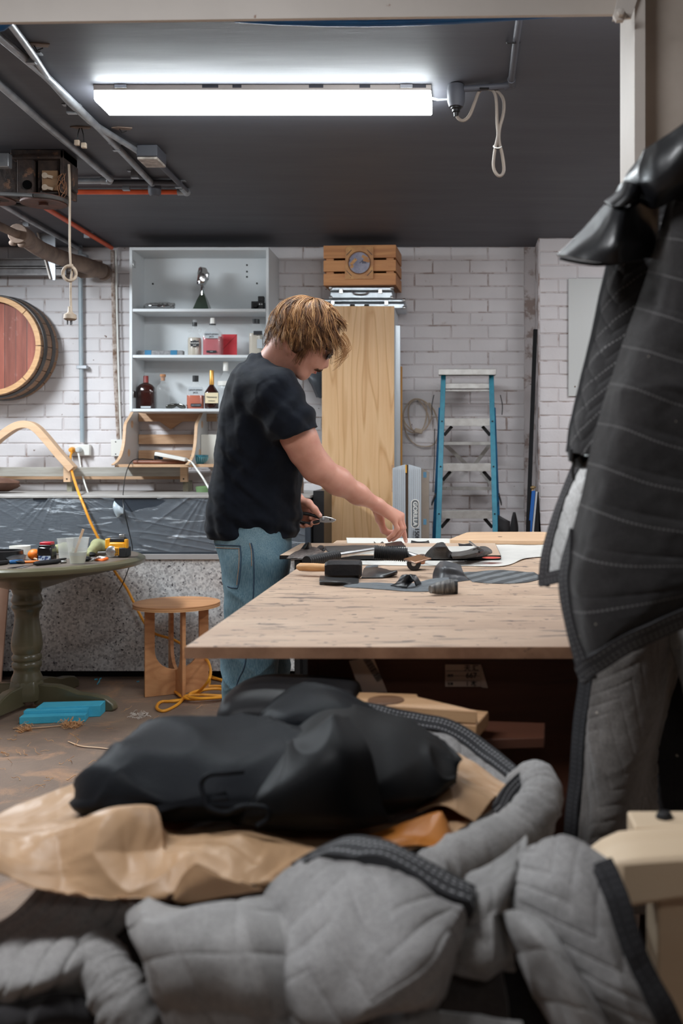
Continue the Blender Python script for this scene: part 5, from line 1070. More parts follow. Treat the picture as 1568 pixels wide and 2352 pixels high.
t, p = onT('orange_ball', 'soft orange rubber bulb lying beside the black jar', 'ball', 70, 1288); s = p.y/F
mb = MB().sphere((p.x, p.y+.04, p.z + 12.5*s), (14*s, .028, 12.5*s), 24, 14); put('bulb', mb, mat('bright_orange_rubber', (240, 122, 28), rough=.5), t); put('neck', MB().tube([(p.x+5*s, p.y+.02, p.z+4*s), (p.x+20*s, p.y, p.z+1.5*s)], [.006, .003], 8), M['plyl'], t)
t, p = onT('white_tin', 'low white tin standing at the back edge of the round table', 'tin', 34, 1276); s = p.y/F; put('tin_body', MB().lathe([(0, 0), (23*s, 0), (23*s, 20*s), (22*s, 20*s), (22*s, .004), (0, .004)], (p.x, p.y+.06, p.z), 32), M['white_pl'], t)
c = surf([[(14, 1272, 4.78), (30, 1268, 4.8), (46, 1270, 4.8), (60, 1275, 4.8)], [(12, 1280, 4.72), (30, 1279, 4.7), (46, 1280, 4.7), (58, 1284, 4.72)], [(20, 1286, 4.66), (32, 1288, 4.65), (46, 1290, 4.65), (57, 1291, 4.66)]], 24, 16)
put_uv('black_scoop', grid_mb(*c), M['black_pl'], label='curved black plastic scoop in front of the white tin', cat='scoop', thick=.006)
p = OT(8, 1293); put('black_tray', MB().lathe([(0, 0), (.07, 0), (.08, .012), (.078, .05), (.07, .052), (.068, .01), (0, .01)], (p.x - .03, p.y + .09, p.z), 32), M['black_pl'], label='round black rubber tray at the far left of the round table', cat='tray')
def stick(nm, lab, cat, pts, rs, mats, names):
    t = empty(nm, lab, cat, OT(*pts[0]))
    for i in range(len(pts)-1):
        a, b = OT(*pts[i]), OT(*pts[i+1]); a = a + Vector((0,0,rs[i])); b = b + Vector((0,0,rs[i])); put(names[i], MB().tube([a, a.lerp(b,.1), a.lerp(b,.5), a.lerp(b,.9), b], [rs[i]*.7, rs[i], rs[i]*1.1, rs[i], rs[i]*.7], 10), mats[i], t)
stick('craft_knife', 'blue and orange handled craft knife on the round table', 'knife', [(-30, 1302), (20, 1296), (52, 1294), (96, 1293)], [.01, .009, .006], [M['black_pl'], M['blue_pipe'], mat('orange_grip', (232, 120, 36), rough=.4)], ['black_tip', 'blue_grip', 'orange_shaft'])
stick('screwdriver', 'black-handled screwdriver with steel ferrule lying at the table front', 'screwdriver', [(78, 1300), (138, 1294), (153, 1293)], [.011, .007], [db, M['steel']], ['handle', 'ferrule'])
stick('pen', 'thin pink and black pen lying behind the screwdriver', 'pen', [(100, 1291), (130, 1288), (152, 1285)], [.0045, .0045], [mat('dusty_pink', (190, 120, 120)), db], ['pink_barrel', 'black_tip'])
a = OT(17, 1306); b = OT(80, 1298); put('scraper_blade', MB().prism([(a.x, a.y), (a.x+.03, a.y-.004), (b.x, b.y-.02), (b.x, b.y+.012), (a.x+.06, a.y+.016)], TZ+.001, TZ+.004, 'z'), M['steel'], label='flat steel scraper blade pointing left at the table front', cat='blade')
t, p = onT('car_keys', 'bunch of keys with a black fob beside the cream-filled cup', 'keys', 196, 1290); s = p.y/F
put('key_fob', MB().sphere((p.x, p.y+.02, p.z+.012), (.020, .026, .012), 16, 10), M['black_pl'], t); 
for k in range(3): put('key', MB().obox((p.x+.032+.006*k, p.y+.03, p.z+.008+.004*k), (.05, .012, .002), (.2, .3*k-.5, .5*k)), M['steel'], t)
put('key_ring', MB().tube([(p.x+.02+.012*math.cos(a), p.y+.025+.012*math.sin(a), p.z+.012+.006*math.sin(a)) for a in np.linspace(0, 6.28, 16)], .0012, 5, cap=False), M['steel'], t)
t, p = onT('orange_tag', 'orange tag with a white paper insert on the round table', 'tag', 230, 1288); put('tag_body', MB().obox((p.x, p.y+.01, p.z+.008), (.055, .05, .012), (.15, .12, -.3)), mat('tag_orange', (236, 110, 40), rough=.4), t, bevel=.004); put('tag_insert', MB().obox((p.x, p.y+.008, p.z+.0158), (.036, .03, .001), (.15, .12, -.3)), M['white_pl'], t)
glm = mat('olive_glove_knit', (158, 158, 116), (140, 140, 100), rough=.8, bump=.4, bscale=200)
def glove(lab, pts, rs, extra):
    S = SDF(np.min(pts, 0) - .07, np.max(pts, 0) + .07, .004); S.chain([tuple(p) for p in pts], rs, .015)
    for e in extra: S.chain([tuple(q_) for q_ in e[0]], e[1], .008)
    t = empty('work_glove', lab, 'glove', Vector(pts[0]) - Vector((0,0,.02))); sdf_obj('glove_body', S, glm, t); return t
a = OT(238, 1274); b = OT(205, 1280); z_ = TZ
t = glove('olive and black work glove lying behind the keys and drill', [(a.x, a.y+.06, z_+.036), (a.x-.05, a.y+.05, z_+.044), (b.x, b.y+.04, z_+.03)], [.03, .032, .024], [([(b.x, b.y+.04, z_+.02), (b.x-.03, b.y+.02, z_+.016), (b.x-.05, b.y+.01, z_+.01)], [.014, .012, .009]), ([(b.x, b.y+.03, z_+.02), (b.x-.01, b.y-.0, z_+.014), (b.x-.03, b.y-.02, z_+.01)], [.013, .012, .009])])
put('black_palm', MB().sphere((b.x-.02, b.y+.02, z_+.014), (.045, .03, .016), 16, 8), db, t)
a = OT(128, 1276); glove('second olive work glove showing between the jar and the cups', [(a.x-.02, a.y+.05, z_+.03), (a.x+.02, a.y+.06, z_+.034), (a.x+.06, a.y+.06, z_+.02)], [.022, .026, .018], [])
# ================================================================ leaning panel, blocks, floor bits
pm = mat('warm_pink_board', (206, 168, 146), (196, 156, 134), rough=.6)
mb = MB(); a = P(24, 0, 5.3); a.z = .66; mb.bar(Vector((-2.95, 5.45, .33)), Vector((-2.951, 5.45, .331)), .01, .01); mb = MB()
mb.prism([(-3.1, .002), (P(3, 0, 5.45).x, .002), (P(26, 0, 5.45).x, .66), (-3.1, .66)], 5.44, 5.452); o = put('leaning_board', mb, pm, label='pink-beige board with dark edge leaning upright behind the table pedestal', cat='board', bevel=.001)
def block(lab, pts, h, ridge_=False):
    c = [PZ(x, y, .001) for x, y in pts]; t = empty('foam_block', lab, 'foam block', (sum(v.x for v in c)/4, sum(v.y for v in c)/4, 0), group=None)
    mb = MB(); vs = [(v.x, v.y, .001) for v in c] + [(v.x, v.y, h) for v in c]; mb.add(vs, [(0,1,2,3), (7,6,5,4)] + [(i, i+4, (i+1)%4+4, (i+1)%4) for i in range(4)])
    fm = bpy.data.materials.get('blue_foam') or mat('blue_foam', (78, 186, 214), (64, 172, 204), rough=.7, bump=.3, bscale=120); put('foam_body', mb, fm, t, bevel=.002)
    if ridge_:
        m1 = [c[0].lerp(c[3], .55), c[1].lerp(c[2], .55), c[2], c[3]]; mb = MB(); mb.add([(v.x, v.y, h + .0005) for v in m1] + [(v.x, v.y, h + .014) for v in m1], [(0,1,2,3), (7,6,5,4)] + [(i, i+4, (i+1)%4+4, (i+1)%4) for i in range(4)]); put('foam_lip', mb, fm, t, bevel=.001)
block('longer blue foam block behind, at the foot of the pedestal table', [(82, 1652), (230, 1646), (242, 1634), (100, 1638)], .055)
block('shorter grooved blue foam block in front of the longer one', [(44, 1664), (196, 1658), (204, 1647), (62, 1650)], .034, True)
rs = random.Random(11)
def shavings(nm, lab, px, py, rx, ry, n, m, r0=.0015, L0=.03):
    mb = MB()
    for k in range(n):
        q_ = PZ(px + rs.gauss(0, rx), py + rs.gauss(0, ry), .002); a = rs.random()*6.28; pts = []
        for j in range(6): a += rs.gauss(0, .8); q_ = q_ + Vector((math.cos(a)*L0/5, math.sin(a)*L0/5, (rs.random()-.35)*.012)); q_.z = max(q_.z, .003); pts.append(q_.copy())
        mb.tube(pts, r0*(.6+rs.random()), 4)
    return put(nm, mb, m, label=lab, cat='shavings', kind='stuff')
shav = mat('wood_shavings', (214, 168, 120), (186, 136, 92), scale=60)
shavings('wood_shavings', 'curly wood shavings in front of the grooved blue foam block', 166, 1666, 8, 3, 110, shav); shavings('wood_shavings', 'small clump of shavings beside the near scroll foot', 57, 1678, 5, 2, 50, shav)
shavings('wood_shavings', 'thin scatter of sawdust curls across the open floor', 150, 1740, 160, 60, 90, shav, .001, .04); shavings('wood_shavings', 'pale chips on the floor left of the yellow cord loop', 320, 1645, 12, 3, 30, mat('pale_chips', (206, 196, 186)))
shavings('foam_crumbs', 'tiny blue foam crumbs on the floor under the stone bench', 240, 1560, 60, 6, 8, bpy.data.materials['blue_foam'], .004, .015)
put('wood_strip', MB().tube(spline([PZ(157, 1703, .004), PZ(185, 1713, .006), PZ(225, 1717, .005), PZ(262, 1721, .004), PZ(300, 1722, .004)], 20), .004, 6, flat=.5), M['plyl'], label='thin curved wood strip lying on the open floor', cat='wood strip')
put('wood_strip', MB().tube(spline([PZ(30, 1673, .004), PZ(80, 1672, .005), PZ(140, 1667, .004)], 14), .003, 6), M['plyw'], label='straight thin twig lying in front of the blue foam blocks', cat='wood strip')
# ================================================================ stool
t = empty('plywood_stool', 'round plywood stool with cross-lapped U-shaped legs beside the bench', 'stool', (0, 0, 0))
SX, SY = (406-CX)*5.24/F, 5.24; sz = ZC-(1383-CY)*5.24/F; t.location = (SX, SY, 0); ORG[t.name] = Vector((SX, SY, 0)); sr = 97*5.24/F
ply = M['plyst'] = wood('stool_plywood', (206, 152, 106), (186, 130, 86), (168, 112, 72), axis='x', scale=.9)
plye = wood('stool_ply_edge', (222, 174, 122), (170, 116, 72), axis='x', scale=3, wave=False)
mb = MB().lathe([(0, sz), (sr, sz)], (SX, SY, 0), 64); 
for k in range(5):
    z = sz - .0044*k; put('seat_ply', MB().lathe([(0, z), (sr, z), (sr, z-.0044), (0, z-.0044)], (SX, SY, 0), 64), ply if k == 0 else mat('ply_layer%d' % k, ((216, 166, 118), (180, 126, 82))[k % 2], rough=.6), t, label='round seat layer of plywood' if k == 0 else None)
zt_ = sz - .0225
def uleg(ang, nm):
    hw_ = .165; th_ = .009; n = 14; outer = [(-hw_, .001), (hw_, .001), (hw_, zt_), (hw_-.05, zt_)]
    arc_ = []; w3 = hw_ - .05; r_ = w3
    for k in range(n+1): a = math.pi*k/n; arc_.append((w3*math.cos(a), .13 + r_*.95 - math.sin(a)*r_*.95 + .0))
    poly = outer + [(x, z) for x, z in arc_][0:] + [(-hw_+.05, zt_), (-hw_, zt_)]
    mb = MB(); mb.T = Matrix.Translation((SX, SY, 0)) @ Matrix.Rotation(ang, 4, 'Z'); mb.prism(poly, -th_, th_); put(nm, mb, ply, t, bevel=.001)
uleg(math.radians(28), 'u_shaped_leg'); uleg(math.radians(28 + 90), 'u_shaped_leg')
# yellow cord pile
pts = [PZ(480, 1545, .01), PZ(478, 1575, .008), PZ(440, 1598, .01), PZ(405, 1610, .008), PZ(370, 1612, .008), PZ(360, 1626, .008), PZ(376, 1633, .008), PZ(405, 1620, .008), PZ(420, 1604, .012), PZ(412, 1596, .02), PZ(402, 1586, .012), PZ(430, 1580, .02), PZ(490, 1576, .02), PZ(540, 1580, .016), PZ(560, 1590, .01), PZ(520, 1598, .016), PZ(460, 1596, .03), PZ(425, 1599, .03), PZ(440, 1606, .02), PZ(500, 1602, .02), PZ(540, 1594, .02), PZ(500, 1582, .03), PZ(450, 1588, .035), PZ(432, 1600, .03), PZ(470, 1604, .03), PZ(530, 1596, .02), PZ(520, 1568, .01), PZ(486, 1557, .01), PZ(480, 1552, .014), PZ(510, 1562, .012), PZ(560, 1566, .01), PZ(610, 1562, .01), PZ(640, 1554, .01), PZ(662, 1546, .012), PZ(680, 1545, .012), PZ(690, 1556, .01), PZ(680, 1562, .008)]
put('piled_extension_lead', MB().tube(spline(pts, 300), .0075, 8), M['yellow_cord'], label='loosely piled yellow-orange cord on the floor beside the stool and shoes', cat='cord')
# ================================================================ work table
t = empty('work_table', 'large stained plywood work table with dark wooden cabinet base', 'table', (.1, 3.0, 0))
def tabletop_mat():
    m, nt, b, N, L = nodes('stained_worktop'); v = coords(nt, (1, 1, 1))
    vs_ = coords(nt, (1.2, 5, 1)); a = ramp(nt, noise(nt, vs_, 1.8, 7, .6, .6), [(.3, lin((176, 148, 126))), (.5, lin((194, 166, 142))), (.7, lin((208, 182, 158)))])
    dirt = ramp(nt, noise(nt, v, 1.6, 6, .6), [(.42, (0,0,0,1)), (.72, (1,1,1,1))]); a = mix(nt, mth(nt, 'MULTIPLY', dirt, .42), a, lin((150, 124, 108)))
    s1 = ramp(nt, noise(nt, coords(nt, (5, 22, 1)), 1.6, 6, .62, .3), [(.595, (0,0,0,1)), (.625, (1,1,1,1))]); a = mix(nt, mth(nt, 'MULTIPLY', mth(nt, 'MULTIPLY', s1, ramp(nt, noise(nt, v, 2.6, 3), [(.42, (.08,.08,.08,1)), (.6, (1,1,1,1))])), .85), a, lin((66, 58, 60)))
    s2 = ramp(nt, noise(nt, coords(nt, (2.2, 16, 1), (0, 0, .25)), 2.5, 4, .5), [(.62, (0,0,0,1)), (.64, (1,1,1,1))]); a = mix(nt, mth(nt, 'MULTIPLY', s2, .6), a, lin((56, 50, 54)))
    s3 = ramp(nt, noise(nt, coords(nt, (9, 14, 1)), 3.2, 3, .5), [(.655, (0,0,0,1)), (.675, (1,1,1,1))]); a = mix(nt, mth(nt, 'MULTIPLY', s3, .8), a, lin((50, 46, 50)))
    L(a, b.inputs['Base Color']); b.inputs['Roughness'].default_value = .5; bumpn(nt, b, noise(nt, coords(nt, (2, 14, 1)), 8, 6), .25, .003); return m
TXL, TXR, TYN, TYF = -.4917, .365, 1.814, 4.13
o = put('plywood_top', MB().box(TXL, TXR, TYN, TYF, .878, .9), tabletop_mat(), t, bevel=.002)
edge = mat('scuffed_ply_edge', (150, 112, 86), (118, 84, 62), rough=.7, scale=12, spots=(28, 24, 24), spscale=10, spth=.62)
put('front_edge_band', MB().box(TXL, TXR, TYN - .003, TYN - .0002, .8785, .8992), edge, o)
stn = mat('soot_stain', (104, 96, 96), (130, 118, 110), rough=.6)
dk = wood('dark_stained_wood', (92, 54, 38), (72, 42, 30), axis='x', scale=.8, wave=False)
BX0 = -.289
put('base_side', MB().box(BX0, BX0+.02, 1.95, 3.9, .001, .877), dk, t); put('base_side', MB().box(.33, .345, 1.95, 3.9, .001, .877), dk, t)
put('base_front', MB().box(BX0+.021, .329, 1.95, 1.966, .001, .877), dk, t); put('base_far_panel', MB().box(BX0+.021, .329, 3.88, 3.9, .001, .877), dk, t)
cardm = mat('grey_paper_tag', (190, 176, 168), rough=.8)
# barcode tag hanging, inventory label
t2 = empty('barcode_tag', 'white barcode price tag hanging tilted under the table edge', 'tag', P(845, 1550, 1.9)); Yt = 1.90
cs = [P(x, y, Yt) for x, y in ((801, 1518), (856, 1507), (889, 1590), (828, 1592))]; put('tag_card', MB().prism([(v.x, v.z) for v in cs], Yt, Yt+.001), cardm, t2)
mb = MB(); r_ = random.Random(8); u0 = P(833, 1515, Yt); u1 = P(868, 1570, Yt); dr = (u1-u0); ac = Vector((dr.z, 0, -dr.x)).normalized()*-.013; k = 0.0
while k < .97:
    wd = r_.choice((.012, .02, .034)); a = u0 + dr*k; b = u0 + dr*min(1, k+wd); mb.add([(a + q_ + Vector((0, -.0008, 0))) for q_ in (Vector((0,0,0)), ac)] + [(b + q_ + Vector((0, -.0008, 0))) for q_ in (ac, Vector((0,0,0)))], [(0,1,2,3)]); k += wd + r_.choice((.012, .02))
put('barcode_bars', mb, lab_dark, t2, kind='stuff')
t2 = empty('inventory_label', 'folded white paper label with printed characters and number under the table', 'label', P(1068, 1550, 1.945)); Yt = 1.945
a = P(1022, 1577, Yt); b = P(1104, 1526, Yt); put('label_card', MB().box(a.x, b.x, Yt-.001, Yt, a.z, b.z), cardm, t2); put('folded_corner', MB().prism([(b.x+.0003, b.z), (P(1120, 0, Yt).x, a.z - .002), (P(1108, 0, Yt).x, a.z-.001), (b.x+.0003, a.z)], Yt-.004, Yt-.002), cardm, t2)
for y in (1541, 1552, 1563): q_ = P(1063, y, Yt); put('ruled_line', MB().box(a.x+.002, b.x-.002, Yt-.0018, Yt-.001, q_.z-.0003, q_.z+.0003), ink, t2)
def L2(s_, px, py, h): p = P(px, py, Yt-.002); lettering(s_, h*Yt/F*1.3, Matrix.Translation((p.x, Yt-.002, p.z)) @ FACE, lab_dark, t2, bold=True)
L2('天 汇', 1082, 1535, 11); L2('667', 1082, 1552, 13); L2('1 本', 1082, 1571, 11); L2('金额', 1034, 1552, 5); L2('数量', 1034, 1571, 5)
# stack of timber offcuts under the table
pale = wood('raw_pine_offcut', (206, 166, 126), (184, 142, 102), axis='x', scale=1.2)
def plank(nm, lab, pts, z0, z1, m, hole=None):
    c = [PZ(x, y, z1) for x, y in pts]; n = len(c); t = empty(nm, lab, 'timber offcut', (sum(v.x for v in c)/n, sum(v.y for v in c)/n, z0))
    mb = MB(); mb.prism([(v.x, v.y) for v in c], z0, z1, 'z'); put('board', mb, m, t, bevel=.002)
    if hole: h = PZ(hole[0], hole[1], z1); put('round_recess', MB().lathe([(0, 0), (hole[2], 0), (hole[2], -.0008), (0, -.0008)], h + Vector((0,0,.0014)), 32), mat('recess_shadow_wood', (120, 86, 60), (96, 66, 46)), t)
zA = .818
plank('timber_offcut', 'pale pine offcut with a round recess, topmost of the pile under the table', [(800, 1611), (838, 1616), (1096, 1634), (1094, 1632), (960, 1600), (958, 1594), (840, 1590), (800, 1590)], zA-.022, zA, pale, (886, 1609, .032))
plank('timber_offcut', 'tapered pine offcut right under the recessed piece', [(800, 1640), (1094, 1666), (1122, 1634), (840, 1600)], zA-.048, zA-.023, pale)
plank('timber_offcut', 'dark angled plank end behind the pale offcuts', [(1040, 1700), (1250, 1694), (1252, 1660), (1100, 1655)], zA-.085, zA-.066, dk)
put('timber_upright', MB().box(P(1090, 0, 1.8).x, P(1150, 0, 1.8).x, 1.8, 1.9, .001, .73), wood('brown_upright', (130, 98, 74), (110, 80, 60)), label='short brown timber upright under the stacked offcuts', cat='timber')
put('offcut_support', MB().box(P(860, 0, 1.75).x, P(1080, 0, 1.75).x, 1.7, 1.85, .001, zA-.0485), pale, label='plain pine block stack hidden behind the black bag', cat='timber')
# ================================================================ things on the work table
TT = .9005
T = lambda px, py, h=0.0: PZ(px, py, TT + h)
def flat(nm, lab, cat, pts, m, th=.001, h=0.0, org=None, bev=0):
    c = [T(x, y, h + th) for x, y in pts]; mb = MB().prism([(v.x, v.y) for v in c], TT + h, TT + h + th, 'z'); return put(nm, mb, m, label=lab, cat=cat, bevel=bev)
paper_w = mat('white_waxed_paper', (224, 222, 216), (212, 210, 204), rough=.5)
pc = [[(795, 1235, 0), (930, 1235, .004), (1060, 1237, .002), (1180, 1243, .003), (1290, 1250, .002)], [(798, 1252, .003), (930, 1252, .001), (1060, 1254, .004), (1180, 1256, .006), (1290, 1262, .003)], [(800, 1272, .002), (930, 1274, .001), (1060, 1274, .001), (1180, 1268, .004), (1290, 1278, .002)], [(806, 1296, .001), (920, 1298, .001), (1060, 1299, .001), (1160, 1297, .004), (1210, 1276, .002)]]
G, U, V = surf([[(a, b, c + .001) for a, b, c in r] for r in pc], 120, 60, conv=T, disp=None); G[..., 2] = TT + .0006 + np.abs(G[..., 2] - TT)*.5 + .004*ridge(U*9, V*5, 4)**2 * np.clip((G[...,0]-.15)*8, 0.02, 1) * (np.minimum(1, V*4))
put_uv('waxed_paper', grid_mb(G, U, V), paper_w, label='large sheet of white paper spread across the back of the work table', cat='paper', thick=.0008)
# big cutting panel
zb_ = TT + .006; t = empty('cutting_panel', 'black-edged pale panel carrying leather patterns on the work table', 'panel', (-.2, 3.5, zb_))
x0, x1, y0, y1 = -.582, .152, 3.30, 3.76
put('panel_core', MB().box(x0, x1, y0, y1, zb_, zb_ + .012), M['black_pl'], t); put('panel_face', MB().box(x0+.002, x1-.002, y0+.002, y1-.002, zb_ + .0122, zb_ + .014), mat('pale_panel_face', (216, 190, 166), (200, 172, 148), rough=.5, scale=4), t)
BT = zb_ + .014 - TT
p = T(1128, 1281, BT); put('red_smudge', MB().lathe([(0, .0006), (.03, .0006), (.03, 0), (0, 0)], (p.x, p.y, TT + BT), 24), mat('red_smudge', (206, 74, 60), (216, 110, 92), scale=40), t)
flat('white_pattern_sheet', 'white pattern sheet lying on the black-edged panel', 'paper', [(825, 1273), (820, 1258), (1095, 1254), (1118, 1262), (960, 1274)], paper_w, .0006, BT + .0004)
hide = mat('black_leather', (22, 22, 25), (15, 15, 18), rough=.42, scale=12, bump=.25, bscale=160, coat=.15); hide_b = mat('grey_suede_flesh_side', (112, 118, 122), (74, 78, 82), rough=.7, scale=30, bump=.5, bscale=200, stretch=(1, 5, 1)); strip_m = mat('striated_metallic_leather', (98, 104, 108), (52, 54, 58), rough=.45, scale=10, stretch=(2, 22, 1), bump=.4)
def scrap(nm, lab, ctrl, m, nu=48, nv=24, thick=.002, wob=.0015, cat='leather scrap', seed=1, group=None):
    G, U, V = surf(ctrl, nu, nv, conv=T); G[..., 2] = np.maximum(G[..., 2] + wob*(fbm(U*30, V*30, 3, seed)-.5)*2, TT + .0012)
    return put_uv(nm, grid_mb(G, U, V), m, label=lab, cat=cat, thick=thick)
B_ = BT + .001
scrap('leather_scrap', 'wood-grained dark leather piece at the left end of the panel', [[(700, 1258, B_), (722, 1256, B_+.004), (735, 1262, B_+.012), (745, 1268, B_+.004)], [(672, 1270, B_), (700, 1270, B_+.003), (722, 1272, B_+.01), (736, 1276, B_)], [(658, 1282, B_), (680, 1282, B_), (705, 1283, B_+.002), (722, 1284, B_)]], mat('banded_grey_leather', (112, 102, 98), (60, 54, 52), rough=.5, scale=6, stretch=(14, 3, 1)))
scrap('leather_scrap', 'small black leather tongue standing up behind the grained piece', [[(700, 1248, B_+.02), (708, 1246, B_+.03), (714, 1247, B_+.02)], [(694, 1256, B_+.004), (706, 1256, B_+.012), (716, 1255, B_)], [(690, 1260, B_), (706, 1262, B_), (722, 1260, B_)]], hide, 16, 16, seed=3)
scrap('leather_scrap', 'short black leather strip curling over at the panel left', [[(726, 1258, B_), (734, 1252, B_+.008), (742, 1253, B_+.01)], [(738, 1264, B_+.006), (742, 1256, B_+.014), (748, 1260, B_+.006)], [(716, 1270, B_), (728, 1266, B_), (746, 1266, B_)]], hide, 16, 16, seed=4)
scrap('leather_strip', 'silver-grey striated leather strip along the back of the panel', [[(745, 1256, B_), (800, 1254, B_), (868, 1253, B_)], [(748, 1262, B_), (802, 1262, B_+.002), (862, 1259, B_)], [(752, 1267, B_), (800, 1268, B_), (830, 1264, B_)]], strip_m)
scrap('leather_scrap', 'ragged olive-brown leather scrap behind the ribbed handle', [[(858, 1243, .002), (868, 1250, .006), (878, 1244, .012), (884, 1252, .002)], [(860, 1256, .002), (868, 1257, .002), (876, 1257, .004), (884, 1257, .002)]], mat('olive_leather', (66, 62, 54), rough=.6), 16, 8)
scrap('leather_scrap', 'pointed black leather scrap directly under the reaching fingers', [[(884, 1250, B_), (905, 1246, B_+.006), (920, 1244, B_+.004), (926, 1250, B_)], [(888, 1256, B_), (905, 1255, B_+.002), (920, 1256, B_), (932, 1256, B_)]], hide, 24, 10)
scrap('leather_scrap', 'square black leather scrap standing on the white paper right of the hand', [[(944, 1242, .02), (960, 1245, .016), (975, 1244, .018), (984, 1241, .02)], [(942, 1252, .001), (958, 1253, .001), (974, 1253, .001), (988, 1252, .001)]], hide, 24, 10)
scrap('leather_scrap', 'thin black leather sliver at the back right of the panel', [[(1052, 1248, B_+.004), (1065, 1250, B_+.003), (1080, 1247, B_+.006)], [(1054, 1254, B_), (1068, 1254, B_), (1086, 1254, B_)]], hide, 20, 8)
scrap('leather_scrap', 'black leather dome-shaped moulded piece on the panel', [[(1002, 1248, B_+.05), (1008, 1246, B_+.055), (1018, 1246, B_+.055), (1022, 1250, B_+.05)], [(986, 1262, B_+.03), (1000, 1256, B_+.045), (1024, 1257, B_+.045), (1032, 1264, B_+.026)], [(974, 1275, B_+.006), (998, 1272, B_+.02), (1024, 1272, B_+.02), (1042, 1272, B_+.006)], [(966, 1282, B_), (996, 1284, B_), (1026, 1285, B_), (1052, 1282, B_)]], mat('cracked_black_leather', (44, 40, 40), (26, 24, 25), rough=.6, scale=40, bump=.6), 40, 30)
scrap('leather_scrap', 'long curved grey-black leather tongue with punched holes on the panel', [[(1032, 1268, B_+.01), (1060, 1266, B_+.012), (1090, 1258, B_+.016), (1112, 1254, B_+.018), (1128, 1262, B_+.004)], [(1036, 1276, B_+.012), (1062, 1274, B_+.014), (1092, 1268, B_+.02), (1112, 1264, B_+.016), (1130, 1267, B_+.002)], [(1040, 1284, B_), (1064, 1283, B_), (1094, 1280, B_), (1116, 1275, B_), (1130, 1270, B_)]], mat('scuffed_charcoal_leather', (92, 88, 84), (58, 54, 52), rough=.6, scale=40, bump=.5), 50, 20)
t = empty('small_snips', 'small dark snips lying across the curved leather tongue', 'snips', T(1090, 1256, B_))
put('blade', MB().bar(T(1078, 1244, B_+.03), T(1096, 1258, B_+.022), .006, .004), M['steel'], t); put('handle', MB().tube([T(1096, 1258, B_+.024), T(1108, 1264, B_+.024), T(1100, 1268, B_+.022)], .004, 6), M['black_pl'], t); put('blade', MB().bar(T(1084, 1262, B_+.022), T(1100, 1256, B_+.022), .006, .004), M['steel'], t)
# tools
rubber = mat('black_ribbed_rubber', (26, 26, 28), rough=.5)
def grip(t, a, b, r, n=16, nm='ribbed_grip'):
    d = (b-a); pts = []; rs_ = []
    for k in range(n*4+1): f = k/(n*4); pts.append(a + d*f); rs_.append(r*(1 if k % 4 < 2 else .86))
    return put(nm, MB().tube(pts, rs_, 16), rubber, t, smooth=30)
t = empty('seam_roller', 'hand roller with ribbed black handle and copper-coloured steel fork', 'roller', T(955, 1310))
a, b = T(859, 1268, .055), T(934, 1274, .046); grip(t, a, b, .0225); s = b.y/F
put('shank', MB().tube([b, T(958, 1281, .04)], .011, 12), M['steel'], t); put('fork_plate', MB().bar(T(944, 1280, .052), T(972, 1288, .05), .05, .004, up=(0,-.5,1)), mat('copper_steel', (196, 160, 140), rough=.2, metal=1), t, bevel=.001)
p = T(950, 1311, .0); rr_ = .0215; p.z = TT; put('roller_wheel', MB().lathe([(0, .0), (rr_*.9, 0), (rr_, -.002), (rr_, -.06), (rr_*.9, -.062), (0, -.062)], (p.x, p.y, TT + rr_), 28, 'y'), rubber, t)
put('axle_cap', MB().lathe([(0, .004), (.007, .003), (.0075, 0), (0, 0)], (p.x, p.y, TT + rr_), 20, 'y'), M['steel'], t)
put('fork_cheek', MB().box(p.x + .012, p.x + .034, p.y + .003, p.y + .058, TT + .018, TT + .046), mat('copper_steel2', (180, 140, 122), rough=.25, metal=1), t, bevel=.006)
t = empty('chrome_tool', 'chrome-shafted tool with ribbed black handle resting on the panel edge', 'hand tool', T(740, 1290))
a, b = T(704, 1290, .03), T(773, 1276, .034); grip(t, a, b, .017, 14); put('chrome_shaft', MB().tube([b, T(858, 1263, .045)], .0085, 12), M['steel'], t)
t = empty('mallet', 'black iron club hammer with a short wooden handle on the table edge', 'hammer', T(785, 1330))
iron = mat('dark_forged_iron', (34, 32, 34), (48, 45, 46), rough=.5, metal=.5, scale=14, bump=.4); a = T(745, 1331); b = T(828, 1331); zc_ = TT + .026
mb = MB(); rg = []
for f, k in ((0, .74), (.08, .94), (.2, 1), (.8, 1), (.95, .97), (1, .8)):
    x = a.x + (b.x - a.x)*f; h = .0255*k; ring = []
    for yy, zz_ in ((-1, -.6), (-.6, -1), (.6, -1), (1, -.6), (1, .6), (.6, 1), (-.6, 1), (-1, .6)): ring.append(Vector((x, a.y + .026 + yy*h, zc_ + .0005 + zz_*h)))
    rg.append(ring)
put('hammer_head', mb.ring_loft(rg), iron, t, smooth=30); put('striking_face', MB().ring_loft([[q_ + Vector((-.0008, 0, 0)) for q_ in rg[0]], rg[0]]), mat('worn_face', (96, 92, 92), (70, 66, 68), rough=.5, scale=60, metal=.4), t)
hm_ = wood('ash_handle', (216, 168, 116), (194, 144, 92), axis='x', scale=2); ha = T(736, 1300, .03); ha = Vector((a.x + .03, a.y + .055, zc_)); hb = T(684, 1302, .024)
put('wooden_handle', MB().tube([hb, hb.lerp(ha, .06), hb.lerp(ha, .4), hb.lerp(ha, .8), ha], [.010, .0155, .0165, .014, .012], 16, flat=.75), hm_, t)
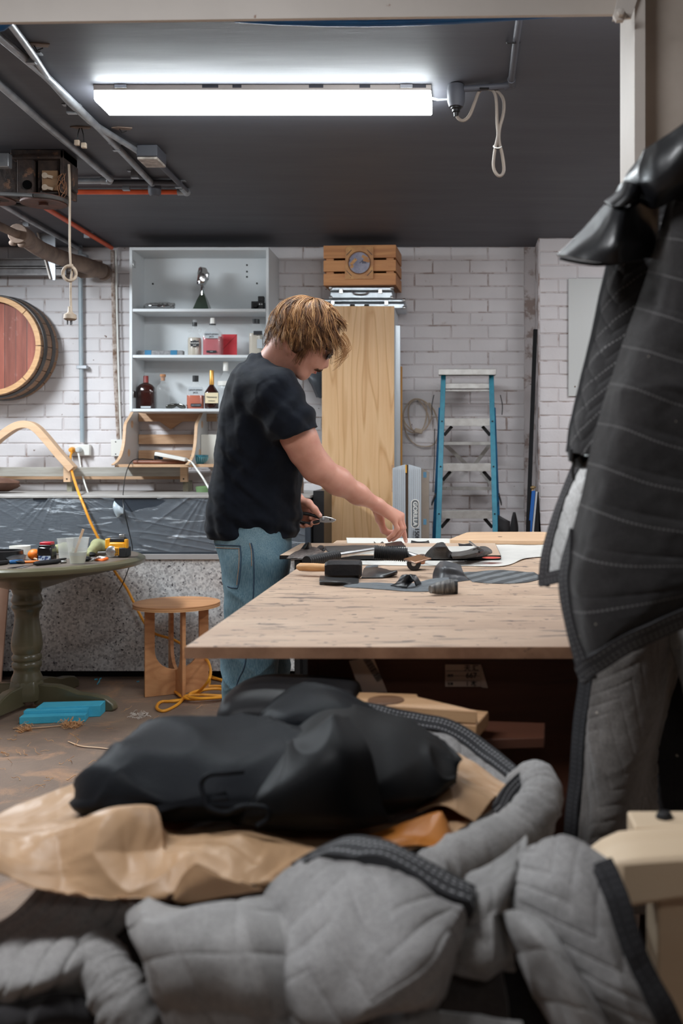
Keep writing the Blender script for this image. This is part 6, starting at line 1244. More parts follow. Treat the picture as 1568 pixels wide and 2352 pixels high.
# front scraps
scrap('leather_scrap', 'folded black leather piece under the iron hammer head', [[(735, 1322, .012), (770, 1326, .008), (800, 1326, .008), (822, 1326, .004)], [(733, 1332, .012), (768, 1335, .012), (800, 1334, .01), (824, 1334, .004)], [(734, 1342, .002), (768, 1344, .001), (798, 1344, .001), (822, 1342, .001)]], hide, seed=6)
scrap('leather_scrap', 'black leather sheet with rolled end right of the hammer', [[(836, 1306, .001), (860, 1303, .006), (885, 1308, .002), (900, 1314, .006)], [(832, 1318, .001), (862, 1314, .010), (890, 1316, .012), (912, 1312, .018)], [(830, 1328, .001), (856, 1328, .001), (884, 1327, .001), (910, 1320, .003)]], hide, seed=8)
scrap('leather_scrap', 'crumpled striated scrap peeking behind the black leather sheet', [[(840, 1300, .006), (855, 1297, .012), (868, 1297, .004)], [(838, 1304, .002), (854, 1303, .008), (868, 1302, .002)]], strip_m, 20, 8, seed=9)
scrap('leather_strip', 'long silver-grey leather strip running to the rolled leather end', [[(822, 1338, .001), (880, 1338, .003), (940, 1340, .002), (990, 1330, .012), (1030, 1326, .02)], [(790, 1345, .001), (860, 1347, .002), (930, 1350, .001), (985, 1346, .008), (1036, 1342, .012)], [(795, 1348, .001), (870, 1353, .001), (940, 1358, .001), (990, 1357, .002), (1040, 1354, .001)]], hide_b, 60, 20, seed=10)
t = empty('leather_roll', 'striated roll of leather with black lining at the end of the strip', 'leather roll', T(1020, 1356)); a = T(988, 1354, .015); b = T(1042, 1346, .019)
mb = MB(); mb.tube([a, a.lerp(b, .3), a.lerp(b, .8), b], [.010, .015, .018, .0185], 24); put('outer_roll', mb, mat('streaked_roll', (120, 118, 114), (36, 36, 38), rough=.45, scale=7, stretch=(26, 3, 3)), t); put('inner_roll', MB().tube([b - Vector((.004, 0, 0)), b + Vector((.010, 0, 0))], .0192, 24), hide, t)
scrap('leather_loop', 'folded black leather strap loop standing on the silver strip', [[(924, 1322, .03), (940, 1319, .036), (954, 1320, .034)], [(912, 1336, .016), (930, 1336, .016), (948, 1336, .014)], [(897, 1346, .004), (914, 1348, .004), (934, 1350, .004)]], hide, 24, 24, thick=.003, seed=12)
scrap('leather_loop', 'back half of the strap loop curling down beside the roll', [[(954, 1320, .034), (962, 1330, .022), (968, 1340, .008)], [(940, 1319, .036), (952, 1334, .022), (956, 1346, .006)]], hide, 16, 16, thick=.003, seed=13)
scrap('leather_scrap', 'large grey-black leather flap folded over itself near the striped fabric', [[(1010, 1289, .04), (1022, 1288, .042), (1040, 1292, .04), (1058, 1298, .03)], [(1000, 1302, .03), (1020, 1300, .04), (1044, 1304, .034), (1064, 1314, .018)], [(994, 1316, .012), (1016, 1318, .02), (1046, 1322, .014), (1070, 1326, .004)], [(993, 1330, .001), (1016, 1335, .002), (1046, 1336, .001), (1078, 1332, .001)]], mat('dull_grey_leather', (70, 72, 76), (52, 54, 58), rough=.45, scale=6), 40, 40, seed=14)
scrap('striped_fabric', 'striped grey woven fabric piece lying beside the hanging blanket', [[(1064, 1314, .002), (1110, 1311, .003), (1150, 1309, .003), (1200, 1313, .002), (1226, 1314, .001)], [(1072, 1326, .002), (1115, 1325, .002), (1160, 1326, .002), (1210, 1325, .002), (1238, 1322, .001)], [(1085, 1336, .001), (1120, 1339, .001), (1165, 1340, .001), (1210, 1337, .001), (1240, 1330, .001)]], None, 60, 20, cat='fabric', seed=15)
m, nt, b, N, L = nodes('striped_weave'); wv = nt.nodes.new('ShaderNodeTexWave'); wv.wave_type = 'BANDS'; wv.bands_direction = 'X'; wv.inputs['Scale'].default_value = 5.6; wv.inputs['Distortion'].default_value = 1.2; wv.inputs['Detail'].default_value = 2; L(coords(nt, (1, 1, 1), (0, 0, .5)), wv.inputs['Vector'])
c = mix(nt, ramp(nt, wv.outputs['Fac'], [(.42, (0,0,0,1)), (.58, (1,1,1,1))]), lin((66, 68, 70)), lin((116, 120, 122))); c = mix(nt, ramp(nt, noise(nt, coords(nt, (40, 400, 1)), 1, 3), [(.45, (0,0,0,1)), (.6, (.7,.7,.7,1))]), c, lin((48, 50, 52))); L(c, b.inputs['Base Color']); b.inputs['Roughness'].default_value = .8
for o in bpy.data.objects:
    if o.name.startswith('striped_fabric'): o.data.materials.clear(); o.data.materials.append(m)
# pale board at the far right corner
pl = [(-.02, 3.90), (.335, 3.86), (.352, 3.875), (.36, 3.9), (.40, 4.27), (.385, 4.30), (.36, 4.305), (.09, 4.30), (.06, 4.29), (.045, 4.26), (-.022, 3.93)]
t = empty('pale_plywood_board', 'rounded pale plywood board with one dark hole at the back of the table', 'board', (.15, 4.1, TT + .0045)); put('board', MB().prism([(x, y) for x, y in pl], TT + .0045, TT + .022, 'z'), M['plyl'], t, bevel=.003); p = PZ(1148, 1233, TT + .022)
put('dark_hole', MB().lathe([(0, .0005), (.009, .0005), (.009, 0), (0, 0)], (p.x, p.y, TT + .022), 16), M['rust'], t)
# ================================================================ the man
t = man = empty('person', 'man with chin-length wavy blond-brown hair, glasses, black t-shirt and faded jeans leaning over the table', 'person', (-.72, 3.62, 0))
def skin_mat():
    m, nt, b, N, L = nodes('skin'); v = coords(nt)
    c = ramp(nt, noise(nt, v, 9, 5, .6), [(.3, lin((196, 138, 118))), (.55, lin((212, 156, 136))), (.75, lin((206, 142, 126)))])
    L(c, b.inputs['Base Color']); b.inputs['Roughness'].default_value = .48; b.inputs['Subsurface Weight'].default_value = .12; b.inputs['Subsurface Radius'].default_value = (.02, .008, .004); b.inputs['Subsurface Scale'].default_value = .3
    bumpn(nt, b, noise(nt, v, 300, 3), .12, .001); return m
skin = skin_mat()
YM = 3.63
Hc = P(703, 778, 3.60); TILT = math.radians(35); YAW = math.radians(7)
Fv = Vector((math.cos(TILT)*math.cos(YAW), math.sin(YAW)*math.cos(TILT), -math.sin(TILT))); Lv = Vector((-math.sin(YAW), math.cos(YAW), 0)); Uv = Fv.cross(Lv)
HR = np.array([tuple(Fv), tuple(Lv), tuple(Uv)])      # rows: local axes in world
def H(x, y, z): return tuple(Hc + Fv*x + Lv*y + Uv*z)
shR = P(612, 905, 3.50); shL = P(606, 905, 3.86)
elb = P(727, 1073, 3.56); wri = P(868, 1160, 3.74)
S = SDF((-1.0, 3.25, .90), (-.14, 4.12, 1.80), .0031)
# head
S.ell(H(-.012, 0, .028), (.099, .077, .092), HR.T if False else np.array(HR), .02)
S.ell(H(.028, 0, -.03), (.064, .060, .088), np.array(HR), .03)
for s_ in (-1, 1):
    S.cone(H(-.012, s_*.050, -.055), .020, H(.058, s_*.018, -.108), .017, .03)
    S.cone(H(.055, s_*.036, -.028), .024, H(.058, s_*.028, -.055), .018, .025)
    S.cone(H(.083, s_*.008, .012), .011, H(.070, s_*.045, .008), .009, .012)
    S.ell(H(-.012, s_*.078, -.018), (.016, .008, .030), np.array(HR), .006)
S.ell(H(.066, 0, -.112), (.020, .026, .018), np.array(HR), .02)
S.cone(H(.086, 0, .002), .0085, H(.112, 0, -.038), .0105, .010)
for s_ in (-1, 1): S.cone(H(.098, s_*.010, -.046), .0075, H(.092, s_*.013, -.046), .007, .006)
S.cone(H(.088, 0, -.056), .011, H(.086, 0, -.066), .011, .012)
S.cone(H(.084, -.018, -.070), .0055, H(.0945, 0, -.0675), .0062, .004); S.cone(H(.084, .018, -.070), .0055, H(.0945, 0, -.0675), .0062, .004)
S.cone(H(.080, -.017, -.079), .0058, H(.0905, 0, -.0805), .0074, .004); S.cone(H(.080, .017, -.079), .0058, H(.0905, 0, -.0805), .0074, .004)
for s_ in (-1, 1):
    S.ell(H(.090, s_*.031, -.006), (.012, .016, .010), np.array(HR), .010, 's')
    S.cone(H(.108, s_*.0055, -.0535), .003, H(.100, s_*.006, -.050), .003, .002, 's')
S.cone(H(.103, -.014, -.0735), .0022, H(.098, .014, -.0735), .0022, .003, 's')
# neck, shoulders, torso core
S.cone(H(-.04, 0, -.05), .062, tuple(P(607, 868, 3.66)), .066, .04)
S.cone(H(.01, 0, -.085), .03, tuple(P(640, 872, 3.66)), .045, .03)
S.cone(tuple(P(592, 905, 3.57)), .055, tuple(P(592, 905, 3.78)), .055, .05)
S.column([1.0, 1.2, 1.45], [-.735, -.72, -.70], [3.66]*3, [.10, .12, .12], [.13, .15, .16], .35, .04)
# right arm (near), reaching
sh_arm = P(640, 925, 3.47)
S.cone(tuple(sh_arm), .066, tuple(P(688, 1008, 3.50)), .058, .03); S.cone(tuple(P(688, 1008, 3.50)), .058, tuple(elb), .049, .03)
S.cone(tuple(P(700, 1040, 3.52)), .055, tuple(elb), .050, .02)
S.cone(tuple(elb), .0475, tuple(P(775, 1105, 3.62)), .0465, .03); S.cone(tuple(P(775, 1105, 3.62)), .0465, tuple(P(822, 1135, 3.68)), .035, .03); S.cone(tuple(P(822, 1135, 3.68)), .035, tuple(wri), .0235, .03)
def PP(x, y, Y): return tuple(P(x, y, Y))
wl = PP(866, 1160, 3.735); S.cone(wl, .022, PP(866, 1161, 3.765), .021, .015)
kn = [PP(921, 1184, 3.835), PP(919, 1188, 3.812), PP(913, 1191, 3.790), PP(904, 1194, 3.770)]   # index .. little
for k_, r_ in zip(kn, (.0135, .0138, .0130, .0118)): S.cone(wl, .018, k_, r_, .016)
S.chain([kn[0], PP(925, 1208, 3.85), PP(928, 1228, 3.852), PP(932, 1243, 3.852)], [.0118, .0105, .0092, .0078], .006)
S.chain([kn[1], PP(926, 1212, 3.822), PP(916, 1229, 3.825), PP(902, 1240, 3.826)], [.0120, .0108, .0096, .0080], .006)
S.chain([kn[2], PP(922, 1213, 3.797), PP(909, 1229, 3.80), PP(894, 1241, 3.802)], [.0116, .0104, .0092, .0077], .006)
S.chain([kn[3], PP(912, 1214, 3.773), PP(902, 1228, 3.775), PP(891, 1236, 3.778)], [.0104, .0092, .0082, .0070], .006)
S.chain([PP(866, 1172, 3.80), PP(872, 1192, 3.83), PP(881, 1218, 3.845), PP(893, 1225, 3.85), PP(905, 1221, 3.852)], [.019, .0155, .0118, .0105, .0088], .012)
# left arm and hand with pliers
S.chain([PP(600, 905, 3.86), PP(598, 1000, 3.93), PP(604, 1090, 3.95)], [.062, .052, .044], .03)
S.chain([PP(604, 1090, 3.95), PP(645, 1115, 3.90), PP(678, 1146, 3.85)], [.044, .038, .026], .03)
wl2 = PP(678, 1148, 3.845); k2 = [PP(708, 1157, 3.83), PP(704, 1170, 3.82), PP(700, 1182, 3.82), PP(694, 1192, 3.83)]
for k_, r_ in zip(k2, (.015, .0145, .0138, .0125)): S.cone(wl2, .021, k_, r_, .018)
S.chain([PP(690, 1150, 3.81), PP(708, 1156, 3.795), PP(722, 1170, 3.79), PP(734, 1184, 3.792)], [.017, .0145, .0120, .0098], .012)
S.chain([k2[0], PP(722, 1172, 3.83), PP(722, 1186, 3.815), PP(713, 1190, 3.80)], [.0125, .011, .0098, .0085], .006)
S.chain([k2[1], PP(724, 1184, 3.83), PP(728, 1198, 3.815), PP(716, 1202, 3.80)], [.0122, .011, .0100, .0085], .006)
S.chain([k2[2], PP(712, 1194, 3.835), PP(712, 1205, 3.815), PP(702, 1207, 3.795)], [.0118, .0105, .0094, .0080], .006)
S.chain([k2[3], PP(698, 1200, 3.84), PP(697, 1208, 3.815), PP(690, 1208, 3.80)], [.0108, .0094, .0084, .0072], .006)
S.cut(PP(600, 1180, 3.6), (0, 0, -1)) if False else None
body, V_ = sdf_obj('body', S, skin, t, smooth_it=1)
from mathutils.bvhtree import BVHTree
bvB = BVHTree.FromPolygons([v.co + ORG[man.name] for v in body.data.vertices], [tuple(p.vertices) for p in body.data.polygons])
def onface(y, z, off=.0): h = bvB.ray_cast(Vector(H(.2, y, z)), -Fv); return (h[0] + Fv*off) if h[0] is not None else Vector(H(.09, y, z))
# lips, brows, stubble, nails
put('lips', MB().tube([onface(y_, z_, -.001) for y_, z_ in ((-.019, -.0745), (-.010, -.0705), (0, -.069), (.010, -.0705), (.019, -.0745))], [.0012, .0032, .0036, .0032, .0012], 8).tube([onface(y_, z_, -.001) for y_, z_ in ((-.017, -.0765), (-.008, -.081), (0, -.082), (.008, -.081), (.017, -.0765))], [.0012, .0036, .0044, .0036, .0012], 8), mat('lip_pink', (198, 112, 104), rough=.4), t)
hb_ = mat('brow_hair', (88, 60, 40), (116, 82, 54), rough=.6, scale=80)
for s_ in (-1, 1):
    put('eyeball', MB().sphere(H(.0785, s_*.031, -.005), .0115, 14, 10), M['white_pl'], t); put('eyelid', MB().sphere(H(.0787, s_*.031, -.004), (.0122, .0122, .0122), 14, 10), skin, t)
    put('eyebrow', MB().tube([H(.094, s_*.012, .018), H(.090, s_*.030, .024), H(.076, s_*.048, .019)], [.003, .0042, .002], 8), hb_, t)
rm = random.Random(5); mb = MB()
for k in range(520):
    y = rm.uniform(-.030, .030); z = rm.uniform(-.0655, -.055) - abs(y)*.35; a = onface(y, z, -.0005); mb.tube([a, a + Fv*.0018 - Uv*.0042 + Lv*(y*.15)], [.0007, .0003], 4, cap=False)
put('moustache', mb, hb_, t, kind='stuff')
nm_ = mat('fingernail', (226, 178, 162), rough=.3)
for (p_, q_, r_) in ((PP(932, 1243, 3.852), PP(928, 1228, 3.852), .0078), (PP(734, 1184, 3.792), PP(722, 1170, 3.79), .0098)):
    p_ = Vector(p_); q_ = Vector(q_); d = (p_-q_).normalized(); o_ = Vector((.3, -.9, .3)) - d*Vector((.3, -.9, .3)).dot(d); o_.normalize(); mb = MB(); x_ = d.cross(o_)
    c_ = p_ + o_*r_*.78; mb.T = Matrix(((x_.x, d.x, o_.x, c_.x), (x_.y, d.y, o_.y, c_.y), (x_.z, d.z, o_.z, c_.z), (0,0,0,1))); mb.sphere((0,0,0), (r_*.62, r_*.85, r_*.3), 12, 6); put('fingernail', mb, nm_, t)
# ---- t-shirt
def zs(py): return ZC - (py - CY)*YM/F
def xs_(px): return (px - CX)*YM/F
lv = [(1236, 474, 674, .150), (1215, 474, 679, .155), (1190, 473, 685, .165), (1130, 479, 686, .17), (1080, 486, 690, .175), (1000, 492, 690, .185), (930, 500, 688, .195), (890, 510, 684, .19), (862, 522, 676, .165), (842, 540, 664, .125), (826, 558, 650, .085), (812, 574, 640, .06)]
S = SDF((-1.0, 3.24, .90), (-.40, 4.06, 1.66), .0040)
yawS = math.radians(18)
A = [(xs_(b)-xs_(a))/2 for _, a, b, _ in lv]; zl = [zs(p) for p, *_ in lv]
S.column(zl, [(xs_(a)+xs_(b))/2 for _, a, b, _ in lv], [3.66]*len(lv), [math.sqrt(max(a_*a_ - (b_*math.sin(yawS))**2, .002))/math.cos(yawS) for a_, (_, _, _, b_) in zip(A, lv)], [l[3] for l in lv], yawS, .03, 2.2)
S.cone(tuple(P(598, 893, 3.56)), .072, tuple(P(630, 905, 3.50)), .080, .06)
S.cone(tuple(P(596, 893, 3.76)), .078, tuple(P(604, 925, 3.86)), .08, .06); S.cone(tuple(P(604, 925, 3.86)), .08, tuple(P(602, 1000, 3.92)), .07, .03)
# sleeve opening: cut plane only acts on the sleeve tip; neck ring cut
SL = SDF((-1.0, 3.24, .90), (-.40, 4.06, 1.66), .0040)
SL.cone(tuple(P(632, 907, 3.49)), .084, tuple(P(662, 962, 3.475)), .082, .04); SL.cone(tuple(P(662, 962, 3.475)), .082, tuple(P(698, 1032, 3.50)), .082, .03)
pc_ = P(674, 1000, 3.49); SL.cut(tuple(pc_), (.30, .05, -.95)); S.comb(tuple(slice(0, k_) for k_ in S.d.shape), SL.d, .045, 'u')
nk = P(618, 838, 3.64); S.cone(tuple(P(612, 872, 3.655)), .0665, H(-.02, 0, -.07), .0665, .006, 's')
def soft(x): return x*x*(3 - 2*x)
def shirt_disp(V):
    x, y, z = V[:,0], V[:,1], V[:,2]; u = np.arctan2(y - 3.66, x + .72); ss = lambda a, b, c: soft(vn(a, b, c))
    a = ss(u*5 + z*5, z*2.2 - u, 11); b = ss(x*26 + z*30, y*8 - z*7, 21); c = fbm(x*30 + y*9, z*34, 3, 5)
    low = np.clip((1.35 - z)/.35, 0, 1); dg = np.sin((x + .62)*60 - (z - 1.35)*42 + 5*vn(x*8, z*8, 3))*vn(x*7, z*7, 31)
    return np.clip((z - zs(1240))/.035, 0, 1)*(.016*(a - .5)*(.3 + .7*low) + .008*(b - .5) + .006*dg*np.clip((z-1.08)/.2, 0, 1)*np.clip((3.64-y)/.08, 0, 1) + .004*(c-.5) + .003*np.sin(z*75 + x*20 + 4*vn(x*9, y*9, 8))*np.clip((1.10 - z)/.1, 0, 1))
cot = mat('black_cotton', (17, 22, 32), (12, 17, 26), rough=.9, scale=20, bump=.1, bscale=500, sheen=.06, spec=.2)
shirt, V_ = sdf_obj('t_shirt', S, cot, t, disp=shirt_disp, smooth_it=2, label='faded black cotton t-shirt')
# hems and collar
def ringtube(nm, c, ax, rx, ry, r, m, yaw=0, n=60, a0=0, a1=2*math.pi):
    ax = Vector(ax).normalized(); u = Vector((math.cos(yaw), math.sin(yaw), 0)); u = (u - ax*u.dot(ax)).normalized(); v = ax.cross(u)
    return put(nm, MB().tube([Vector(c) + u*rx*math.cos(a0+(a1-a0)*k/n) + v*ry*math.sin(a0+(a1-a0)*k/n) for k in range(n+1)], r, 8, cap=False), m, shirt)
ringtube('collar_band', P(613, 845, 3.648), Vector(H(-.02, 0, -.07)) - P(612, 885, 3.655), .071, .070, .0072, cot, 0)
# ---- jeans
S = SDF((-1.02, 3.28, .03), (-.42, 4.02, 1.04), .0042)
jl = [(1195, 488, 664, .145), (1225, 486, 664, .15), (1260, 497, 664, .16), (1300, 512, 660, .165), (1335, 524, 652, .155)]
S.column([zs(q_[0]) for q_ in jl], [(xs_(q_[1])+xs_(q_[2]))/2 for q_ in jl], [3.66]*5, [(xs_(q_[2])-xs_(q_[1]))/2 for q_ in jl], [q_[3] for q_ in jl], 0, .05, 2.4)
gY = [3.56, 3.565, 3.57, 3.56]
S.chain([tuple(P(590, 1300, 3.565)), tuple(P(585, 1400, 3.55)), tuple(P(576, 1500, 3.54)), tuple(P(573, 1555, 3.54))], [.104, .096, .084, .078], .05)
S.chain([tuple(P(573, 1550, 3.54)), tuple(P(566, 1610, 3.54)), tuple(P(556, 1700, 3.54)), tuple(P(548, 1790, 3.54))], [.080, .076, .066, .060], .04)
S.chain([tuple(P(596, 1300, 3.77)), tuple(P(606, 1420, 3.79)), tuple(P(606, 1540, 3.80)), tuple(P(596, 1680, 3.82)), tuple(P(590, 1770, 3.82))], [.102, .09, .076, .064, .058], .05)
S.cut((0, 0, .045), (0, 0, -1))
def jean_disp(V):
    x, y, z = V[:,0], V[:,1], V[:,2]
    k = np.exp(-((z-.46)/.12)**2); d_ = ridge(z*9 + x*7, y*3, 41)**3; e_ = ridge(z*16 - x*10 + 4, y*5, 43)**3; h_ = ridge(x*7 + z*10, y*2, 45)**3
    return .006*(fbm(x*16, z*12 + y*7, 3, 40) - .5) + .011*k*(d_ + .7*e_) + .008*(h_-.2)*np.clip((z-.68)/.1, 0, 1)*np.clip((.93-z)/.06, 0, 1) + .007*ridge(z*13, y*4 + x*3, 47)**3*np.clip((.25-z)/.15, 0, 1)
m, nt, b, N, L = nodes('faded_denim'); v = coords(nt)
c = ramp(nt, noise(nt, v, 5, 5, .6), [(.3, lin((66, 102, 120))), (.5, lin((88, 124, 138))), (.7, lin((124, 148, 154)))]); c = mix(nt, .35, c, ramp(nt, noise(nt, coords(nt, (400, 400, 60)), 1, 2), [(.35, lin((60, 90, 108))), (.65, lin((140, 162, 170)))]))
L(c, b.inputs['Base Color']); b.inputs['Roughness'].default_value = .85; bumpn(nt, b, noise(nt, coords(nt, (1, 1, .4)), 420, 2), .3, .002); denim = m
jeans, VJ = sdf_obj('jeans', S, denim, t, disp=jean_disp, smooth_it=2, label='faded light blue denim jeans')
bvJ = BVHTree.FromPolygons([v.co + ORG[man.name] for v in jeans.data.vertices], [tuple(p.vertices) for p in jeans.data.polygons])
def on_jeans(pts, off=.0015):
    r = []
    for x, y in pts:
        o_ = Vector((0, 0, ZC)); d_ = (P(x, y, 3.6) - o_).normalized(); h = bvJ.ray_cast(o_, d_)
        if h[0] is not None: r.append(h[0] + h[1]*off if h[1].dot(d_) < 0 else h[0] - h[1]*off)
    return r
def densify(pts, n): q_ = catmull(np.array(pts, float), n, 0); return [tuple(v) for v in q_]
seam = mat('dark_denim_seam', (52, 72, 92), rough=.9); stitch = mat('tan_stitch', (168, 134, 110), rough=.8)
for nm, pts, m_, r_ in (('side_seam', [(577, 1248), (581, 1266), (583, 1300), (583, 1335), (581, 1380), (578, 1420)], seam, .0022), ('side_seam', [(566, 1506), (560, 1535), (548, 1560), (540, 1590), (534, 1640), (530, 1700)], seam, .0022), ('seam_stitching', [(573, 1248), (577, 1266), (578, 1300)], stitch, .0012),
    ('pocket_edge', [(493, 1250), (512, 1252), (552, 1254)], seam, .002), ('pocket_edge', [(552, 1254), (554, 1285), (550, 1330), (546, 1350)], seam, .002), ('pocket_edge', [(546, 1351), (532, 1350), (523, 1347)], seam, .002), ('seam_stitching', [(496, 1257), (520, 1259), (549, 1260)], stitch, .0012), ('seam_stitching', [(549, 1260), (549, 1295), (544, 1344)], stitch, .0012)):
    q_ = on_jeans(densify(pts, 30)); 
    if len(q_) > 3: put(nm, MB().tube(q_, r_, 6), m_, jeans)
# shoes
shoe = mat('dark_work_shoe', (46, 42, 40), rough=.6); sole = mat('pale_sole', (188, 182, 172), rough=.7)
for (cx_, cy_) in ((xs_(548) + .05, 3.54), (xs_(590) + .05, 3.82)):
    S = SDF((cx_-.16, cy_-.07, .0), (cx_+.2, cy_+.07, .14), .004); S.cone((cx_-.08, cy_, .05), .036, (cx_+.10, cy_, .045), .034, .03); S.cone((cx_-.06, cy_, .06), .042, (cx_-.05, cy_, .11), .045, .03); S.ell((cx_+.11, cy_, .04), (.05, .045, .032), None, .02); S.cut((0,0,.02), (0,0,-1)); sdf_obj('shoe', S, shoe, t)
    put('shoe_sole', MB().prism([(cx_-.122+.0*k, 0) for k in range(0)] or [(cx_ + .155*math.cos(a) + .02, cy_ + .047*math.sin(a)*(1 + .15*math.cos(a))) for a in np.linspace(0, 2*math.pi, 32)[:-1]], .001, .024, 'z'), sole, t, bevel=.004)
# belt loop / dark pocket object at front
# ---- glasses
gm = mat('black_acetate', (14, 14, 16), rough=.15, coat=.5)
g = empty('glasses_tmp', 'x', 'x', Hc); bpy.data.objects.remove(g)
for s_ in (-1, 1):
    ring = [H(.103, s_*(.033 + .026*math.cos(a)), -.001 + .020*math.sin(a)) for a in np.linspace(0, 2*math.pi, 28)]
    put('glasses_rim', MB().tube(ring, .0032, 8, cap=False), gm, t)
    put('glasses_lens', MB().ring_loft([[Vector(H(x_, s_*(.033 + .025*math.cos(a)), -.001 + .019*math.sin(a))) for a in np.linspace(0, 2*math.pi, 25)[:-1]] for x_ in (.1025, .1035)]), glass('lens_glass%d' % s_, (235, 240, 240)), t)
    put('glasses_temple', MB().tube([H(.103, s_*.058, .009), H(.090, s_*.066, .009), H(.04, s_*.079, .004), H(-.005, s_*.083, -.004), H(-.03, s_*.082, -.022)], [.005, .0062, .005, .004, .003], 8, flat=1.0), gm, t)
put('glasses_bridge', MB().tube([H(.103, -.008, .003), H(.108, 0, .006), H(.103, .008, .003)], .003, 8), gm, t)
# ---- hair: several hundred wavy locks over a shell
hmats = []
for i, (c1, c2) in enumerate((((62, 40, 28), (92, 62, 42)), ((100, 66, 42), (136, 94, 60)), ((150, 106, 66), (184, 138, 90)), ((196, 152, 104), (222, 186, 142)))): hmats.append(mat('hair_tone%d' % i, c1, c2, rough=.5, scale=30, spec=.35, stretch=(1, 1, 1)))
up = (Uv*.62 + Vector((0, 0, 1))*.55 - Fv*.10).normalized(); fx = (Fv - up*Fv.dot(up)).normalized(); ly = up.cross(fx)
ctr = Hc + Fv*(-.012) + Uv*.02; down = Vector((0, 0, -1)); rh = random.Random(21)
def scalp(th, ph, ex):
    d = up*math.cos(th) + (fx*math.cos(ph) + ly*math.sin(ph))*math.sin(th)
    a = d.dot(Fv)/(.104+ex); b_ = d.dot(Lv)/(.082+ex); c_ = d.dot(Uv)/(.098+ex); return ctr + d / math.sqrt(a*a + b_*b_ + c_*c_), d
S = SDF(np.array(Hc) - .2, np.array(Hc) + .2, .0045); S.ell(tuple(ctr), (.118, .095, .110), np.array(HR), .01)
S.cone(tuple(ctr + Fv*-.075 + Uv*-.03), .045, tuple(ctr + Fv*-.07 + down*.085), .03, .04)
for s_ in (-1, 1): S.cone(tuple(ctr + Lv*s_*.055 - Fv*.03), .045, tuple(ctr + Lv*s_*.066 - Fv*.035 + down*.075), .026, .03)
n_ = (Fv*.90 - Uv*.42).normalized(); S.cut(tuple(Hc + Fv*.042 + Uv*.0), tuple(n_)); 
hair, _v = sdf_obj('hair', S, hmats[0], t, smooth_it=3, label='chin-length wavy hair with sun-bleached blond streaks')
tone_mb = [MB() for _ in range(4)]
for k in range(430):
    ph = rh.uniform(-math.pi, math.pi); side = abs(ph); front = side < .75
    th0 = rh.uniform(.0, .85) if not front else rh.uniform(.05, .6)
    ex = rh.uniform(.016, .036)
    if front: th1 = rh.uniform(.85, 1.12); hang = rh.uniform(.01, .045)
    elif side < 1.35: th1 = rh.uniform(1.4, 1.75); hang = rh.uniform(.055, .11)
    else: th1 = rh.uniform(1.5, 1.95); hang = rh.uniform(.055, .10)
    if rh.random() < .25: th1 -= rh.uniform(0, .35)
    n = 18; w0 = rh.uniform(0, 6.28); wf = rh.uniform(1.3, 2.3); amp = rh.uniform(.004, .012); tw = rh.uniform(-.2, .2) + (.18 if side > .75 and ph < 0 else 0); curl = rh.uniform(.2, 2.2)*(1 if rh.random() < .75 else -1)
    tn = (fx*-math.sin(ph) + ly*math.cos(ph)); wid = rh.uniform(.004, .0085); base_t = rh.gauss(.3 + 1.3*(ex-.012)/.022 + (.5 if front else 0), .7)
    guide = []
    for j in range(n):
        f = j/(n-1)
        if f <= .74:
            q_ = f/.74; p_, d_ = scalp(th0 + (th1-th0)*q_, ph + tw*q_, ex*(.78 + .22*q_)); last = p_; ld = d_
        else:
            q_ = (f-.74)/.26; out = (ld - down*ld.dot(down)); p_ = last + down*hang*q_ + out*(.012*math.sin(q_*2.6)*curl) + Fv*(.012*q_ if front else 0)
        guide.append((p_ + tn*amp*min(1, f*1.6)*math.sin(w0 + wf*6.28*f) + d_*amp*.5*f*math.cos(w0 + wf*6.28*f), d_))
    cutn = n
    if front:
        for i, (g_, _) in enumerate(guide):
            v_ = g_ - Hc
            if v_.dot(Fv) > .03 and v_.dot(Uv) < .04 and v_.dot(Fv) < .12: cutn = i; break
        if rh.random() < .15: cutn = n
    if cutn < 5: continue
    for q in range(16):
        oa = rh.gauss(0, .5)*wid; ob = rh.gauss(0, .35)*wid; p0 = rh.uniform(-.35, .35); ln = rh.uniform(.8, 1.0); m_ = max(5, int(cutn*ln)); pts = []
        for j in range(m_):
            f = j/(n-1); g_, d_ = guide[j]; sp = (.55 + .75*math.sin(min(1, f*1.2)*2.4)); pts.append(g_ + tn*(oa*sp + .0012*math.sin(wf*12*f + p0*9)) + d_*ob*sp)
        r0 = rh.uniform(.0007, .0013); rs_ = [r0*(1 - .75*max(0, (i/(m_-1)-.6)/.4)) for i in range(m_)]
        tone_mb[min(3, max(0, int(base_t + rh.gauss(.35, .45))))].tube(pts, rs_, 3)
for i, mb in enumerate(tone_mb): put('hair_locks', mb, hmats[i], hair, kind='stuff', smooth=180)
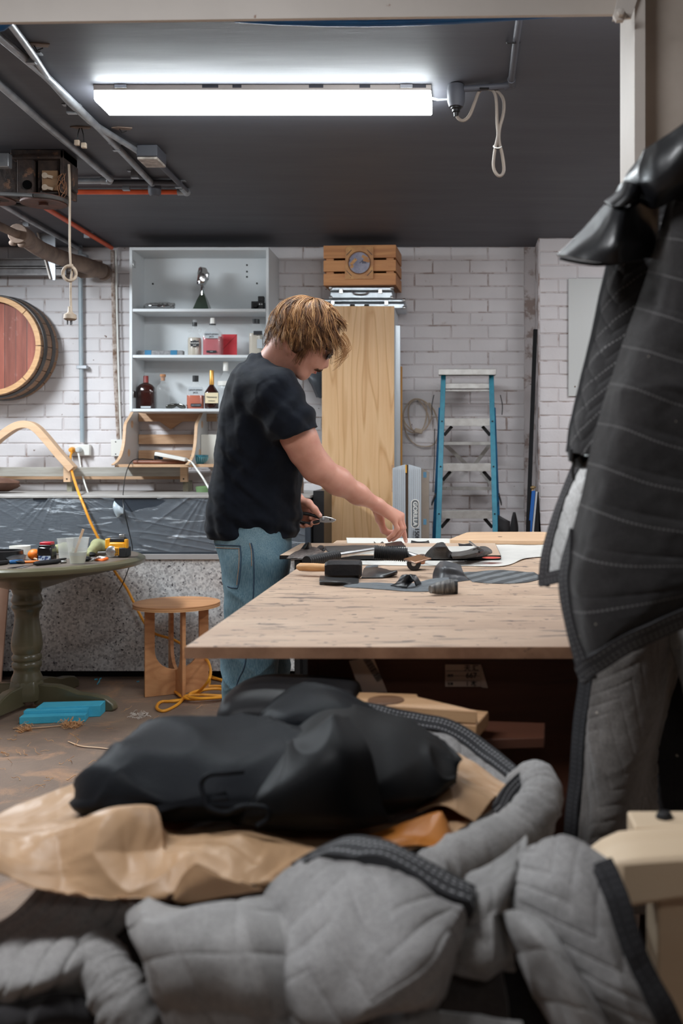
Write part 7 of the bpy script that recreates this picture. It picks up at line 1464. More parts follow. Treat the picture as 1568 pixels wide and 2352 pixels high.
# loose wisps in front of the forehead
mb = MB()
for k in range(34):
    a = ctr + Fv*.108 + Uv*rh.uniform(.03, .075) + Lv*rh.uniform(-.05, .05); dx = rh.uniform(-.01, .022); L_ = rh.uniform(.05, .10)
    pts = spline([a, a + Fv*.02 + down*.008, a + Fv*(.02+dx*.6) + down*L_*.45 + Vector((.006, 0, 0)), a + Fv*(.01 + dx*.3) + down*L_*.8, a + Vector((-.012 + rh.uniform(-.01, .015), 0, 0)) + down*L_*1.15], 14)
    mb.tube(pts, [.0011*(1-.7*i/13) for i in range(14)], 4)
put('hair_wisps', mb, hmats[2], hair, kind='stuff', smooth=180)
mb = MB()
for k in range(44):   # side strands across the cheek
    a, d_ = scalp(1.25, -1.15 + rh.uniform(-.12, .12), .012); e_ = Vector(H(.030 + rh.uniform(-.02, .012), -.064, -.085 + rh.uniform(-.02, .02)))
    pts = spline([a, a.lerp(e_, .35) + Lv*-.012 + Fv*.012, a.lerp(e_, .7) + Lv*-.010, e_], 12); mb.tube(pts, [.0012*(1-.6*i/11) for i in range(12)], 4)
put('hair_wisps', mb, hmats[1], hair, kind='stuff', smooth=180)
# ---- pliers held in the left hand
t = empty('pliers', 'steel combination pliers with black handles held in the man\'s left hand', 'pliers', P(737, 1194, 3.80))
pv = P(740, 1194, 3.80); put('jaw_head', MB().prism([((x-CX)*3.8/F, ZC-(y-CY)*3.8/F) for x, y in ((733, 1187), (748, 1186), (762, 1189), (771, 1193), (771, 1196), (764, 1200), (748, 1201), (733, 1199))], 3.795, 3.807), M['steel'], t, bevel=.002)
put('jaw_gap', MB().prism([((x-CX)*3.8/F, ZC-(y-CY)*3.8/F) for x, y in ((756, 1191), (760, 1192), (761, 1195), (757, 1195))], 3.794, 3.7952), M['black_pl'], t)
put('pivot', MB().lathe([(0, .003), (.005, .002), (.006, 0), (0, 0)], P(742, 1193, 3.795), 14, 'y'), M['galv'], t)
put('handle', MB().tube(spline([P(735, 1196, 3.80), P(722, 1200, 3.80), P(705, 1202, 3.80), P(686, 1198, 3.80), P(672, 1192, 3.80)], 20), [.005] + [.0065]*18 + [.005], 10), M['black_pl'], t)
put('handle', MB().tube(spline([P(735, 1190, 3.80), P(720, 1184, 3.80), P(702, 1180, 3.80), P(684, 1180, 3.80), P(670, 1182, 3.80)], 20), [.005] + [.0065]*18 + [.005], 10), M['black_pl'], t)
# ================================================================ foreground textiles
def quilt_mat(name, c1, c2, stitchc=None, rows=None, seed=0, fuzz=.5):
    m, nt, b, N, L = nodes(name); v = coords(nt, kind='UV')
    c = ramp(nt, noise(nt, coords(nt), 7, 6, .6), [(.3, lin(c1)), (.7, lin(c2))]); c = mix(nt, .5, c, ramp(nt, noise(nt, coords(nt, (1,1,1)), 260, 3, .7), [(.3, lin([q*.78 for q in c1])), (.7, lin([min(255, q*1.16) for q in c2]))]))
    c = mix(nt, ramp(nt, noise(nt, coords(nt), 60, 2), [(.76, (0,0,0,1)), (.78, (.8,.8,.8,1))]), c, lin((200, 190, 176)))
    c = mix(nt, mth(nt, 'MULTIPLY', ramp(nt, noise(nt, coords(nt), 3.2, 7, .68), [(.46, (0,0,0,1)), (.62, (1,1,1,1))]), .5), c, lin([q*.62 for q in c1]))
    if rows:
        sep = nt.nodes.new('ShaderNodeSeparateXYZ'); L(v, sep.inputs[0]); u, w_ = sep.outputs[0], sep.outputs[1]
        if rows[0] == 'h':
            ww = mth(nt, 'ADD', w_, mth(nt, 'MULTIPLY', noise(nt, v, 3, 2), .03)); fr = mth(nt, 'FRACT', mth(nt, 'DIVIDE', ww, rows[1])); on = mth(nt, 'LESS_THAN', mth(nt, 'ABSOLUTE', mth(nt, 'SUBTRACT', fr, .5)), .0011/rows[1])
            da = mth(nt, 'LESS_THAN', mth(nt, 'FRACT', mth(nt, 'DIVIDE', u, .0055)), .62)
        else:
            z_ = mth(nt, 'PINGPONG', u, .09); ww = mth(nt, 'ADD', w_, mth(nt, 'MULTIPLY', z_, 1.0)); fr = mth(nt, 'FRACT', mth(nt, 'DIVIDE', ww, rows[1])); on = mth(nt, 'LESS_THAN', mth(nt, 'ABSOLUTE', mth(nt, 'SUBTRACT', fr, .5)), .0011/rows[1]); da = mth(nt, 'LESS_THAN', mth(nt, 'FRACT', mth(nt, 'DIVIDE', u, .004)), .6)
        c = mix(nt, mth(nt, 'MULTIPLY', mth(nt, 'MULTIPLY', on, da), .7), c, lin(stitchc))
    L(c, b.inputs['Base Color']); b.inputs['Roughness'].default_value = .95; b.inputs['Specular IOR Level'].default_value = .2; b.inputs['Sheen Weight'].default_value = .25
    bumpn(nt, b, noise(nt, coords(nt), 420, 3, .7), .5, .002); return m
def bind_mat(name, c, s, per=.0075):
    m, nt, b, N, L = nodes(name); v = coords(nt, kind='UV'); sep = nt.nodes.new('ShaderNodeSeparateXYZ'); L(v, sep.inputs[0]); u, w_ = sep.outputs[0], sep.outputs[1]
    on = None
    for q_ in (.22, .42, .80):
        o_ = mth(nt, 'LESS_THAN', mth(nt, 'ABSOLUTE', mth(nt, 'SUBTRACT', w_, q_)), .035); on = o_ if on is None else mth(nt, 'MAXIMUM', on, o_)
    on = mth(nt, 'MULTIPLY', on, mth(nt, 'LESS_THAN', mth(nt, 'FRACT', mth(nt, 'DIVIDE', u, per)), .55)); L(mix(nt, mth(nt, 'MULTIPLY', on, .8), lin(c), lin(s)), b.inputs['Base Color']); b.inputs['Roughness'].default_value = .85
    bumpn(nt, b, noise(nt, coords(nt), 300, 3), .4, .002); return m
qg = quilt_mat('grey_quilt', (136, 134, 133), (156, 154, 153)); qgz = quilt_mat('grey_zigzag_quilt', (132, 130, 130), (152, 150, 149), (120, 118, 120), ('z', .03)); qd = quilt_mat('dark_quilt', (38, 36, 37), (48, 46, 46), (112, 110, 110), ('h', .058)); qd2 = quilt_mat('dark_zigzag_quilt', (46, 45, 46), (60, 59, 60), (150, 148, 148), ('z', .045))
bd = bind_mat('dark_binding', (34, 34, 37), (150, 150, 152)); bd2 = bind_mat('plain_dark_binding', (30, 30, 33), (62, 62, 66))
def qpuff(sp, a, kind='z', per=.09, ang=0, wr=.004, seed=1, wsc=9):
    def f(U, V):
        u = U*math.cos(ang) - V*math.sin(ang); v = U*math.sin(ang) + V*math.cos(ang)
        if kind == 'z': q_ = v + np.abs((u % (2*per)) - per)
        elif kind == 'd': q_ = v
        else: q_ = v
        fr = np.abs(((q_ / sp) % 1) - .5)*2; h = a*(np.sqrt(np.clip(1 - fr**3, 0, 1)) - .6)
        if kind == 'd': fr2 = np.abs(((u / sp) % 1) - .5)*2; h = a*(np.sqrt(np.clip((1 - fr**3)*(1 - fr2**3), 0, 1)) - .6)
        return h + wr*(fbm(U*wsc, V*wsc, 4, seed) - .5)*2 + wr*.9*ridge(U*wsc*1.2, V*wsc*.6 + U*3, seed + 3)**3
    return f
def quilt(t, ctrl, nu, nv, m, disp, nm='quilted_panel', edges=(), bm_=bd, bw=.03, thick=.008, bname='binding', br=.005):
    def dd(U, V):
        k = 1.0
        for e in edges:
            q_ = {'b': V.max() - V, 't': V, 'l': U, 'r': U.max() - U}[e[0]]; k = k*(.12 + .88*np.clip(q_/.05, 0, 1))
        return disp(U, V)*k
    G, U, V = surf(ctrl, nu, nv, disp=dd); o = put_uv(nm, grid_mb(G, U, V), m, t, thick=thick)
    for e in edges:
        f0, f1 = (0, 1) if len(e) == 1 else {'1': (.66, 1), '2': (.3, 1)}[e[1]]; e = e[0]
        L_ = {'b': G[-1], 't': G[0], 'l': G[:, 0], 'r': G[:, -1]}[e]; I_ = {'b': G[-5], 't': G[4], 'l': G[:, 4], 'r': G[:, -5]}[e]
        kk = np.ones(15)/15; sm = lambda A: np.stack([np.convolve(np.pad(A[:, i], 7, mode='reflect', reflect_type='odd'), kk, 'valid') for i in range(3)], 1); L_ = sm(L_); I_ = sm(I_); n0, n1 = int(f0*len(L_)), int(f1*len(L_)); L_ = L_[n0:n1]; I_ = I_[n0:n1]; side = I_ - L_; tn = np.gradient(L_, axis=0); tn /= np.linalg.norm(tn, axis=1, keepdims=True) + 1e-9; side = side - tn*(side*tn).sum(1, keepdims=True)
        # smooth the edge a little
        put_uv(bname, strip_along(L_, bw if f0 == 0 else bw*np.clip(np.linspace(.05, 4, len(L_)), 0, 1), side, r=br), bm_, t, thick=0, smooth=50)
    return o, G
# ---- wooden armchair frame that carries the heap
maple = mat('pale_beech', (214, 192, 164), (204, 180, 150), rough=.55, scale=2, stretch=(1, 6, 6), spots=(186, 150, 116), spscale=5, spth=.7)
t = empty('wooden_armchair', 'unfinished pale beech armchair frame standing under the grey blankets', 'armchair', (.33, 1.3, 0))
def arm_rest():
    rings = []; st_ = [(1316, 1935, 2030, 1.17, 1.215), (1380, 1915, 2082, 1.135, 1.216), (1420, 1908, 2092, 1.12, 1.216), (1480, 1902, 2082, 1.12, 1.216), (1560, 1897, 2070, 1.12, 1.216), (1640, 1897, 2066, 1.12, 1.216), (1760, 1905, 2070, 1.12, 1.216)]
    for x, y0, y1, ya, yb in st_:
        X = (x-CX)*ya/F; zt_ = ZC - (y0+70-CY)*ya/F; zb2 = ZC - (y1-CY)*ya/F; rings.append([Vector((X, ya, zb2)), Vector((X, ya, zt_)), Vector(((x-CX)*yb/F, yb, zt_)), Vector(((x-CX)*yb/F, yb, zb2))])
    return MB().ring_loft(rings)
put('armrest', arm_rest(), maple, t, bevel=.006)
a = P(1455, 0, 1.26).x; zA_ = ZC - (1978-CY)*1.12/F; put('arm_block', MB().box(P(1456, 0, 1.22).x, .42, 1.217, 1.272, zA_ - .05, zA_ + .003), maple, t, bevel=.003)
p = P(1524, 1882, 1.25); zt_ = zA_ + .003; put('bolt_head', MB().lathe([(0, .008), (.008, .007), (.011, .002), (.011, 0), (0, 0)], (p.x, 1.247, zt_), 16), M['black_pl'], t)
put('front_leg', MB().box(P(1505, 0, 1.16).x, P(1505, 0, 1.16).x + .075, 1.15, 1.22, .001, zA_ - .045), maple, t, bevel=.004); put('rear_leg', MB().box(P(1505, 0, 1.16).x + .0, P(1505, 0, 1.16).x + .06, 1.62, 1.68, .001, .7), maple, t, bevel=.004)
put('front_leg', MB().box(-.52, -.46, 1.14, 1.2, .001, .64), maple, t, bevel=.004); put('rear_leg', MB().box(-.52, -.46, 1.62, 1.68, .001, .64), maple, t, bevel=.004)
put('seat_cushion', MB().box(-.50, .16, 1.13, 1.70, .46, .655), qg, t, bevel=.03); put('seat_rail', MB().box(-.5, .24, 1.14, 1.68, .38, .46), maple, t, bevel=.003)
# ---- kraft paper
def kraft():
    m, nt, b, N, L = nodes('kraft_paper'); v = coords(nt); c = ramp(nt, noise(nt, v, 6, 5, .6), [(.3, lin((186, 150, 114))), (.7, lin((202, 166, 130)))])
    L(c, b.inputs['Base Color']); b.inputs['Roughness'].default_value = .42; b.inputs['Specular IOR Level'].default_value = .4
    bumpn(nt, b, noise(nt, coords(nt, (1, 30, 30)), 12, 3), .15, .002)
    tr = nt.nodes.new('ShaderNodeBsdfTranslucent'); tr.inputs[0].default_value = lin((200, 120, 50)); mx = nt.nodes.new('ShaderNodeMixShader'); mx.inputs[0].default_value = .18
    L(b.outputs[0], mx.inputs[1]); L(tr.outputs[0], mx.inputs[2]); L(mx.outputs[0], nt.nodes['Material Output'].inputs[0]); return m
kp = kraft()
kc = [[(-140,1915,1.42),(0,1872,1.46),(130,1826,1.52),(260,1780,1.62),(480,1740,1.66),(720,1710,1.70),(945,1690,1.68),(1050,1735,1.60),(1168,1812,1.50)],
      [(-140,1932,1.32),(20,1910,1.34),(130,1880,1.38),(270,1868,1.40),(480,1850,1.47),(720,1845,1.5),(905,1815,1.55),(1030,1825,1.5),(1150,1842,1.47)],
      [(-140,1945,1.24),(30,1926,1.235),(120,1898,1.225),(200,1872,1.225),(400,1915,1.32),(600,1920,1.34),(800,1910,1.37),(960,1885,1.41),(1110,1880,1.42)],
      [(-140,1966,1.20),(30,1952,1.19),(120,1908,1.175),(262,1878,1.175),(400,1945,1.245),(600,1945,1.25),(770,1940,1.28),(930,1915,1.33),(1070,1905,1.36)],
      [(-140,2005,1.165),(20,1996,1.155),(130,1985,1.14),(290,1975,1.14),(400,1990,1.18),(590,1985,1.20),(740,1965,1.23),(890,1930,1.29),(1040,1925,1.32)],
      [(-140,2030,1.15),(20,2030,1.14),(140,2054,1.12),(300,2072,1.11),(430,2072,1.11),(560,2056,1.13),(680,2005,1.18),(800,1962,1.23),(1000,1946,1.28)]]
def paper_disp(U, V):
    left = np.clip((.50 - U)/.12, 0, 1); fr = np.clip((V - V.max()*.45)/(V.max()*.2), 0, 1)
    q_ = ridge(U*7 + V*2, V*5 - U*2, 61, True) + .6*ridge(U*13, V*12, 62, True); q2 = ridge(U*22 + V*9, V*18, 66, True)
    return (.010 + .022*left*fr)*(q_ - .7) + .0035*(q2 - .5) + .004*(fbm(U*30, V*30, 3, 63)-.5)
t = empty('kraft_paper', 'large crumpled brown kraft paper sheet spread under the black bag', 'paper', (-.2, 1.4, .68))
G, U, V = surf(kc, 300, 200, disp=paper_disp); jag = (fbm(U[-1]*40, U[-1]*0, 3, 64) - .5)*.02; G[-1, :, 2] += jag; G[-2, :, 2] += jag*.5
put_uv('sheet', grid_mb(G, U, V), kp, t, thick=.0012, smooth=180)
ku = mat('kraft_painted_backlight', (196, 130, 62), (176, 108, 46), rough=.35, scale=6)  # orange-brown colour stands in for light passing through the fold
G, U, V = surf([[(395,2058,1.112),(420,2010,1.10),(444,1984,1.10),(452,1984,1.10)],[(400,2066,1.106),(440,2040,1.094),(490,2016,1.095),(520,2018,1.098)],[(410,2074,1.106),(470,2068,1.098),(540,2056,1.10),(606,2044,1.108)]], 50, 30, disp=lambda U, V: .003*(ridge(U*20, V*20, 71, True)-.5))
put_uv('folded_corner', grid_mb(G, U, V), kp, t, thick=.001, label='upturned triangular paper corner')
G, U, V = surf([[(735,1960,1.225),(790,1934,1.26),(860,1918,1.285),(930,1893,1.30),(1000,1866,1.335),(1022,1880,1.33),(1040,1908,1.32)],[(735,1968,1.22),(790,1948,1.245),(860,1932,1.265),(935,1922,1.27),(985,1918,1.28),(1020,1930,1.28),(1042,1936,1.29)],[(725,1976,1.215),(790,1962,1.235),(860,1954,1.25),(935,1944,1.26),(985,1946,1.262),(1020,1950,1.265),(1045,1944,1.28)]], 90, 30, disp=lambda U, V: .006*(ridge(U*26, V*10, 73, True)-.5))
put_uv('torn_fold', grid_mb(G, U, V), ku, t, thick=.0012, label='torn fold coloured orange-brown as light through the paper')
G, U, V = surf([[(960,1760,1.60),(1040,1760,1.60),(1110,1800,1.54),(1150,1826,1.50)],[(940,1820,1.47),(1010,1812,1.46),(1060,1826,1.44),(1120,1856,1.43)],[(960,1876,1.36),(1010,1862,1.36),(1050,1880,1.36),(1085,1894,1.37)]], 60, 50, disp=lambda U, V: .022*(ridge(U*13, V*12, 75, True)-.5))
put_uv('crumpled_ridge', grid_mb(G, U, V), kp, t, thick=.0012)
# ---- black bag
def bagloft(nm, t, stns, m, disp, nseg=150, nring=72, e=2.0, label=None):
    s_ = np.array(stns, float); s_ = catmull(s_, nseg, 0); th = np.linspace(0, 2*math.pi, nring, endpoint=False)
    G = np.zeros((nseg, nring + 1, 3))
    for i, (x, yt, yb, Y0, Y1) in enumerate(s_):
        Ym = (Y0+Y1)/2; X = (x-CX)*Ym/F; zt_ = ZC - (yt-CY)*(Ym)/F; zb2 = ZC - (yb-CY)*(Y0+.02)/F; zb2 = min(zb2, zt_ - .004); zc_ = (zt_+zb2)/2; hz = (zt_-zb2)/2; hy = max((Y1-Y0)/2, .004)
        c_, q_ = np.cos(th), np.sin(th); G[i, :nring, 0] = X; G[i, :nring, 1] = Ym - hy*np.sign(c_)*np.abs(c_)**(2/e); G[i, :nring, 2] = zc_ + hz*np.sign(q_)*np.abs(q_)**(2/e)
        G[i, nring] = G[i, 0]
    U = np.cumsum(np.concatenate([[0], np.linalg.norm(np.diff(G[:, nring//4], axis=0), axis=1)]))[:, None] * np.ones((1, nring+1)); V = np.concatenate([th, [2*math.pi]])[None]*.12*np.ones((nseg, 1))
    N = grid_normals(G); c0 = G.mean(1, keepdims=True); sgn = np.sign((N*(G-c0)).sum(2).mean()); h = disp(U, V, G); h[:, nring] = h[:, 0]; G = G + N*sgn*h[..., None]
    mb = MB(); mb.ring_loft([[Vector(p) for p in r[:nring]] for r in G]); return put(nm, mb, m, t, label=label, smooth=180)
lb = mat('black_coated_cloth', (16, 17, 19), (12, 13, 15), rough=.55, scale=5, bump=.12, bscale=240, spec=.12); lb2 = mat('grey_black_leather', (28, 30, 34), (21, 23, 26), rough=.5, spec=.05, scale=5, bump=.2, bscale=200)
t = empty('black_bag', 'slumped black leather bag lying on the crumpled kraft paper', 'bag', P(620, 1900, 1.45))
def d1(U, V, G):
    x = U; r = ridge(x*7 + V*6, V*5, 81); r2 = ridge(x*14 - V*9, V*7 + x*4, 83)
    return .012*(r**2 - .35) + .006*(r2**3 - .2) + .008*(fbm(x*9, V*8, 3, 85)-.5)
bagloft('leather_front', t, [(212,1796,1804,1.44,1.47),(222,1766,1848,1.37,1.52),(262,1718,1880,1.32,1.58),(320,1684,1902,1.29,1.61),(420,1680,1908,1.27,1.62),(520,1684,1910,1.27,1.62),(610,1686,1908,1.28,1.61),(700,1688,1905,1.29,1.60),(760,1680,1900,1.31,1.60),(790,1740,1880,1.38,1.55)], lb2, d1)
def d2(U, V, G):
    r = ridge(U*6 - V*4, V*4 + 2, 91); return .014*(r**2 - .35) + .007*(ridge(U*15 + V*5, V*9, 93)**3 - .2)
bagloft('cloth_body', t, [(560,1830,1850,1.36,1.50),(600,1770,1900,1.30,1.60),(660,1700,1905,1.27,1.66),(720,1656,1905,1.27,1.66),(790,1654,1903,1.27,1.66),(850,1674,1900,1.28,1.66),(920,1690,1894,1.30,1.64),(965,1716,1872,1.33,1.60),(1010,1742,1822,1.37,1.56),(1040,1758,1782,1.41,1.50),(1047,1764,1772,1.43,1.47)], lb, d2)
bagloft('hood_fold', t, [(612,1650,1664,1.62,1.70),(640,1622,1680,1.58,1.73),(680,1597,1700,1.55,1.76),(720,1588,1712,1.54,1.73),(780,1598,1724,1.53,1.71),(850,1640,1740,1.52,1.68),(920,1684,1752,1.51,1.64),(955,1704,1742,1.53,1.62),(965,1716,1724,1.55,1.60)], lb2, d2)
def fold(nm, ctrl, m, nu=60, nv=24, th=.006, seed=1, amp=.004): G, U, V = surf(ctrl, nu, nv, disp=lambda U, V: amp*(ridge(U*12, V*8, seed)**2 - .3)); return put_uv(nm, grid_mb(G, U, V), m, t, thick=th)
fold('front_flap', [[(660,1710,1.38),(700,1690,1.34),(760,1650,1.33),(800,1640,1.36)],[(640,1790,1.27),(700,1770,1.255),(780,1740,1.25),(850,1720,1.29)],[(560,1870,1.26),(680,1862,1.245),(800,1860,1.245),(880,1850,1.27)],[(600,1898,1.27),(700,1900,1.262),(820,1900,1.262),(900,1890,1.275)]], lb, 70, 60, seed=5, amp=.008)
fold('folded_strap', [[(275,1878,1.27),(340,1856,1.255),(420,1836,1.25),(520,1818,1.255)],[(285,1894,1.265),(345,1872,1.25),(425,1850,1.248),(525,1834,1.25)]], lb2, seed=7)
put('drawstring', MB().tube(spline([P(470, 1830, 1.245), P(462, 1800, 1.25), P(480, 1780, 1.25), P(520, 1776, 1.252), P(560, 1772, 1.26)], 24), .0032, 8), lb2, t); put('drawstring', MB().tube(spline([P(470, 1830, 1.245), P(480, 1856, 1.24), P(520, 1866, 1.24), P(560, 1852, 1.24), P(610, 1856, 1.24), P(615, 1880, 1.24), P(590, 1898, 1.24)], 40), .0032, 8), lb2, t)
t = empty('leather_roll', 'dusty black rolled hide standing behind the black bag', 'leather roll', P(670, 1650, 1.85))
def d3(U, V, G): return .006*(fbm(U*8, V*9, 3, 97)-.5)
bagloft('rolled_hide', t, [(516,1606,1700,1.72,1.84),(524,1592,1712,1.70,1.88),(560,1570,1720,1.68,1.92),(620,1560,1722,1.68,1.93),(700,1564,1722,1.68,1.93),(780,1572,1724,1.68,1.92),(812,1580,1722,1.69,1.90),(824,1602,1712,1.72,1.86)], mat('dusty_black_hide', (30, 30, 32), (40, 39, 40), rough=.45, scale=8, spots=(150, 132, 118), spscale=22, spth=.69, spec=.08), d3, e=2.6)
# ---- grey moving blanket under the heap
t = empty('moving_blanket', 'grey quilted moving blanket with dark stitched binding draped under the kraft paper', 'blanket', (-.1, 1.2, 0))
quilt(t, [[(820,1616,1.72),(880,1628,1.71),(960,1644,1.685),(1040,1662,1.66),(1110,1706,1.62),(1200,1782,1.54)],[(830,1650,1.70),(880,1665,1.69),(950,1690,1.665),(1020,1720,1.63),(1090,1768,1.59),(1160,1816,1.51)],[(800,1690,1.72),(860,1700,1.71),(930,1722,1.68),(1000,1764,1.635),(1070,1810,1.58),(1130,1858,1.50)]], 160, 60, qg, qpuff(.05, .010, 'd', ang=.6, wr=.006, seed=3), edges=('t',), bw=.026)
# rolled edge sweeping from the right end forward
t_pts = [(1185,1800,1.53,.018),(1228,1790,1.49,.025),(1243,1824,1.45,.029),(1225,1872,1.41,.033),(1180,1920,1.38,.036),(1110,1958,1.32,.036),(1040,1990,1.27,.033),(985,2010,1.23,.028)]
q_ = catmull(np.array([list(P(a, b, c)) + [r_] for a, b, c, r_ in t_pts]), 90, 0)
def rolled(qa, seed, nm, m):
    mb = MB(); mb.tube([Vector(r_[:3]) for r_ in qa], [r_[3] for r_ in qa], 36); vs = np.array([tuple(v) for v in mb.v]); cen = np.repeat(qa[:, :3], 36, 0); d_ = vs - cen; s_ = np.repeat(np.linspace(0, 1, len(qa)), 36); an = np.tile(np.arange(36), len(qa))
    k = 1 + .22*(fbm(s_*16, an/6.0, 3, seed)-.5) + .12*ridge(s_*22, an/9.0, seed+1)**2; mb.v = [Vector(v) for v in cen + d_*k[:, None]]; return put(nm, mb, m, t, smooth=180)
rolled(q_, 5, 'rolled_edge', qg)
bq = [P(a, b, c) for a, b, c in ((1138,1852,1.41),(1160,1812,1.455),(1196,1780,1.49),(1236,1770,1.51),(1262,1796,1.50))]; pts = np.array([tuple(v) for v in spline(bq, 40)]); put_uv('binding', strip_along(pts, .03, np.tile(np.array([[.5, -.3, -.6]]), (40, 1)), r=.006), bd, t, thick=0, smooth=50)
# front flap with big stitched binding
quilt(t, [[(735,1958,1.20),(800,1936,1.16),(880,1946,1.13),(960,1984,1.11),(1030,2022,1.10),(1086,2052,1.10)],[(690,1990,1.17),(770,1996,1.10),(870,2020,1.06),(950,2050,1.04),(1020,2080,1.05),(1075,2090,1.07)],[(625,2060,1.13),(740,2090,1.04),(840,2120,1.01),(940,2130,1.00),(1010,2130,1.02),(1062,2120,1.06)],[(590,2160,1.12),(700,2190,1.01),(830,2210,.98),(940,2210,.97),(1010,2190,1.0),(1045,2180,1.05)],[(480,2250,1.10),(640,2280,1.0),(800,2300,.97),(900,2300,.96),(985,2290,.98),(1010,2280,1.02)],[(430,2360,1.08),(620,2370,1.0),(780,2350,.98),(860,2330,.99),(930,2325,1.0),(975,2320,1.04)]], 240, 200, qgz, qpuff(.045, .0028, 'z', per=.07, wr=.012, seed=8, wsc=7), edges=('t',), bw=.048, br=.006)
# left front bulge and ribs
quilt(t, [[(292,2070,1.115),(370,2074,1.10),(460,2072,1.10),(560,2060,1.12),(660,2040,1.15)],[(288,2130,1.10),(350,2110,1.06),(440,2090,1.04),(560,2085,1.05),(670,2080,1.10)],[(306,2190,1.08),(350,2170,1.02),(440,2160,.99),(560,2160,.99),(680,2160,1.05)],[(335,2260,1.07),(380,2250,1.0),(470,2240,.97),(590,2250,.97),(700,2250,1.03)],[(370,2330,1.07),(420,2330,1.0),(520,2340,.97),(620,2350,.97),(720,2360,1.03)],[(410,2430,1.07),(460,2430,1.0),(560,2440,.98),(660,2450,.98),(740,2450,1.03)]], 200, 200, qg, qpuff(.06, .003, 'd', wr=.012, seed=12, wsc=6))
quilt(t, [[(90,2042,1.20),(160,2052,1.17),(230,2060,1.15),(300,2066,1.14)],[(30,2110,1.20),(110,2120,1.16),(200,2120,1.15),(290,2120,1.15)],[(-60,2170,1.18),(40,2180,1.13),(140,2170,1.12),(240,2160,1.15)],[(-80,2260,1.14),(20,2260,1.08),(110,2250,1.07),(215,2200,1.12)],[(-80,2330,1.14),(10,2320,1.10),(100,2290,1.10),(240,2270,1.14)],[(-80,2420,1.16),(60,2400,1.13),(160,2380,1.13),(280,2380,1.15)]], 160, 180, qg, qpuff(.034, .0055, 'x', ang=math.radians(80), wr=.006, seed=15))
q2 = catmull(np.array([list(P(a, b, c)) + [r_] for a, b, c, r_ in ((215,2160,1.14,.02),(240,2220,1.12,.026),(262,2270,1.10,.028),(300,2330,1.09,.03),(350,2420,1.09,.03))]), 60, 0); rolled(q2, 31, 'drooping_fold', qg)
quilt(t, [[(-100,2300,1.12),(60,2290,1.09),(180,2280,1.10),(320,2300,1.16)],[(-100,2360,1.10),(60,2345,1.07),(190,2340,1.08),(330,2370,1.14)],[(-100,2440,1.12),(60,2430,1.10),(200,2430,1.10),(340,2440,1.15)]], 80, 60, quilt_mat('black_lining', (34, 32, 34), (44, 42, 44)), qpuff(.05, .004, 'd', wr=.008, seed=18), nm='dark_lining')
quilt(t, [[(240,2070,1.19),(420,2068,1.18),(640,2060,1.18),(900,2050,1.16),(1100,2060,1.14)],[(240,2250,1.16),(420,2250,1.14),(640,2250,1.12),(900,2250,1.10),(1150,2220,1.10)],[(240,2600,1.16),(420,2600,1.14),(640,2600,1.12),(900,2600,1.10),(1200,2600,1.10)]], 60, 60, quilt_mat('underlayer_shadow', (58, 54, 54), (74, 70, 70)), qpuff(.05, .004, 'd', wr=.015, seed=19), nm='shadow_underlayer')  # dark sheet behind the folds, coloured as the shadow under them
# folds right of the flap
quilt(t, [[(1070,2010,1.16),(1110,1990,1.16),(1165,1960,1.19),(1202,1925,1.25)],[(1050,2070,1.12),(1100,2060,1.10),(1160,2030,1.12),(1196,1990,1.18)],[(1050,2130,1.10),(1090,2120,1.08),(1130,2095,1.10),(1165,2070,1.16)],[(1040,2190,1.09),(1090,2200,1.06),(1140,2195,1.07),(1175,2190,1.12)],[(1000,2220,1.10),(1070,2240,1.07),(1130,2235,1.08),(1180,2230,1.14)]], 90, 110, qg, qpuff(.05, .003, 'd', wr=.010, seed=22, wsc=10))
quilt(t, [[(850,2330,1.04),(960,2318,1.02),(1080,2330,1.02),(1200,2345,1.03)],[(840,2400,1.03),(960,2400,1.0),(1080,2400,1.0),(1210,2410,1.02)],[(850,2470,1.04),(960,2480,1.02),(1080,2480,1.02),(1220,2480,1.03)]], 80, 40, qg, qpuff(.05, .004, 'd', wr=.008, seed=25))
# ---- right blanket over the chair arm
t = empty('moving_blanket', 'grey quilted moving blanket with dark edge draped over the wooden armrest', 'blanket', (.12, 1.1, 0))
quilt(t, [[(1190,1995,1.16),(1215,1950,1.15),(1262,1928,1.13),(1322,1928,1.11),(1400,1975,1.085)],[(1180,2060,1.13),(1230,2040,1.09),(1290,2030,1.07),(1360,2040,1.06),(1436,2070,1.055)],[(1200,2120,1.10),(1260,2130,1.06),(1330,2135,1.04),(1400,2140,1.035),(1462,2160,1.04)],[(1230,2190,1.09),(1300,2210,1.04),(1370,2220,1.02),(1440,2230,1.02),(1498,2245,1.03)],[(1270,2280,1.08),(1340,2290,1.03),(1410,2300,1.01),(1480,2310,1.01),(1545,2325,1.02)],[(1320,2400,1.08),(1400,2400,1.03),(1470,2400,1.01),(1540,2410,1.01),(1590,2420,1.02)]], 200, 240, qgz, qpuff(.035, .0026, 'z', per=.06, ang=.35, wr=.007, seed=28, wsc=12), edges=('r',), bw=.026, bm_=bd2, br=.006)
quilt(t, [[(1150,2098,1.12),(1180,2090,1.075),(1220,2100,1.06),(1252,2122,1.06)],[(1172,2160,1.11),(1215,2150,1.03),(1264,2165,1.015),(1312,2200,1.03)],[(1200,2230,1.09),(1260,2225,1.01),(1315,2245,.995),(1372,2300,1.02)],[(1236,2300,1.08),(1310,2310,1.0),(1360,2330,.99),(1424,2390,1.02)],[(1280,2400,1.08),(1350,2400,1.0),(1410,2420,.99),(1480,2470,1.02)]], 120, 180, qg, qpuff(.06, .002, 'd', wr=.007, seed=33, wsc=8), nm='smooth_fold')
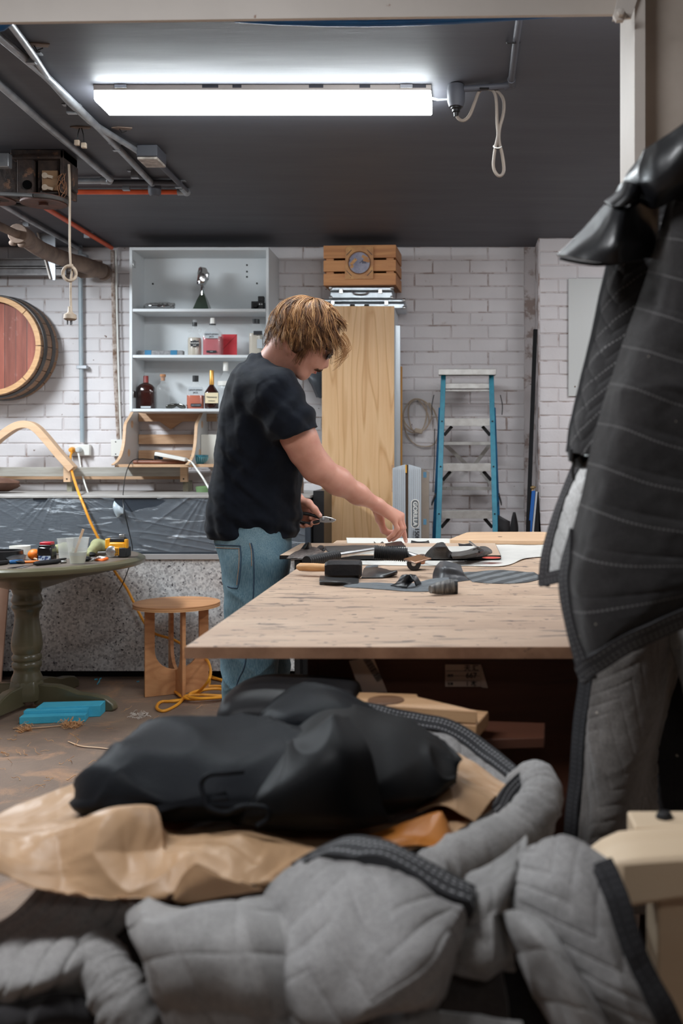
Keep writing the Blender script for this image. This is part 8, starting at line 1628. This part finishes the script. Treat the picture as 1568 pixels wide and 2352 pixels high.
quilt(t, [[(1120,2180,1.15),(1250,2180,1.14),(1400,2200,1.12)],[(1120,2330,1.13),(1250,2330,1.12),(1400,2350,1.10)],[(1120,2560,1.13),(1250,2560,1.12),(1500,2560,1.10)]], 30, 30, quilt_mat('black_lining2', (30, 29, 31), (38, 37, 39)), qpuff(.05, .003, 'd', wr=.01, seed=34), nm='dark_lining')
# ---- hanging textiles on the right
t = empty('hanging_blanket', 'large dark quilted blanket hanging nearest on the right with pale stitch rows', 'blanket', (.33, 1.42, 0))
quilt(t, [[(1585,300,1.50),(1640,290,1.46),(1720,300,1.44),(1820,330,1.46)],[(1528,480,1.50),(1580,492,1.44),(1660,512,1.42),(1800,560,1.44)],[(1482,640,1.48),(1540,655,1.42),(1620,680,1.40),(1780,740,1.42)],[(1420,820,1.47),(1485,838,1.40),(1570,868,1.38),(1760,930,1.40)],[(1362,1010,1.46),(1425,1028,1.39),(1530,1058,1.37),(1740,1110,1.39)],[(1338,1120,1.45),(1390,1138,1.38),(1500,1168,1.36),(1720,1210,1.38)],[(1314,1220,1.44),(1366,1240,1.37),(1480,1262,1.35),(1710,1280,1.37)],[(1291,1330,1.42),(1352,1345,1.36),(1480,1342,1.34),(1700,1320,1.36)],[(1308,1440,1.40),(1365,1438,1.35),(1480,1408,1.34),(1690,1356,1.36)],[(1340,1566,1.38),(1390,1528,1.35),(1480,1474,1.34),(1680,1390,1.36)]], 220, 420, qd, qpuff(.058, .0028, 'x', wr=.010, seed=41, wsc=9), edges=('b', 'l1'), bw=.026, bm_=bind_mat('charcoal_binding', (42, 41, 43), (100, 98, 98)), br=.005)
t = empty('hanging_blanket', 'dark zigzag-quilted blanket hanging behind the nearest one, black edge at left', 'blanket', (.25, 1.55, 0))
quilt(t, [[(1440,470,1.62),(1500,470,1.60),(1600,470,1.58),(1700,470,1.58)],[(1402,610,1.62),(1450,610,1.58),(1530,610,1.56),(1640,610,1.56)],[(1368,760,1.61),(1420,760,1.57),(1500,760,1.55),(1600,760,1.56)],[(1336,900,1.60),(1380,900,1.56),(1440,900,1.54),(1560,900,1.55)],[(1318,980,1.60),(1352,985,1.56),(1410,985,1.54),(1530,985,1.55)],[(1310,1040,1.59),(1345,1044,1.56),(1400,1044,1.54),(1500,1044,1.55)]], 140, 260, qd2, qpuff(.045, .007, 'z', per=.045, wr=.006, seed=44, wsc=14), edges=('l',), bw=.014, bm_=bind_mat('black_edge', (16, 16, 18), (24, 24, 26)), br=.008)
put('black_strap', MB().tube([P(1312, 1032, 1.575), P(1311, 1060, 1.575)], .009, 8, flat=.5).tube([P(1318, 1058, 1.575), P(1314, 1080, 1.575), P(1317, 1100, 1.575)], .006, 8, flat=.5), M['black_pl'], t); put('black_lining', MB().tube(spline([P(1318, 1040, 1.58), P(1330, 1058, 1.60), P(1345, 1060, 1.60), P(1370, 1052, 1.58)], 16), .012, 10), M['black_pl'], t)
t = empty('hanging_blanket', 'pale quilted blanket corner with charcoal binding hanging over the table', 'blanket', (.2, 1.66, 0))
quilt(t, [[(1322,1060,1.70),(1350,1060,1.68),(1400,1060,1.66)],[(1290,1140,1.70),(1330,1140,1.66),(1390,1140,1.64)],[(1262,1220,1.69),(1310,1220,1.65),(1380,1220,1.63)],[(1246,1285,1.68),(1300,1280,1.64),(1375,1270,1.62)],[(1241,1344,1.68),(1296,1332,1.64),(1370,1312,1.62)]], 110, 150, quilt_mat('off_white_quilt', (228, 228, 226), (236, 236, 234)), qpuff(.03, .0045, 'z', per=.05, wr=.004, seed=48, wsc=14), edges=('l', 'b'), bw=.021, bm_=bind_mat('grey_binding', (60, 58, 60), (104, 102, 104)), br=.0035)
t = empty('hanging_blanket', 'grey-brown quilted blanket hanging low on the right with black left edge', 'blanket', (.22, 1.55, 0))
quilt(t, [[(1350,1400,1.60),(1420,1400,1.56),(1500,1400,1.58),(1560,1400,1.66)],[(1338,1560,1.60),(1410,1560,1.55),(1490,1540,1.57),(1540,1540,1.68)],[(1325,1660,1.60),(1400,1660,1.54),(1478,1660,1.56),(1520,1660,1.70)],[(1316,1780,1.59),(1390,1780,1.53),(1462,1780,1.56),(1500,1780,1.70)],[(1305,1900,1.58),(1380,1900,1.52),(1440,1900,1.55),(1520,1890,1.68)],[(1300,2100,1.58),(1380,2100,1.52),(1440,2100,1.55),(1540,2100,1.66)]], 130, 220, quilt_mat('taupe_quilt', (92, 88, 85), (110, 105, 102)), qpuff(.03, .0022, 'z', per=.07, ang=-.5, wr=.009, seed=52, wsc=10), edges=('l',), bw=.03, bm_=bd2, br=.006)
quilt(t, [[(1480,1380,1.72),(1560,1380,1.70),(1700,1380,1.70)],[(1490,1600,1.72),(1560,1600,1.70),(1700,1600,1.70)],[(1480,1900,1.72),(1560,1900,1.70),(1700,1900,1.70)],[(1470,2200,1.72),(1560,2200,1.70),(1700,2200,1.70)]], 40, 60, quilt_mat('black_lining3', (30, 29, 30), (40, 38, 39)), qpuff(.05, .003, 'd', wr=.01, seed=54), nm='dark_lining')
quilt(t, [[(1524,1440,1.63),(1600,1400,1.60),(1700,1380,1.60)],[(1560,1560,1.62),(1620,1560,1.60),(1700,1560,1.60)],[(1580,1660,1.62),(1640,1660,1.60),(1720,1660,1.60)]], 50, 60, qg, qpuff(.05, .004, 'd', wr=.006, seed=55), nm='grey_corner')
# shiny black bag on top
vin = mat('shiny_black_vinyl', (18, 19, 22), (14, 15, 18), rough=.4, scale=4, coat=.1, bump=.1, bscale=120)
t = empty('vinyl_bag', 'shiny black vinyl bag draped over the top of the hanging blankets', 'bag', (.3, 1.5, 1.5))
def vd(seed, a=.008):
    def f(U, V): return a*(ridge(U*10 + V*5, V*4, seed)**2 - .3) + .004*(fbm(U*20, V*14, 3, seed+2)-.5)
    return f
def sheet(nm, ctrl, nu, nv, dsp, m=vin, th=.004): G, U, V = surf(ctrl, nu, nv, disp=dsp); return put_uv(nm, grid_mb(G, U, V), m, t, thick=th)
sheet('upper_fold', [[(1448,382,1.50),(1480,352,1.46),(1520,322,1.42),(1570,288,1.40),(1680,200,1.40)],[(1436,402,1.50),(1478,388,1.44),(1524,370,1.40),(1580,340,1.38),(1700,270,1.38)],[(1432,424,1.51),(1476,432,1.45),(1520,430,1.41),(1580,400,1.39),(1700,340,1.39)],[(1444,446,1.53),(1480,470,1.47),(1510,476,1.44),(1580,440,1.42),(1700,400,1.42)]], 110, 60, vd(3))
sheet('gathered_neck', [[(1424,424,1.49),(1440,418,1.45),(1462,422,1.44),(1480,430,1.46)],[(1412,446,1.49),(1430,446,1.44),(1450,450,1.43),(1466,456,1.45)],[(1388,464,1.49),(1404,472,1.44),(1430,474,1.43),(1452,466,1.45)]], 50, 40, vd(5, .005))
sheet('lower_bell', [[(1388,470,1.51),(1406,474,1.46),(1428,476,1.44),(1446,472,1.45),(1470,440,1.49),(1500,440,1.53)],[(1358,505,1.52),(1388,512,1.45),(1420,520,1.42),(1446,520,1.44),(1482,500,1.49),(1504,490,1.54)],[(1322,548,1.52),(1362,556,1.45),(1410,566,1.41),(1444,562,1.43),(1486,550,1.48),(1498,545,1.54)],[(1284,592,1.52),(1330,598,1.46),(1400,604,1.42),(1440,602,1.43),(1474,592,1.48),(1486,585,1.53)]], 110, 90, vd(8, .012))
sheet('inner_lining', [[(1290,590,1.54),(1340,585,1.58),(1400,580,1.60),(1470,580,1.58)],[(1284,594,1.52),(1330,602,1.50),(1400,606,1.50),(1474,594,1.52)]], 40, 12, vd(11, .002), M['black_pl'])
# what the hanging textiles hang from: a wall-mounted timber rack just outside the frame
t = empty('hanging_rack', 'timber rail the blankets hang from beside the white steel column', 'rack', (.6, 1.5, 0)); put('rail', MB().box(.365, 1.2, 1.46, 1.52, 1.745, 1.785), pale, t, bevel=.003); put('post', MB().box(1.14, 1.2, 1.46, 1.52, .001, 1.744), pale, t, bevel=.003); put('post', MB().box(.56, .62, 1.60, 1.66, .001, 1.744), pale, t, bevel=.003); put('rail_arm', MB().box(.56, .62, 1.521, 1.66, 1.745, 1.785), pale, t)
bpy.context.view_layer.update()
